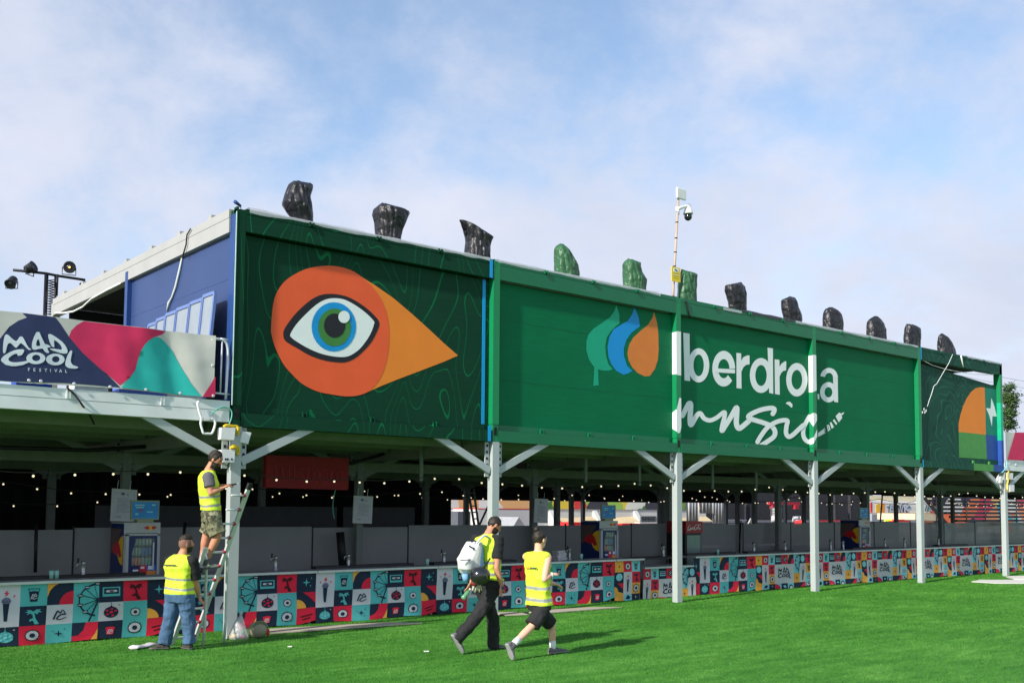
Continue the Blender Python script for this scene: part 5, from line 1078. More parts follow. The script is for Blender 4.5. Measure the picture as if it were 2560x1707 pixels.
b = MB(); b.tube(catmull([E(760, 945, -.13), E(800, 905, -.1), E(860, 900, -.06), E(905, 950, -.03), E(908, 1010, -.02), E(880, 1070, -.02)], 5), .024, m_yellow, 7); b.tube(catmull([E(790, 930, -.14), E(850, 930, -.12), E(880, 1000, -.05)], 5), .02, m_yellow, 7); tag(b.build('yellow_cable', base=E(850, 940)), 'yellow cable loop over the lower electrical box of the first column', 'cable')
cable('white_cable', 'thick white cable hanging in a loop from the left deck edge', [E(130, 20, -.05), E(110, 80, -.05), E(140, 220, -.05), E(180, 350, -.05), E(170, 460, -.05), E(200, 580, -.05), E(230, 650, -.05), E(310, 655, -.05), E(385, 650, -.05), E(430, 560, -.05), E(455, 450, -.05), E(430, 385, -.05), E(380, 360, -.05)], .017, m_wcable)
b = MB(); b.prism([E(225, 345, -.06), E(375, 330, -.06), E(380, 365, -.06), E(220, 385, -.06)], (0, .04, 0), m_boxwhite); tag(b.build('cable_connector', base=E(300, 355)), 'white connector on the deck edge at the end of the cable loop', 'connector')
cable('green_cable', 'green cable running down the first column from the deck', [E(380, 280, -.04), E(470, 190, -.03), E(620, 130, -.02), E(730, 160, -.03), E(780, 240, -.03), E(770, 360, -.03), E(720, 490, -.03)], .010, m_tealcable)
cable('black_cable', 'black cable drooping from the left deck edge', [z1.y(440, 1385, -.03), z1.y(490, 1430, -.03), z1.y(540, 1500, -.03), z1.y(585, 1560, .3), z1.y(615, 1620, .8)], .014, m_wire)
zq = Z(2440, 1140, 9.8); Q = lambda x, y, v=-.1: zq.y(x, y, v)
ebox('upper white electrical box right of the sixth column', [Q(795, 410), Q(908, 410), Q(905, 570), Q(815, 575)], -.1, .09); ebox('lower white electrical box right of the sixth column', [Q(820, 700), Q(940, 705), Q(938, 865), Q(830, 870)], -.1, .09)
ebox('narrow white electrical box left of the sixth column', [Q(590, 490, -.02), Q(655, 490, -.02), Q(645, 660, -.02), Q(585, 650, -.02)], -.02, .08)
cable('yellow_cable', 'yellow cable running down between the boxes of the sixth column', [Q(800, 370), Q(775, 450), Q(785, 600), Q(750, 780), Q(800, 880)], .022, m_yellow)
cable('cyan_cable', 'pale blue cable curling past the corner of the royal blue paint', [Q(750, 130, -.05), Q(745, 250, -.05), Q(690, 340, -.05), Q(635, 400, -.05)], .015, M('cyan_cable', (.2, .6, .7), rough=.5))
cable('grey_cable', 'coiled grey cable left of the sixth column', [Q(560, 450, 0), Q(500, 560, 0), Q(520, 650, 0), Q(580, 690, 0), Q(610, 800, 0)], .012, m_galv)
zg2 = Z(660, 1120, 7.84); cable('hanging_cable', 'thin green cable hanging below the red beer sign', [zg2.y(1400, 810, 3.2), zg2.y(1370, 950, 3.2), zg2.y(1350, 1100, 3.2), zg2.y(1355, 1250, 3.2), zg2.y(1380, 1380, 3.2)], .009, m_tealcable)

# ================================================================== BEYOND THE HALL
def wallq(mb, x0, y0, x1, y1, yv, m, th=.25):
    """upright block whose front face is the photo rectangle on the plane y = yv"""
    a = on(x0, y0, 1, yv); c = on(x1, y1, 1, yv); mb.box(min(a.x, c.x), max(a.x, c.x), yv, yv+th, min(a.z, c.z), max(a.z, c.z), m)
YW = 27.0
m_conc = M('white_concrete', (.62, .62, .60), rough=.8, var=.06, vs=.6); m_graf = patchwork('graffiti_patchwork', [lin(226, 226, 214), lin(70, 120, 60), lin(214, 60, 60), lin(226, 200, 70), lin(120, 150, 80), lin(230, 230, 225), lin(60, 60, 70), lin(150, 190, 90)], 1.3)
m_graf2 = patchwork('graffiti_red_white', [lin(230, 228, 220), lin(200, 40, 50), lin(236, 236, 230), lin(60, 60, 70), lin(236, 180, 120), lin(226, 226, 226)], .9)
a = on(1100, 1300, 1, YW); c = on(1712, 1300, 1, YW); zt = on(1560, 1254, 1, YW).z; zm = on(1560, 1273, 1, YW).z
r = thing('retaining_wall', 'white concrete wall with painted graffiti along its top behind the hall', 'wall', ((a.x+c.x)/2, YW, 0))
b = MB(); b.box(a.x-6, c.x+2, YW, YW+.3, -.01, zm, m_conc)
k = 0; x = a.x-6
while x < c.x+1.5: b.prism([(x, YW-.002, zm-.02), (x+.001, YW-1.2, .3), (x+.001, YW-.002, .3)], (.3, 0, 0), m_conc); x += 3.3
b.build('wall', r)
b = MB(); b.box(a.x-6, on(1330, 1300, 1, YW).x, YW-.05, YW+.25, zm+.002, zm+.75, m_graf2); b.box(on(1330, 1300, 1, YW).x+.01, c.x+2, YW-.05, YW+.25, zm+.002, zm+1.1, m_graf); b.build('graffiti_band', r)
b = MB(); ms = M('sand_bank', lin(206, 186, 150), rough=.95, var=.15, vs=1.5); x0 = on(1390, 1300, 1, YW).x; x1 = c.x+2; n = 24; vs = []
for i in range(n+1):
    x = x0+(x1-x0)*i/n; h = on(1560, 1292+2*math.sin(i), 1, YW).z; vs += [(x, YW-.01, h), (x, YW-2.6, -.01)]
b.add(vs, [(2*i, 2*i+1, 2*i+3, 2*i+2) for i in range(n)], ms, True); o = b.build('sand_bank', base=(x0, YW-1, 0)); tag(o, None, None, kind='structure')
def simple(name, label, cat, rects, yv, mats, group=None, th=.25):
    b = MB()
    for (x0, y0, x1, y1), m in zip(rects, mats): wallq(b, x0, y0, x1, y1, yv, m, th); yv -= .012
    c = on((rects[0][0]+rects[0][2])/2, rects[0][3], 1, yv); return tag(b.build(name, base=c), label, cat, group)
m_redb = M('barrier_red', lin(220, 50, 50), rough=.6); m_wh2 = M('drape_white', (.72, .72, .71), rough=.8, var=.05, vs=3, stretch=(3, 3, .4))
simple('white_trailer', 'white trailer with dark roof line seen left of the hair bun walker', 'trailer', [(1195, 1272, 1335, 1318), (1195, 1270, 1335, 1273)], 24, [m_conc, m_redb], th=2)
simple('grey_tent', 'small grey gable tent behind the second front column', 'tent', [(1145, 1278, 1176, 1325)], 23, [M('tent_grey', (.10, .11, .13), rough=.8)], th=2)
b = MB(); p1, p2, p3 = on(1282, 1318, 1, 22), on(1297, 1292, 1, 22), on(1315, 1318, 1, 22); b.prism([p1, p2, p3], (0, 2, 0), M('tent_pale', (.35, .36, .38), rough=.8)); tag(b.build('pale_tent', base=p1), 'pale pointed tent right of the backpack walker', 'tent')
simple('red_vehicle', 'red block seen through the opening right of the hair bun walker', 'container', [(1428, 1305, 1458, 1318)], 22, [m_redb], th=1.2)
simple('road_barrier', 'long red and white barrier at the foot of the sand bank', 'barrier', [(1555, 1308, 1690, 1312), (1600, 1305, 1660, 1308)], 22.5, [m_redb, m_conc], th=.4)
b = MB()
for k in range(6):
    for j in range(2): a = on(1604+k*6.2, 1290+j*8, 1, 22.8); c = on(1608.5+k*6.2, 1296.5+j*8, 1, 22.8); b.box(a.x, c.x, 22.8, 22.9, c.z, a.z, M('rack_dark', (.06, .07, .08), rough=.7))
a = on(1602, 1289, 1, 22.9); c = on(1646, 1306, 1, 22.9); b.box(a.x, c.x, 22.9, 22.94, c.z-.3, a.z, M('rack_pale', (.4, .42, .42), rough=.7)); tag(b.build('crate_rack', base=(a.x, 22.9, 0)), 'dark rack of small crates on the sand bank', 'rack')
for k, (x0, x1, y1, lab) in enumerate(((1717, 1746, 1308, 'white drape nearest the third front column'), (1751, 1782, 1283, 'short white drape, middle of the three, with a dark gap below'), (1783, 1812, 1308, 'white drape at the left edge of the dark stage'))):
    b = MB(); a = on(x0, 1248, 1, 21.0); c = on(x1, y1, 1, 21.0); n = 14; vs = []
    for i in range(n+1): x = a.x+(c.x-a.x)*i/n; dy = .05*math.sin(i*1.7); vs += [(x, 21+dy, c.z), (x, 21+dy, a.z+.6), (x, 21.05+dy, a.z+.6), (x, 21.05+dy, c.z)]
    b.add(vs, [(4*i+j, 4*i+4+j, 4*i+4+(j+1) % 4, 4*i+(j+1) % 4) for i in range(n) for j in range(4)], m_wh2, True); tag(b.build('white_drape', base=(a.x, 21, c.z)), lab, 'drape', 'white drapes beside the stage')
# stage
YS = 22.0; r = thing('stage', 'dark open stage with a red arch and instruments behind the third and fourth front columns', 'stage', on(1960, 1310, 1, YS)); m_stg = M('stage_dark', (.030, .030, .036), rough=.8, var=.3); m_stg2 = M('stage_grey', (.075, .075, .085), rough=.8)
S = lambda x, y, v=YS: on(x, y, 1, v)
b = MB(); wallq(b, 1690, 1205, 2163, 1330, 30, m_stg, .2); b.build('backdrop', r)
b = MB(); a, c = S(1750, 1306), S(2160, 1318); b.box(a.x, c.x+4, YS, 29.9, -.005, max(.4, a.z-.0), m_stg2); b.build('platform', r)
b = MB(); wallq(b, 1925, 1254, 2000, 1262, 26, M('stage_red', lin(170, 40, 56), rough=.7)); wallq(b, 1932, 1262, 1940, 1272, 25.9, M('stage_red')); wallq(b, 1988, 1262, 1998, 1272, 25.9, M('stage_red')); b.build('red_arch', r)
b = MB(); wallq(b, 2045, 1300, 2102, 1303, YS, m_redb, .1); b.build('red_edge', r)
for k, px in enumerate((1848, 1868, 2030, 2088, 2126)): b = MB(); wallq(b, px, 1238, px+7, 1310, YS+.5+k*.3, m_stg, .2); b.build('stage_post', r)
m_rail = M('rail_white', (.6, .6, .6), rough=.5)
rl = thing('stage_rail', 'white rail with small equipment at the front of the stage', 'rail', S(1835, 1300)); b = MB(); b.tube([S(1815, 1300, 21.6), S(1866, 1300, 21.6)], .04, m_rail, 6); b.tube([S(1815, 1310, 21.6), S(1866, 1310, 21.6)], .04, m_rail, 6)
b.build('rail_bar', rl)['kind'] = 'stuff'
def drum(label, px, py, k):
    r = thing('drum_kit', label, 'drums', S(px, py, 23)); rnd = random.Random(k)
    for i in range(5): b = MB(); p = S(px+rnd.uniform(-9, 9)*1.0, py-rnd.uniform(2, 9), 23+rnd.uniform(-.4, .4)); b.lathe([(.16+.05*rnd.random(), 0), (.2, .02), (.2, .22), (.0, .24)], p, m_rail if i % 2 else m_steel, 12, (rnd.uniform(-.6, .6), -1, rnd.uniform(-.2, .4))); b.build('drum', r)
    b = MB()
    for i in range(5): x = px-10+i*5; b.tube([S(x, py+2, 23), S(x+rnd.uniform(-4, 4), py-12-rnd.uniform(0, 4), 23)], .02, m_rail, 5)
    b.build('stand', r)['kind'] = 'stuff'
drum('drum kit with white stands at the left of the stage', 1938, 1305, 3); drum('smaller drum kit right of the tall inner column on the stage', 1990, 1306, 5)
b = MB(); 
for k in range(4): wallq(b, 1945, 1270+k*7, 1954, 1275.5+k*7, 22.6, M('amp_pale', (.34, .34, .34), rough=.6), .4)
wallq(b, 1943.5, 1268, 1955.5, 1300, 22.75, m_stg2, .5); tag(b.build('speaker_stack', base=S(1950, 1305, 22.6)), 'tall stack of pale speakers on the stage', 'speakers')
b = MB(); p = [S(2002, 1312, 21.5), S(2011, 1312, 21.5), S(2013, 1302, 21.5), S(2006, 1300, 21.5)]; b.prism(p, (0, .5, 0), m_redb); tag(b.build('red_cover', base=p[0]), 'bright red folded cover on the stage front', 'cover')
b = MB(); b.tube([S(1870, 1310, 21.4), S(1876, 1296, 21.4), S(1878, 1310, 21.4)], .045, m_rail, 6); b.tube([S(1872, 1304, 21.4), S(1878, 1304, 21.4)], .035, m_rail, 6); tag(b.build('step_ladder', base=S(1874, 1310, 21.4)), 'small white step ladder in front of the stage', 'ladder')
b = MB(); b.tube([S(1888.5, 1300, 21.4), S(1888.5, 1311, 21.4)], .05, m_rail, 6); b.sph(S(1888.5, 1299.5, 21.4), .06, m_rail); tag(b.build('white_post', base=S(1888, 1311, 21.4)), 'short white post in front of the stage', 'post')
for k, (xa_, xb_) in enumerate(((1170, 1184), (1196, 1205))):
    b = MB(); b.tube([on(xa_, 1222, 1, 8.0), on(xa_+18, 1325, 1, 8.0)], .035, m_innercol, 6); b.tube([on(xb_, 1222, 1, 8.0), on(xb_+14, 1325, 1, 8.0)], .035, m_innercol, 6)
    for t in range(6): y = 1232+t*16; b.tube([on(xa_+18*(y-1222)/103, y, 1, 8.0), on(xb_+14*(y-1222)/103, y, 1, 8.0)], .018, m_innercol, 5)
    if k == 0: tag(b.build('hall_ladder', base=on(1185, 1325, 1, 8.0)), 'grey ladder standing in the hall behind the backpack walker', 'ladder')
# graffiti wall with lettering, building, crowd barrier at the right
YG = 30.0; G_ = lambda x, y, v=YG: on(x, y, 1, v)
r = thing('graffiti_wall', 'painted wall with big silver letters between the fourth and fifth front columns', 'wall', G_(2235, 1300)); b = MB(); m_cr = M('wall_cream', lin(224, 214, 180), rough=.8)
wallq(b, 2168, 1254, 2330, 1283, YG, M('wall_pale', lin(226, 222, 214), rough=.8), .3); wallq(b, 2168, 1238, 2330, 1254.5, YG+.4, m_cr, .3); wallq(b, 2190, 1259, 2200, 1280, YG-.02, c_sun, .02); wallq(b, 2202, 1258, 2212, 1280, YG-.02, M('wall_orange', lin(236, 150, 40), rough=.7), .02); wallq(b, 2176, 1256, 2181, 1280, YG-.02, m_redb, .02); wallq(b, 2168, 1281, 2330, 1284, YG-.1, M('ledge_tan', lin(196, 160, 120), rough=.8), .1)
b.build('wall', r)
b = MB(); zG = Z(1840, 1230, 4.3556); gf = lambda lay: (lambda x, y, l: (lambda p: Vector((p.x, YG-.03-.02*lay-.004*l, p.z)))(zG.y(x, y, YG)))
m_sil = M('letter_silver', lin(200, 204, 214), rough=.6); m_out = M('letter_outline', lin(60, 64, 76), rough=.7)
bl = lambda ox, P: [[(ox+x, y) for x, y in s] for s in P]
LETT = [[(1668, 210), (1680, 140), (1715, 145), (1690, 170), (1720, 195), (1668, 212)], [(1765, 135), (1735, 140), (1730, 175), (1755, 172), (1732, 178), (1735, 212), (1765, 205)], [(1775, 135), (1790, 212), (1812, 140)], [(1825, 135), (1828, 212)], [(1868, 135), (1832, 175), (1872, 212)]]
for P in LETT: stroke(b, P, 26, gf(1), m_out, smooth=False)
for k, P in enumerate(LETT): stroke(b, P, 17, gf(2+.3*k), m_sil, smooth=False)
for P in ([(2060, 200), (2075, 140), (2100, 150), (2090, 200)], [(2110, 150), (2140, 200), (2160, 160)]): stroke(b, P, 16, gf(1), m_out, smooth=False); stroke(b, P, 9, gf(2), M('letter_teal', lin(120, 180, 180), rough=.7), smooth=False)
for (x, y, m) in ((1650, 160, M('blot_blue', lin(60, 150, 200), rough=.7)), (1885, 165, M('blot_blue')), (1790, 225, m_redb), (1860, 215, M('wall_orange')), (2125, 215, m_redb)): disc2(b, x, y, 14, 10, gf(.5), m)
b.build('graffiti_lettering', r)
r = thing('service_building', 'low grey building with two dark windows under the painted wall', 'building', G_(2240, 1305)); b = MB(); wallq(b, 2180, 1284.5, 2300, 1312, YG-.6, M('service_grey', lin(150, 156, 164), rough=.8), .5); b.build('wall', r)
for (x0, x1) in ((2208, 2230), (2243, 2266)): b = MB(); wallq(b, x0, 1286, x1, 1299, YG-.64, M('window_dark', (.03, .035, .04), rough=.2), .03); b.build('window', r)
for k in range(4):
    b = MB(); p = G_(2213+k*5.2, 1308, 25); b.lathe([(.16, 0), (.22, .5), (.2, .95), (.07, 1.05), (.11, 1.18), (.1, 1.3), (0, 1.36)], (p.x, 25, -.012), M('far_vest', lin(200, 220, 60), rough=.7), 10); tag(b.build('person', base=(p.x, 25, 0)), 'distant person in a yellow vest before the low grey building', 'person', 'distant people in yellow vests')
simple('crowd_barrier', 'red barrier before the low grey building', 'barrier', [(2232, 1301, 2275, 1304), (2240, 1298, 2262, 1301)], 24.5, [m_redb, m_redb], th=.3)
b = MB(); P = [on(2288, 1283, 1, 24), on(2338, 1284, 1, 24), on(2362, 1302, 1, 24), on(2288, 1299, 1, 24)]; b.prism(P, (0, 3, 0), M('awning_beige', lin(214, 200, 170), rough=.8)); tag(b.build('beige_awning', base=P[0]), 'beige sloping awning behind the fifth front column', 'awning')
# bleacher with planks, mural behind it
YB = 24.0; m_mur = patchwork('mural_blocks', [lin(232, 150, 100), lin(60, 176, 190), lin(236, 120, 70), lin(226, 226, 220), lin(214, 60, 90), lin(40, 44, 80), lin(244, 196, 110), lin(90, 200, 200)], .55, stretch=(1, 1, 1.6))
r = thing('mural_wall', 'brightly painted wall in orange and turquoise seen between the bleacher planks', 'wall', on(2440, 1310, 1, 31)); b = MB(); a = on(2295, 1240, 1, 31); c = on(2700, 1312, 1, 31); b.box(a.x, c.x, 31, 31.3, -.01, on(2400, 1228, 1, 31).z, m_mur); b.build('wall', r)
r = thing('bleacher', 'black stepped bleacher of horizontal planks at the right', 'bleacher', on(2430, 1315, 1, YB))
for k in range(9):
    b = MB(); y = 1233+k*9.6; xl = 2305+ (k*13 if k > 1 else 0); a = on(xl, y, 1, YB); c = on(2680, y, 1, YB); z = on(2430, y, 1, YB).z; b.box(a.x, c.x, YB, YB+.35, z-.12, z+.06, m_black); b.build('plank', r)
b = MB(); b.beam(on(2300, 1232, 1, YB-.1), on(2375, 1318, 1, YB-.1), .1, .25, m_black); b.build('stringer', r)
for px in (2340, 2378, 2415, 2462, 2500, 2540):
    b = MB(); b.tube([Vector((on(px, 1318, 1, YB).x, YB-.06, -.01)), Vector((on(px, 1300, 1, YB).x, YB-.06, on(px, 1240, 1, YB).z))], .05, m_black, 6); b.build('support_tube', r)
# tree beyond the right end
r = thing('young_tree', 'small leafy tree rising behind the right end of the green modules', 'tree', (43, 9.5, 0)); yt = 9.5; tr = lambda x, y: z5.y(x, y, yt)
base = tr(855, 905); b = MB(); mt_ = M('bark', (.09, .075, .055), rough=.9); b.tube([Vector((base.x, yt, 3.4)), base, tr(860, 760), tr(862, 600), tr(858, 500)], [.06, .055, .045, .03, .012], mt_, 7)
rt = random.Random(3)
for k in range(9): t = tr(860, 860-40*k); b.tube([t, t+Vector((rt.uniform(-.5, .7), rt.uniform(-.5, .5), rt.uniform(.3, .6)))], [.022, .006], mt_, 5)
b.tube([tr(880, 770), tr(915, 870), tr(945, 935)], .02, m_black, 5); b.build('trunk', r)
b = MB(); ml = [M('leaf_dark', (.022, .055, .014), rough=.6, var=.3), M('leaf_mid', (.042, .095, .022), rough=.6, var=.3), M('leaf_light', (.075, .14, .035), rough=.6, var=.3)]
clus = []
for k in range(85):
    y = 480+430*rt.random()**.9; hw = 30+58*math.sin(math.pi*min(1, max(.05, (y-470)/440)))**.8; x = 872+rt.uniform(-1, 1)*hw*.62+ (8 if y < 700 else -6); clus.append((tr(x, y), rt.uniform(.14, .30)))
for c, rr_ in clus:
    m = rt.choice(ml)
    for i in range(34):
        d = Vector((rt.gauss(0, 1), rt.gauss(0, 1), rt.gauss(0, 1))).normalized()*rr_*rt.random()**.5; p = c+d+Vector((0, rt.uniform(-.25, .25), 0)); u = Vector((rt.gauss(0, 1), rt.gauss(0, 1), rt.gauss(0, 1))).normalized(); v = u.orthogonal().normalized(); s = rt.uniform(.05, .10)
        b.add([p-u*s, p+v*s*.45, p+u*s, p-v*s*.45], [(0, 1, 2, 3)], m if rt.random() < .7 else rt.choice(ml))
b.build('crown', r)
for k in range(4):
    a = zr.y(830, 318+k*70, 20); P = [a+Vector((-20+40*i/8, 0, -.6*(1-((i-4)/4)**2)-.02*i)) for i in range(9)]; b = MB(); b.tube(P, .012, m_wire, 4); tag(b.build('overhead_wire', base=P[4]), f'{ORD[k]} thin overhead wire from the top at the right end of the modules', 'wire', 'overhead wires at the right')

# ================================================================== THINGS ON THE GRASS
def board(label, P, m=m_ply, th=.018):
    b = MB(); P = [Vector((p.x, p.y, .012+.0*i)) for i, p in enumerate(P)]; b.prism(P, (0, 0, th), m); tag(b.build('plywood_board', base=P[0]), label, 'board', 'plywood boards on the grass')
gz = lambda zz, x, y: zz.z(x, y, .02)
z8 = Z(680, 1080, 2.8); z2a = Z(1080, 1240, 3.5625)
a, c = gz(z8, -60, 1410), gz(z8, 1050, 1335); d = Vector((c.x-a.x, c.y-a.y, 0)); n = Vector((-d.y, d.x, 0)).normalized()
board('long grey plywood board on the grass along the counters, left of the walkers', [a, c, c+n*.35-d.normalized()*.45, a+n*.55])
a, c = gz(z2a, 655, 1060), gz(z2a, 850, 1052); board('short plywood board on the grass between the two walkers', [a, c, c+Vector((.1, .42, 0)), gz(z2a, 590, 1045)+Vector((0, .25, 0))])
zz_ = Z(1100, 1480, 3.564); a, c = gz(zz_, 880, 190), gz(zz_, 1620, 132); board('plywood board on the grass right of the walker in black shorts', [a, c, c+Vector((-.6, .34, 0)), a+Vector((0, .42, 0))])
zz_ = Z(1900, 1380, 3.564); mw = M('pale_board', (.66, .65, .60), rough=.7, var=.05)
P = [gz(zz_, 1885, 262), gz(zz_, 2100, 276), gz(zz_, 2900, 280), gz(zz_, 2900, 246), gz(zz_, 1960, 246)]; board('pale pointed board lying on the grass near the right edge, nearer one', P, mw)
P = [gz(zz_, 2190, 222), gz(zz_, 2260, 240), gz(zz_, 2900, 262), gz(zz_, 2900, 205), gz(zz_, 2230, 216)]; P = [p+Vector((0, 0, .0)) for p in P]; board('pale board on the grass behind the nearer one, beside the sixth column', P, mw, .03)
# plastic bag, cap bag, tray
z7 = Z(320, 1040, 2.613)
gb = z7.z(720, 1455, .0); dep = depth_of(gb); D7 = lambda x, y, o=0: at_depth(*z7(x, y), dep+o)
r = thing('plastic_bag', 'clear knotted plastic bag with yellow contents standing on the grass by the first column', 'bag', gb); b = MB(); rings = []; rnd = random.Random(4)
for (y, xl, xr) in ((1462, 648, 788), (1430, 655, 784), (1390, 672, 772), (1350, 692, 762), (1320, 708, 752), (1308, 722, 748), (1300, 730, 744), (1288, 726, 750), (1275, 732, 748)):
    a, c = D7(xl, y), D7(xr, y); ctr = (a+c)/2; w = (c-a).length/2; rings.append([ctr+RT*(w*(1+.10*noise.noise(Vector((j*.9, y*.03, 1))))*math.cos(j*math.pi/10))+Vector((FW.x, FW.y, 0))*(w*.7*math.sin(j*math.pi/10))+Vector((0, 0, .012*noise.noise(Vector((j*.7, y*.05, 7)))))for j in range(20)])
for q in rings[0]: q.z = max(.004, q.z)
b.loft(rings, M('thin_clear_plastic', (.75, .77, .80), rough=.18, alpha=.45, spec=.8, bump=.8, bs=14), True); b.build('bag_skin', r)
b = MB()
for (x, y, rad, m) in ((690, 1440, .055, M('contents_yellow', lin(226, 190, 60), rough=.6)), (730, 1435, .05, M('contents_white', (.6, .58, .58), rough=.6)), (750, 1448, .045, M('contents_red', lin(190, 100, 90), rough=.6)), (715, 1405, .04, M('contents_white')), (672, 1452, .04, M('contents_yellow'))):
    p = D7(x, y); p.z = max(rad*.8, p.z); b.ell(p, RT*rad*1.2, Vector((FW.x, FW.y, 0))*rad, Vector((0, 0, rad*.8)), m, 10, 7)
b.build('contents', r)
gb2 = z7.z(850, 1448, 0); dep2 = depth_of(gb2); r = thing('canvas_bag', 'round khaki canvas bag with a dark seam lying on the grass by the clear bag', 'bag', gb2); c = at_depth(*z7(848, 1410), dep2); c.z = .125
b = MB(); b.ell(c, RT*.145, Vector((FW.x, FW.y, 0))*.13, Vector((.0, 0, .125)), M('khaki_canvas', lin(150, 146, 122), rough=.9, bump=.4, bs=10), 18, 12); b.build('bag_body', r)
b = MB(); b.tube(catmull([c+RT*(-.05)+Vector((-FW.x*.12, -FW.y*.12, .06)), c+RT*.02+Vector((-FW.x*.1, -FW.y*.1, .12)), c+RT*.10+Vector((-FW.x*.05, -FW.y*.05, .115)), c+RT*.15+Vector((0, 0, .03))], 5), .014, M('strap_green', lin(120, 136, 90), rough=.9), 6); b.build('strap', r)
b = MB(); b.ell(c+RT*.15-Vector((0, 0, .04)), RT*.03, Vector((FW.x, FW.y, 0))*.03, Vector((0, 0, .06)), M('orange_cloth', lin(170, 70, 40), rough=.9), 8, 6); b.build('orange_flap', r)
a = z7.z(60, 1528, 0); c = z7.z(205, 1500, 0); b = MB(); d = (c-a); d.z = 0; n = Vector((-d.y, d.x, 0)).normalized()
rings = []
for i in range(9): t = i/8; p = a+d*t; w = .075*(1+.2*math.sin(i*2.1)); h = .045*(1+.25*math.sin(i*1.3)); rings.append([p+n*(w+w*math.cos(q*math.pi/5))+Vector((0, 0, .006+h*(.5+.5*math.sin(q*math.pi/5))*(1.0))) for q in range(10)])
b.loft(rings, M('wrapped_film', (.74, .70, .74), rough=.2, bump=.5, bs=12, spec=.7), True); tag(b.build('wrapped_parcel', base=a), 'flat parcel in white film on the grass by the man in jeans', 'parcel')
b = MB(); p = on(1066, 1628, 2, .01); b.obox(p+Vector((0, 0, .006)), RT*.035, Vector((FW.x, FW.y, 0)).normalized()*.02, (0, 0, .005), m_boxwhite); tag(b.build('paper_scrap', base=p), 'white paper scrap on the grass left of the walkers', 'litter')
b = MB(); p = on(725, 1616, 2, .01); b.obox(p+Vector((0, 0, .006)), RT*.03, Vector((FW.x, FW.y, 0)).normalized()*.02, (0, 0, .005), m_boxwhite); tag(b.build('paper_scrap', base=p), 'white paper scrap on the grass right of the khaki bag', 'litter')

# ================================================================== PEOPLE
_dummy = M('skin', lin(208, 150, 122), rough=.55, var=.05, vs=6)
def solid(name, mb, parent, voxel, sm=2, paint=None, mats=None, wr=0):
    """weld overlapping shapes into one continuous skin and colour its faces"""
    me = bpy.data.meshes.new('w'); o0 = ORIG[parent]; me.from_pydata([tuple(v-o0) for v in mb.v], [], mb.f); me.update()
    ob = bpy.data.objects.new('w', me); COL.objects.link(ob)
    a = ob.modifiers.new('r', 'REMESH'); a.mode = 'VOXEL'; a.voxel_size = voxel; a.use_smooth_shade = True
    c = ob.modifiers.new('s', 'SMOOTH'); c.factor = .5; c.iterations = sm
    dg = bpy.context.evaluated_depsgraph_get(); out = bpy.data.meshes.new_from_object(ob.evaluated_get(dg)); bpy.data.objects.remove(ob); bpy.data.meshes.remove(me)
    out.name = name; out.materials.clear()
    if wr:                                             # cloth folds: sharp ridges running down and across
        ns = [v.normal.copy() for v in out.vertices]
        for v, n in zip(out.vertices, ns):
            p = v.co; a = 1-abs(noise.noise(Vector((p.x*7, p.y*7, p.z*2.6))))*3; c_ = 1-abs(noise.noise(Vector((p.x*5+9, p.y*5, p.z*9))))*3
            v.co = p+n*(wr*(.55*max(-.6, a)+.45*max(-.6, c_)-.25))
        out.update()
    for m in (mats or mb.mats): out.materials.append(m)
    for p in out.polygons:
        p.use_smooth = True; p.material_index = paint(p.center+o0, p.normal) if paint else 0
    o = bpy.data.objects.new(name, out); COL.objects.link(o); o.parent = parent; ORIG[o] = o0; return o
def ering(c, lat, fwd, a, b, n=22, pw=.82):
    return [Vector(c)+lat*(a*math.copysign(abs(math.cos(t))**pw, math.cos(t)))+fwd*(b*math.copysign(abs(math.sin(t))**pw, math.sin(t))) for t in (2*math.pi*k/n for k in range(n))]
def limb(mb, P, Rr, m, n=14):
    Q = []; RR = []
    for i in range(len(P)-1):
        for k in range(5): t = k/5; Q.append(P[i].lerp(P[i+1], t)); s = t*t*(3-2*t); RR.append(Rr[i]*(1-s)+Rr[i+1]*s)
    Q.append(P[-1]); RR.append(Rr[-1]); mb.tube(Q, RR, m, n)
    for p, r in zip(P, Rr): mb.sph(p, r*.98, m, 12, 8)
def hand(mb, wrist, d, palm_n, m, curl=.5, side=1):
    d = d.normalized(); s = d.cross(palm_n).normalized(); nn = s.cross(d).normalized()
    mb.ell(wrist+d*.05, d*.055, s*.040, nn*.017, m, 12, 8)
    for k in range(4):
        b = wrist+d*.088+s*(.030-.020*k); L = (.036, .042, .039, .030)[k]; p1 = b+d*L*math.cos(curl*.5)-nn*L*math.sin(curl*.5); p2 = p1+d*L*.75*math.cos(curl*1.3)-nn*L*.75*math.sin(curl*1.3)
        mb.tube([b-d*.02, b, p1, p2], [.010, .0095, .009, .007], m, 8); mb.sph(p2, .007, m, 8, 6)
    t0 = wrist+d*.028+s*side*.034; t1 = t0+d*.032+s*side*.026-nn*.01; t2 = t1+d*.028+s*side*.004-nn*.012; mb.tube([t0, t1, t2], [.013, .011, .008], m, 8); mb.sph(t2, .008, m, 8, 6)
def shoe(mb, heel, toe, upv, m, k=1.0):
    d = (toe-heel).normalized(); up = (upv-d*upv.dot(d)).normalized(); s = d.cross(up).normalized(); L = (toe-heel).length; rings = []
    for t, w, h in ((0, .022, .05), (.04, .034, .075), (.2, .038, .085), (.42, .040, .075), (.62, .048, .055), (.82, .046, .042), (.95, .034, .032), (1.0, .016, .022)):
        c = heel+d*L*t; rings.append([c+s*(w*k*math.copysign(abs(math.cos(a))**.7, math.cos(a)))+up*(h*k*(.5+.5*math.copysign(abs(math.sin(a))**.6, math.sin(a)))) for a in (2*math.pi*j/16 for j in range(16))])
    mb.loft(rings, m)
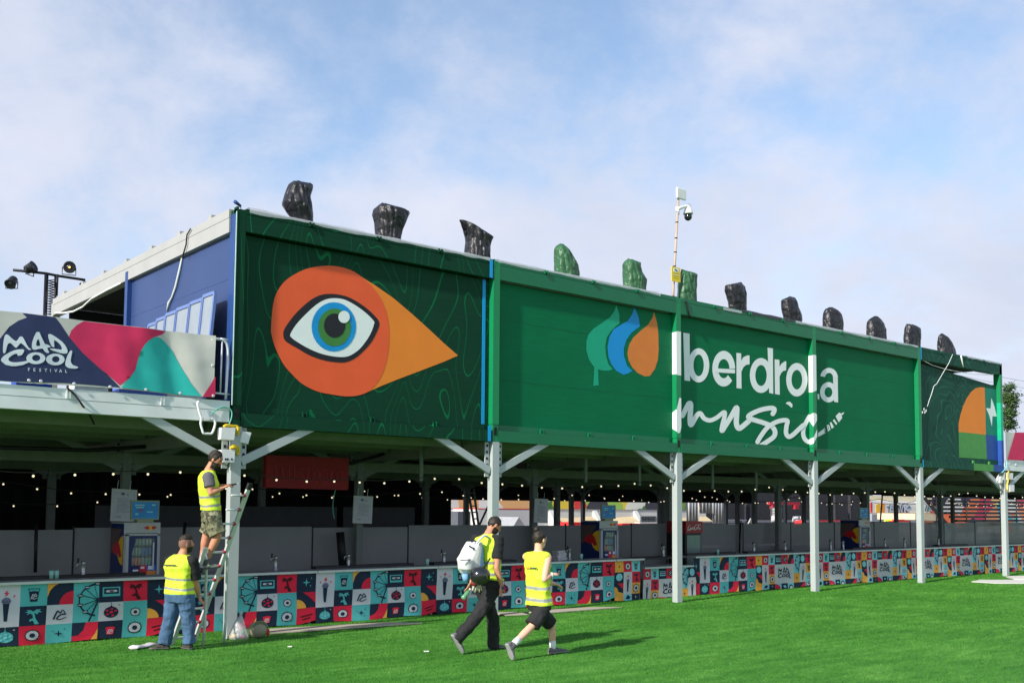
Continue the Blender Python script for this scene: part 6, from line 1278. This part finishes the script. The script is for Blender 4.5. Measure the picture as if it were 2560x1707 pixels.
def person(label, base, J, lat, face, look_up, sp):
    """J: joints in world space; lat: unit vector to the person's right; face: where the head looks"""
    r = thing('person', label, 'person', base, None); Zv = Vector((0, 0, 1)); fwd = Zv.cross(lat).normalized()
    skin = sp.get('skin', _dummy); m = skin
    H = J['head']; f = face.normalized(); hu = (look_up-f*look_up.dot(f)).normalized(); hl = f.cross(hu).normalized()
    b = MB()
    hs = sp.get('hs', 1.0)
    b.ell(H+hu*.015*hs, hl*.076*hs, f*.096*hs, hu*.105*hs, m, 24, 16); b.ell(H-hu*.060*hs+f*.022*hs, hl*.056*hs, f*.066*hs, hu*.062*hs, m, 18, 12)
    b.ell(H-hu*.02*hs+f*.098*hs, hl*.013*hs, f*.022*hs, hu*.024*hs, m, 10, 8); b.tube([H+hu*.018*hs+f*.088*hs, H-hu*.022*hs+f*.108*hs], [.008, .013], m, 8)
    b.ell(H+hu*.032*hs+f*.082*hs, hl*.05*hs, f*.014*hs, hu*.010*hs, m, 10, 6); b.ell(H-hu*.062*hs+f*.082*hs, hl*.025*hs, f*.012*hs, hu*.012*hs, m, 10, 6)
    for s in (-1, 1): b.ell(H-hu*.008*hs-f*.008*hs+hl*s*.078*hs, hl*.010, f*.020, hu*.032, m, 10, 8)
    bw = sp.get('bw', 1.0)
    limb(b, [J['neck']-hu*.03, H-hu*.05-f*.02], [.060*bw, .054], m)
    pel, wai, che, nek = J['pelvis'], J['waist'], J['chest'], J['neck']
    prof = [(pel-(wai-pel).normalized()*.09, .13, .10), (pel, .165, .115), (pel.lerp(wai, .5), .155, .108), (wai, .148, .105), (wai.lerp(che, .5), .162, .112), (che-(che-wai).normalized()*.08, .175, .115), (che, .165, .10), (che.lerp(nek, .6), .10, .075), (nek, .058, .056)]
    b.loft([ering(c, lat, fwd, a*bw, d*bw) for c, a, d in prof], m)
    for s in 'RL':
        sg = 1 if s == 'R' else -1
        sh, el, wr, ha = J['sh'+s], J['el'+s], J['wr'+s], J['ha'+s]
        limb(b, [che+(sh-che)*.5, sh, sh.lerp(el, .5), el, el.lerp(wr, .35), wr], [.060*bw, .056*bw, .050*bw, .040*bw, .041*bw, .027], m); hand(b, wr, ha-wr, J.get('pn'+s, fwd.cross(ha-wr).normalized()*sg), m, sp.get('curl', .6), J.get('th'+s, 1))
        hp, kn, an = J['hp'+s], J['kn'+s], J['an'+s]
        limb(b, [hp, hp.lerp(kn, .5), kn, kn.lerp(an, .35), kn.lerp(an, .7), an], [.088*bw, .078*bw, .055*bw, .056*bw, .042, .036], m)
        shoe(b, J['he'+s], J['to'+s], an-J['he'+s], m, .9)
    stub = M('shaved_stubble', lin(128, 92, 78), rough=.8); hairc = sp['hair']; eye = M('eye_dark', (.02, .015, .012), rough=.3); lip = M('lip', lin(170, 100, 90), rough=.5); beard = sp.get('beard')
    def pf(c, n):
        q = c-H; x, y, z = q.dot(hl)/hs, q.dot(f)/hs, q.dot(hu)/hs
        if y > .07 and .008 < z < .024 and .020 < abs(x) < .046: return 1
        if y > .068 and .036 < z < .046 and .016 < abs(x) < .05: return 3
        if y > .08 and -.068 < z < -.056 and abs(x) < .024: return 2
        if beard and y > -.015 and -.13 < z < -.035-.25*max(0, y-.06)*0 and not (y > .09 and z > -.05) and abs(x) < .085 and c.z > nek.z-.02: return 3
        if sp.get('fade') and z > -.03 and y < .055+.3*max(0, z-.05): return 4
        return 0
    solid('body', b, r, .0065, 2, pf, [skin, eye, lip, hairc, stub])
    # hair
    b = MB(); hv = sp['hairvol']; b.ell(H+hu*(.030+hv*.3)-f*.016, hl*(.079+hv), f*(.090+hv), hu*(.094+hv), hairc, 22, 14)
    if sp.get('fade'): b = MB(); b.ell(H+hu*.078+f*.014, hl*.068, f*.092, hu*.062, hairc, 20, 12)
    if sp.get('bun'): b.sph(H+hu*.13-f*.075, .038, hairc, 14, 10); b.sph(H+hu*.155-f*.06, .028, hairc, 12, 8); b.ell(H+hu*.10-f*.06, hl*.035, f*.035, hu*.03, hairc, 10, 8)
    def dark(c, n): return 0
    for k in range(len(b.v)): v_ = b.v[k]; b.v[k] = v_+Vector((noise.noise(v_*60), noise.noise(v_*60+Vector((7, 0, 0))), noise.noise(v_*60+Vector((0, 7, 0)))))*.012
    solid('hair', b, r, .005, 0, dark, [hairc])
    # shirt
    if sp.get('shirt'):
        b = MB(); g = .010
        b.loft([ering(c, lat, fwd, a*bw+g, d*bw+g) for c, a, d in prof[1:8]]+[ering(nek-(nek-che).normalized()*.01, lat, fwd, .066*bw, .066*bw)], sp['shirt'])
        for s in 'RL':
            sh, el = J['sh'+s], J['el'+s]; e = sh.lerp(el, sp.get('sleeve', .72)); limb(b, [che+(sh-che)*.5, sh, sh.lerp(e, .6)], [.072*bw, .074*bw, .074*bw], sp['shirt']); b.tube([sh.lerp(e, .3), e], [.073*bw, .078*bw], sp['shirt'], 16)
        solid('shirt', b, r, .0075, 2, None, [sp['shirt']], wr=.010)
    # hi-vis vest
    b = MB(); g = .024; hem = sp['hem']; ax = (che-hem); aL = ax.length; axn = ax.normalized()
    vp = [(hem, .185*sp.get('flare', 1), .135*sp.get('flare', 1))]+[(c, a+g, d+g) for c, a, d in prof[2:6]]+[(che+axn*.015, .178, .115), (che.lerp(nek, .55)+axn*.01, .12, .088), (nek-axn*.012, .078, .076)]
    vp = [v for i, v in enumerate(vp) if i == 0 or (v[0]-hem).dot(axn) > .03]
    b.loft([ering(c, lat, fwd, a*bw, d*bw) for c, a, d in vp], sp['vest'])
    for s in 'RL': sh = J['sh'+s]; b.ell(che.lerp(sh, sp.get('cap', .62))+Vector((0, 0, .012)), lat*.075, fwd*.078, Vector((0, 0, .055)), sp['vest'], 12, 8)
    refl = M('reflective_tape', (.29, .30, .31), rough=.35, var=.05); st = sp['stripes']; nkh = (nek-hem).dot(axn)
    def vf(c, n):
        t = (c-hem).dot(axn)/aL
        for a0 in st:
            if abs(t-a0+.02*math.sin((c-hem).dot(lat)*9)) < .034: return 1
        return 0
    v = solid('hi_vis_vest', b, r, .0075, 2, vf, [sp['vest'], refl], wr=.016)
    if sp.get('mark'):
        mk = MB(); cx, cz, w_, h_, col1, col2 = sp['mark']; c0 = hem+ax*cz-fwd*.0+lat*cx
        nb = -fwd
        for k in range(7):
            c = c0+lat*((k-3)*w_/7)+nb*(.115*bw+g+.012); mk.obox(c, lat*w_/7*.36, nb*.006, (0, 0, h_*(.5 if k % 2 else .42)), col1 if k < 3 else col2)
        mk.build('back_print', v)['kind'] = 'stuff'
    # legs
    b = MB(); lo = sp['legs']; mL = sp['trouser']
    b.loft([ering(c, lat, fwd, a*bw, d*bw) for c, a, d in ((pel-Vector((0, 0, .10)), .165, .125), (pel, .185, .135), (pel.lerp(wai, .5), .158, .110))], mL)
    for s in 'RL':
        hp, kn, an = J['hp'+s], J['kn'+s], J['an'+s]
        if lo == 'short': e = hp.lerp(kn, sp.get('cut', .95)); b.tube([hp+Vector((0, 0, .03)), hp.lerp(e, .5), e], [.108*bw, .108*bw, .112*bw], mL, 18)
        else:
            limb(b, [hp, hp.lerp(kn, .5), kn, kn.lerp(an, .4), kn.lerp(an, .75)], [.104*bw, .096*bw, .082*bw, .080*bw, .078*bw], mL); b.tube([kn.lerp(an, .7), an+(an-kn).normalized()*.025], [.078*bw, .080*bw], mL, 16)
    for k in range(len(b.v)): b.v[k] = b.v[k]+Vector((noise.noise(b.v[k]*16), noise.noise(b.v[k]*16+Vector((5, 0, 0))), 0))*.011
    solid('shorts' if lo == 'short' else 'trousers', b, r, .0075, 2, None, [mL], wr=.014)
    if sp.get('sock'):
        for s in 'RL': b = MB(); an, kn = J['an'+s], J['kn'+s]; b.tube([an-(kn-an)*.05, an+(kn-an).normalized()*.12], [.043, .046], sp['sock'], 14); b.build('sock', r)
    for s in 'RL':
        b = MB(); shoe(b, J['he'+s], J['to'+s], J['an'+s]-J['he'+s], sp['shoe'], 1.12); an = J['an'+s]; b.tube([J['he'+s].lerp(J['to'+s], .25)+(an-J['he'+s])*.35, an+(J['kn'+s]-an)*.04], [.05, .047], sp['shoe'], 14)
        dn = (J['to'+s]-J['he'+s]).normalized(); up = J['an'+s]-J['he'+s]; up = (up-dn*up.dot(dn)).normalized(); h0 = J['he'+s]
        solid('shoe', b, r, .006, 1, (lambda h0, up: lambda c, n: 1 if (c-h0).dot(up) < .022 else 0)(h0, up), [sp['shoe'], sp.get('sole', sp['shoe'])])
    return r
vy = M('hi_vis_yellow', lin(212, 238, 62, .92), rough=.7, var=.05, vs=4, bump=.35, bs=9); h_dk = M('hair_dark_brown', (.022, .015, .011), rough=.6, var=.2, vs=40); h_bl = M('hair_short_grey_brown', (.075, .05, .042), rough=.8)
t_black = M('black_cotton', (.014, .014, .016), rough=.9, bump=.3, bs=14); t_grey = M('grey_cotton', (.11, .105, .125), rough=.9); jeans = M('blue_denim', lin(78, 110, 146, .8), rough=.9, var=.3, vs=7, bump=.5, bs=14); blackc = M('black_workwear', (.018, .018, .020), rough=.85, bump=.5, bs=12)
sock = M('white_sock', (.72, .73, .74), rough=.9); shg = M('grey_shoe', (.12, .115, .125), rough=.8, var=.2); shd = M('dark_shoe', (.05, .045, .04), rough=.8); solel = M('pale_sole', (.42, .45, .34), rough=.8); sold = M('dark_sole', (.16, .16, .16), rough=.8); solew = M('grey_sole', (.30, .30, .31), rough=.8)
skin2 = M('skin_tanned', lin(196, 136, 108), rough=.55, var=.05, vs=6); skin3 = M('skin_pale', lin(222, 172, 148), rough=.55, var=.05, vs=6); beardm = M('hair_dark_brown')

def Yp(zz, y0, lat):                                   # joints of a figure walking along the facade: pixel plus sideways offset
    return lambda x, y, o=0.0: zz.y(x, y, y0-o)
def Dp(zz, dep): return lambda x, y, o=0.0: at_depth(*zz(x, y), dep+o)
XR = Vector((1, 0, 0)); fH = Vector((FW.x, FW.y, 0)).normalized(); rH = Vector((RT.x, RT.y, 0)).normalized()
# --- walker with backpack
w = Yp(z2a, -3.30, 0); lat = (Vector((0, -1, 0))*.93+Vector((.35, 0, 0))).normalized(); fw1 = Vector((0, 0, 1)).cross(lat)
J = dict(head=w(556, 262), neck=w(507, 330), chest=w(490, 388), waist=w(497, 660), pelvis=w(497, 790))
J['shR'] = J['chest']+lat*.185+Vector((0, 0, -.0)); J['shL'] = J['chest']-lat*.185
J.update(elR=w(573, 640, .23), wrR=w(622, 795, .24), haR=w(605, 890, .24), elL=w(395, 640, -.24), wrL=w(348, 770, -.22), haL=w(305, 860, -.22), pnR=-lat, pnL=lat, thR=1, thL=-1)
J['hpR'] = J['pelvis']+lat*.085-Vector((0, 0, .05)); J['hpL'] = J['pelvis']-lat*.085-Vector((0, 0, .05))
J.update(knR=w(398, 1075, .07), anR=w(222, 1275, .06), heR=w(170, 1240, .06), toR=w(272, 1392, .06), knL=w(545, 1090, -.07), anL=w(545, 1335, -.08), heL=w(508, 1382, -.08), toL=w(640, 1368, -.08))
gz0 = min(J['toR'].z, J['heL'].z)
J['heL'].z = .004; J['toL'].z = .004; J['toR'].z = max(.004, J['toR'].z-.0)
J['toR'].z = .006
W1 = person('man in a yellow vest and black work trousers walking with a white backpack', (w(430, 1385).x, -3.3, 0), J, lat, (XR*.80+Vector((0, -.25, -.52))), Vector((.4, 0, 1)), dict(skin=skin2, hair=h_dk, hairvol=.006, beard=1, shirt=t_black, sleeve=.66, vest=vy, hem=w(525, 748), stripes=(.20, .48), legs='long', trouser=blackc, shoe=shg, sole=solew, bw=1.04))
# --- walker with the bun
w = Yp(z2a, -4.14, 0); lat = (Vector((0, -1, 0))*.93+Vector((.36, 0, 0))).normalized()
J = dict(head=w(962, 385), neck=w(948, 482), chest=w(935, 540), waist=w(945, 800), pelvis=w(958, 945))
J['shR'] = J['chest']+lat*.165; J['shL'] = J['chest']-lat*.165
J.update(elR=w(1000, 742, .23), wrR=w(1058, 700, .22), haR=w(1110, 680, .20), elL=w(1010, 770, -.22), wrL=w(1092, 778, -.16), haL=w(1165, 812, -.16), pnR=Vector((0, 0, 1)), pnL=Vector((0, 0, 1)), thR=1, thL=1)
J['hpR'] = J['pelvis']+lat*.08-Vector((0, 0, .05)); J['hpL'] = J['pelvis']-lat*.08-Vector((0, 0, .05))
J.update(knR=w(885, 1160, .07), anR=w(722, 1320, .06), heR=w(655, 1318, .06), toR=w(712, 1445, .06), knL=w(1066, 1140, -.07), anL=w(1076, 1362, -.08), heL=w(1040, 1438, -.08), toL=w(1210, 1420, -.08))
J['heL'].z = .004; J['toL'].z = .004; J['toR'].z = .006
W2 = person('young person with a dark hair bun, yellow vest and black shorts, walking right', (w(930, 1440).x, -4.14, 0), J, lat, (XR*.95+Vector((0, .1, -.05))), Vector((0, 0, 1)), dict(skin=skin3, hair=h_dk, hairvol=.008, bun=1, vest=vy, hem=w(955, 968), flare=1.1, cap=.78, stripes=(.13, .37), legs='short', trouser=blackc, cut=.93, sock=sock, shoe=shg, sole=solew, bw=.92, mark=(-.02, .78, .17, .022, M('print_orange_red', lin(226, 150, 60), rough=.7), M('print_dark', (.08, .09, .06), rough=.7))))
# --- man in jeans, back to the camera
g0 = z7.z(320, 1523, 0); dep0 = depth_of(g0); w = Dp(z7, dep0); lat = (rH*.95-fH*.30).normalized()
J = dict(head=w(378, 838, .02), neck=w(350, 900), chest=w(342, 948), waist=w(338, 1085), pelvis=w(338, 1165))
J['shR'] = J['chest']+lat*.195; J['shL'] = J['chest']-lat*.165
J.update(elR=w(438, 1078, .02), wrR=w(462, 1172, .10), haR=w(482, 1212, .12), elL=w(292, 1065, .30), wrL=w(335, 1040, .42), haL=w(375, 1025, .46), pnR=-rH, pnL=Vector((0, 0, 1)), thR=-1, thL=1)
J['hpR'] = J['pelvis']+lat*.10-Vector((0, 0, .05)); J['hpL'] = J['pelvis']-lat*.10-Vector((0, 0, .05))
J.update(knR=w(396, 1330), anR=w(398, 1468), heR=w(402, 1500, -.03), toR=w(388, 1512, -.03), knL=w(272, 1330), anL=w(240, 1472), heL=w(252, 1506), toL=w(215, 1516))
for s, d in (('R', (fH*.4-rH*.35)*.35), ('L', (-rH*.75-fH*.15)*.28)): J['he'+s] = J['an'+s]-d.normalized()*.07; J['he'+s].z = .004; J['to'+s] = J['he'+s]+d.normalized()*.27; J['to'+s].z = .004
P2 = person('man in jeans and yellow vest steadying the ladder, back to the camera', g0, J, lat, (rH*.75+fH*.62+Vector((0, 0, .18))), Vector((0, 0, 1)), dict(skin=skin2, hair=h_dk, hairvol=.0, fade=1, beard=1, shirt=t_black, sleeve=.85, vest=vy, hem=w(340, 1158), stripes=(.18, .48), legs='long', trouser=jeans, shoe=shd, sole=sold, bw=1.12, hs=1.0, mark=(-.05, .90, .20, .02, M('print_dark'), M('print_dark'))))
# --- ladder
gA = z7.z(283, 1497, 0); gB = z7.z(430, 1474, 0); depB = depth_of(gB); topB = at_depth(*z7(788, 468), depB-.12); off = topB-gB
A0_, A1_ = gA, gA+off; B0_, B1_ = gB, topB
r = thing('ladder', 'silver aluminium ladder with red rung ends leaning towards the first column', 'ladder', (gA+gB)/2)
sdv = (gB-gA).normalized(); rup = off.cross(sdv).normalized()
for (p, q) in ((A0_, A0_+off*.62), (B0_, B1_)):
    b = MB(); b.beam(p, q, .028, .075, m_alu, up=rup.cross(off)) ; b.build('rail', r)
b = MB(); b.beam(B1_-off*.01, B1_+off*.03, .034, .082, m_black, up=rup.cross(off)); b.build('end_cap', r)
rungs = []
for k in range(11):
    t = .045+k*.0905; p, q = A0_+off*t, B0_+off*t; b = MB()
    if t < .62: b.tube([p, q], .016, m_alu, 8)
    else: b.tube([q-sdv*.30, q], .016, m_alu, 8)
    ru = b.build('rung', r); rungs.append((p, q)); e = MB(); e.cyl(q-sdv*.055, q-sdv*.02, .026, m_pred, 10); e.build('rung_end', ru)
# rear support legs
hB = B0_+off*.585; fB = Vector((hB.x+.05, hB.y+.10, 0)); fB2 = fB-sdv*.42; hB2 = hB-sdv*.42
for p, q in ((hB, fB), (hB2+Vector((.0, 0, 0)), fB2)):
    b = MB(); b.tube([p, p+Vector((.05, .05, -.10)), q+Vector((.02, 0, .3)), q], .022, m_alu, 8); b.build('support_leg', r)
# --- man on the ladder
depL = depth_of((A0_+off*.42+B0_+off*.42)/2)-.04; w = Dp(z7, depL); lat = (-fH*.92+rH*.30).normalized()
J = dict(head=w(572, 284, .0), neck=w(528, 352, .0), chest=w(522, 402), waist=w(535, 555), pelvis=w(545, 645))
J['shR'] = J['chest']+lat*.185; J['shL'] = J['chest']-lat*.185
J.update(elR=w(540, 502, -.22), wrR=w(615, 470, -.12), haR=w(672, 445, -.06), elL=w(585, 470, .18), wrL=w(630, 455, .04), haL=w(690, 440, .0), pnR=Vector((0, 0, 1)), pnL=Vector((0, 0, 1)), thR=-1, thL=1)
J['hpR'] = J['pelvis']+lat*.085-Vector((0, 0, .05)); J['hpL'] = J['pelvis']-lat*.085-Vector((0, 0, .05))
J.update(knR=w(588, 775, -.09), anR=w(512, 938, -.08), knL=w(514, 765, .09), anL=w(482, 925, .09))
for s, (hx, hy, tx, ty, o) in (('R', (488, 986, 575, 974, -.08)), ('L', (458, 982, 540, 966, .09))): J['he'+s] = w(hx, hy, o); J['to'+s] = w(tx, ty, o)
P1 = person('bearded man in camouflage shorts and yellow vest standing on the ladder', J['heR'], J, lat, (rH*.90-fH*.05+Vector((0, 0, -.35))), Vector((0, 0, 1))+rH*.2, dict(skin=skin2, hair=h_dk, hairvol=.010, beard=1, shirt=t_grey, sleeve=.6, vest=vy, hem=w(540, 615), flare=1.0, stripes=(.17, .44), legs='short', trouser=m_camo, cut=.95, shoe=M('grey_trainer', (.10, .10, .10), rough=.8), sole=solel, bw=1.05, curl=1.0))
# step under the feet
fc = (J['heR']+J['toR']+J['heL']+J['toL'])/4; b = MB(); b.obox(fc-Vector((0, 0, .028)), rH*.045, (fH)*.30, (0, 0, .014), M('step_tread', (.08, .08, .085), rough=.7)); b.build('step_tread', r)
b = MB(); q = w(660, 452, -.03); b.tube([q-rH*.03, q+rH*.10+Vector((0, 0, .02))], .012, m_black, 8); b.tube([q+rH*.10+Vector((0, 0, .02)), q+rH*.16+Vector((0, 0, .03))], .006, m_steel, 6); tag(b.build('screwdriver', base=q), 'screwdriver held by the man on the ladder', 'tool')
# --- carried things
bk = Yp(z2a, -3.30, 0); r = thing('backpack', 'white and pale blue backpack on the back of the walking man', 'backpack', bk(340, 560, .02))
m_bpw = M('backpack_white', (.66, .67, .66), rough=.8, bump=.35, bs=10); m_bpb = M('backpack_blue', lin(120, 170, 220), rough=.8)
b = MB(); P = ((690, 285, 440), (650, 258, 440), (600, 255, 435), (560, 246, 430), (520, 275, 430), (470, 300, 425), (430, 330, 415), (405, 352, 405)); rings = []
for (y, xl, xr) in P:
    a, c = bk(xl, y, .0), bk(xr, y, .0); ctr = (a+c)/2+Vector((0, 0, 0)); rings.append(ering(ctr, (c-a)/2, Vector((0, 1, 0)), 1.0, .155, 20, .75))
b.loft(rings, m_bpw)
def bpf(c, n): return 0
o = solid('pack_body', b, r, .008, 2, (lambda A, B_: lambda c, n: 1 if ((c-A).x > (B_-A).x*.62 + (c.z-A.z)*.15) else 0)(bk(250, 600), bk(435, 600)), [m_bpw, m_bpb])
b = MB(); rings = []
for (y, xl, xr) in ((655, 262, 345), (640, 256, 350), (590, 252, 348), (566, 248, 346)): a, c = bk(xl, y, .09), bk(xr, y, .09); rings.append(ering((a+c)/2-Vector((.0, .0, 0)), (c-a)/2, Vector((0, 1, 0)), 1.0, .10, 18, .75))
b.loft(rings, m_bpw); b.build('front_pocket', r)
b = MB(); b.tube([bk(250, 572, .19), bk(300, 566, .20), bk(345, 562, .19)], .007, M('zip_dark', (.03, .03, .05), rough=.6), 6); b.build('zip', r)
b = MB(); b.tube(catmull([bk(352, 408, .1), bk(378, 396, .1), bk(398, 405, .08), bk(390, 420, .08)], 4), .010, M('strap_navy', (.03, .05, .14), rough=.7), 6); b.tube(catmull([bk(330, 440, .14), bk(350, 455, .15), bk(372, 462, .13)], 4), .012, M('strap_navy'), 6); b.build('carry_loop', r)
b = MB(); b.tube(catmull([bk(400, 415, .17), bk(430, 380, .17), bk(470, 352, .16), bk(510, 372, .14)], 5), .016, m_bpw, 8); b.build('shoulder_strap', r)
b = MB(); b.tube([bk(295, 690, .05), bk(300, 735, .05), bk(330, 740, .06)], [.05, .045, .03], m_bpb, 10); b.build('blue_cloth', r)
r = thing('safety_helmet', 'glossy black helmet hanging at the hip of the man with the backpack', 'helmet', bk(430, 710, .27)); c = bk(428, 706, .27)
b = MB(); rr_ = (bk(515, 706, .27)-bk(342, 706, .27)).length/2*.80; mh = M('helmet_black', (.012, .012, .014), rough=.15, spec=.7, coat=.5)
b.ell(c, rH*rr_*1.05+Vector((0, 0, .01)), fH*rr_*.95, Vector((0, 0, rr_*.95))-rH*.01, mh, 24, 16); b.build('shell', r)
b = MB(); b.ell(c-rH*.07-Vector((0, 0, rr_*.72)), rH*.055, fH*.05, Vector((0, 0, .05)), M('helmet_liner_red', (.16, .02, .02), rough=.6), 12, 8); b.build('liner', r)
b = MB(); b.tube([c+rH*.05+Vector((0, 0, rr_*.85))-fH*.05, bk(480, 610, .24), bk(518, 552, .23)], .011, t_black, 6); b.build('strap', r)
b = MB()
for k in range(5): p = bk(372+k*15, 800+(k % 2)*14, .22); b.tube([p, p+Vector((.01*(k-2), 0, -.06))], [.016, .011], M('glove_cream', (.5, .47, .38), rough=.9), 8)
b.ell(bk(402, 798, .22), rH*.055, fH*.03, (0, 0, .028), M('glove_cream'), 12, 8); tag(b.build('work_gloves', base=bk(402, 810, .22)), 'cream work gloves hanging under the black helmet', 'gloves')
m_bot = M('green_bottle', lin(110, 170, 130), rough=.15, alpha=.75, spec=.7)
b = MB(); a, c = bk(330, 840, -.20), bk(272, 915, -.20); ax = (c-a).normalized(); b.lathe([(.013, -.03), (.013, .0), (.032, .035), (.034, .07), (.031, .09), (.034, .11), (.034, .15), (.0, .155)], a, m_bot, 14, ax); b.lathe([(.016, -.035), (.016, -.015)], a, m_boxwhite, 10, ax); tag(b.build('water_bottle', base=a), 'green plastic bottle in the left hand of the man with the backpack', 'bottle')
bk2 = Yp(z2a, -4.14, 0); b = MB(); a = bk2(1045, 690, .02); b.lathe([(.0, -.1), (.036, -.1), (.045, .06), (.045, .10), (.0, .10)], a, M('green_cup', lin(70, 168, 96), rough=.35, alpha=.9), 14, (.1, 0, 1)); tag(b.build('green_cup', base=a), 'green cup held against the chest of the person with the bun', 'cup')
for nm, P, m, lab in (('wristband', (618, 822), M('band_blue', lin(60, 60, 130), rough=.6), 'x'),): b = MB(); 
b = MB(); p = z2a.y(625, 815, -3.54); b.lathe([(.034, -.018), (.036, -.01), (.036, .01), (.034, .018)], p, M('band_blue', lin(50, 60, 140), rough=.6), 14, (.1, 0, 1)); o = b.build('wristband', W1)
b = MB(); p = z2a.y(1062, 698, -4.36); b.lathe([(.034, -.014), (.036, -.008), (.036, .008), (.034, .014)], p, m_boxwhite, 14, (.9, 0, .3)); o = b.build('wristband', W2)
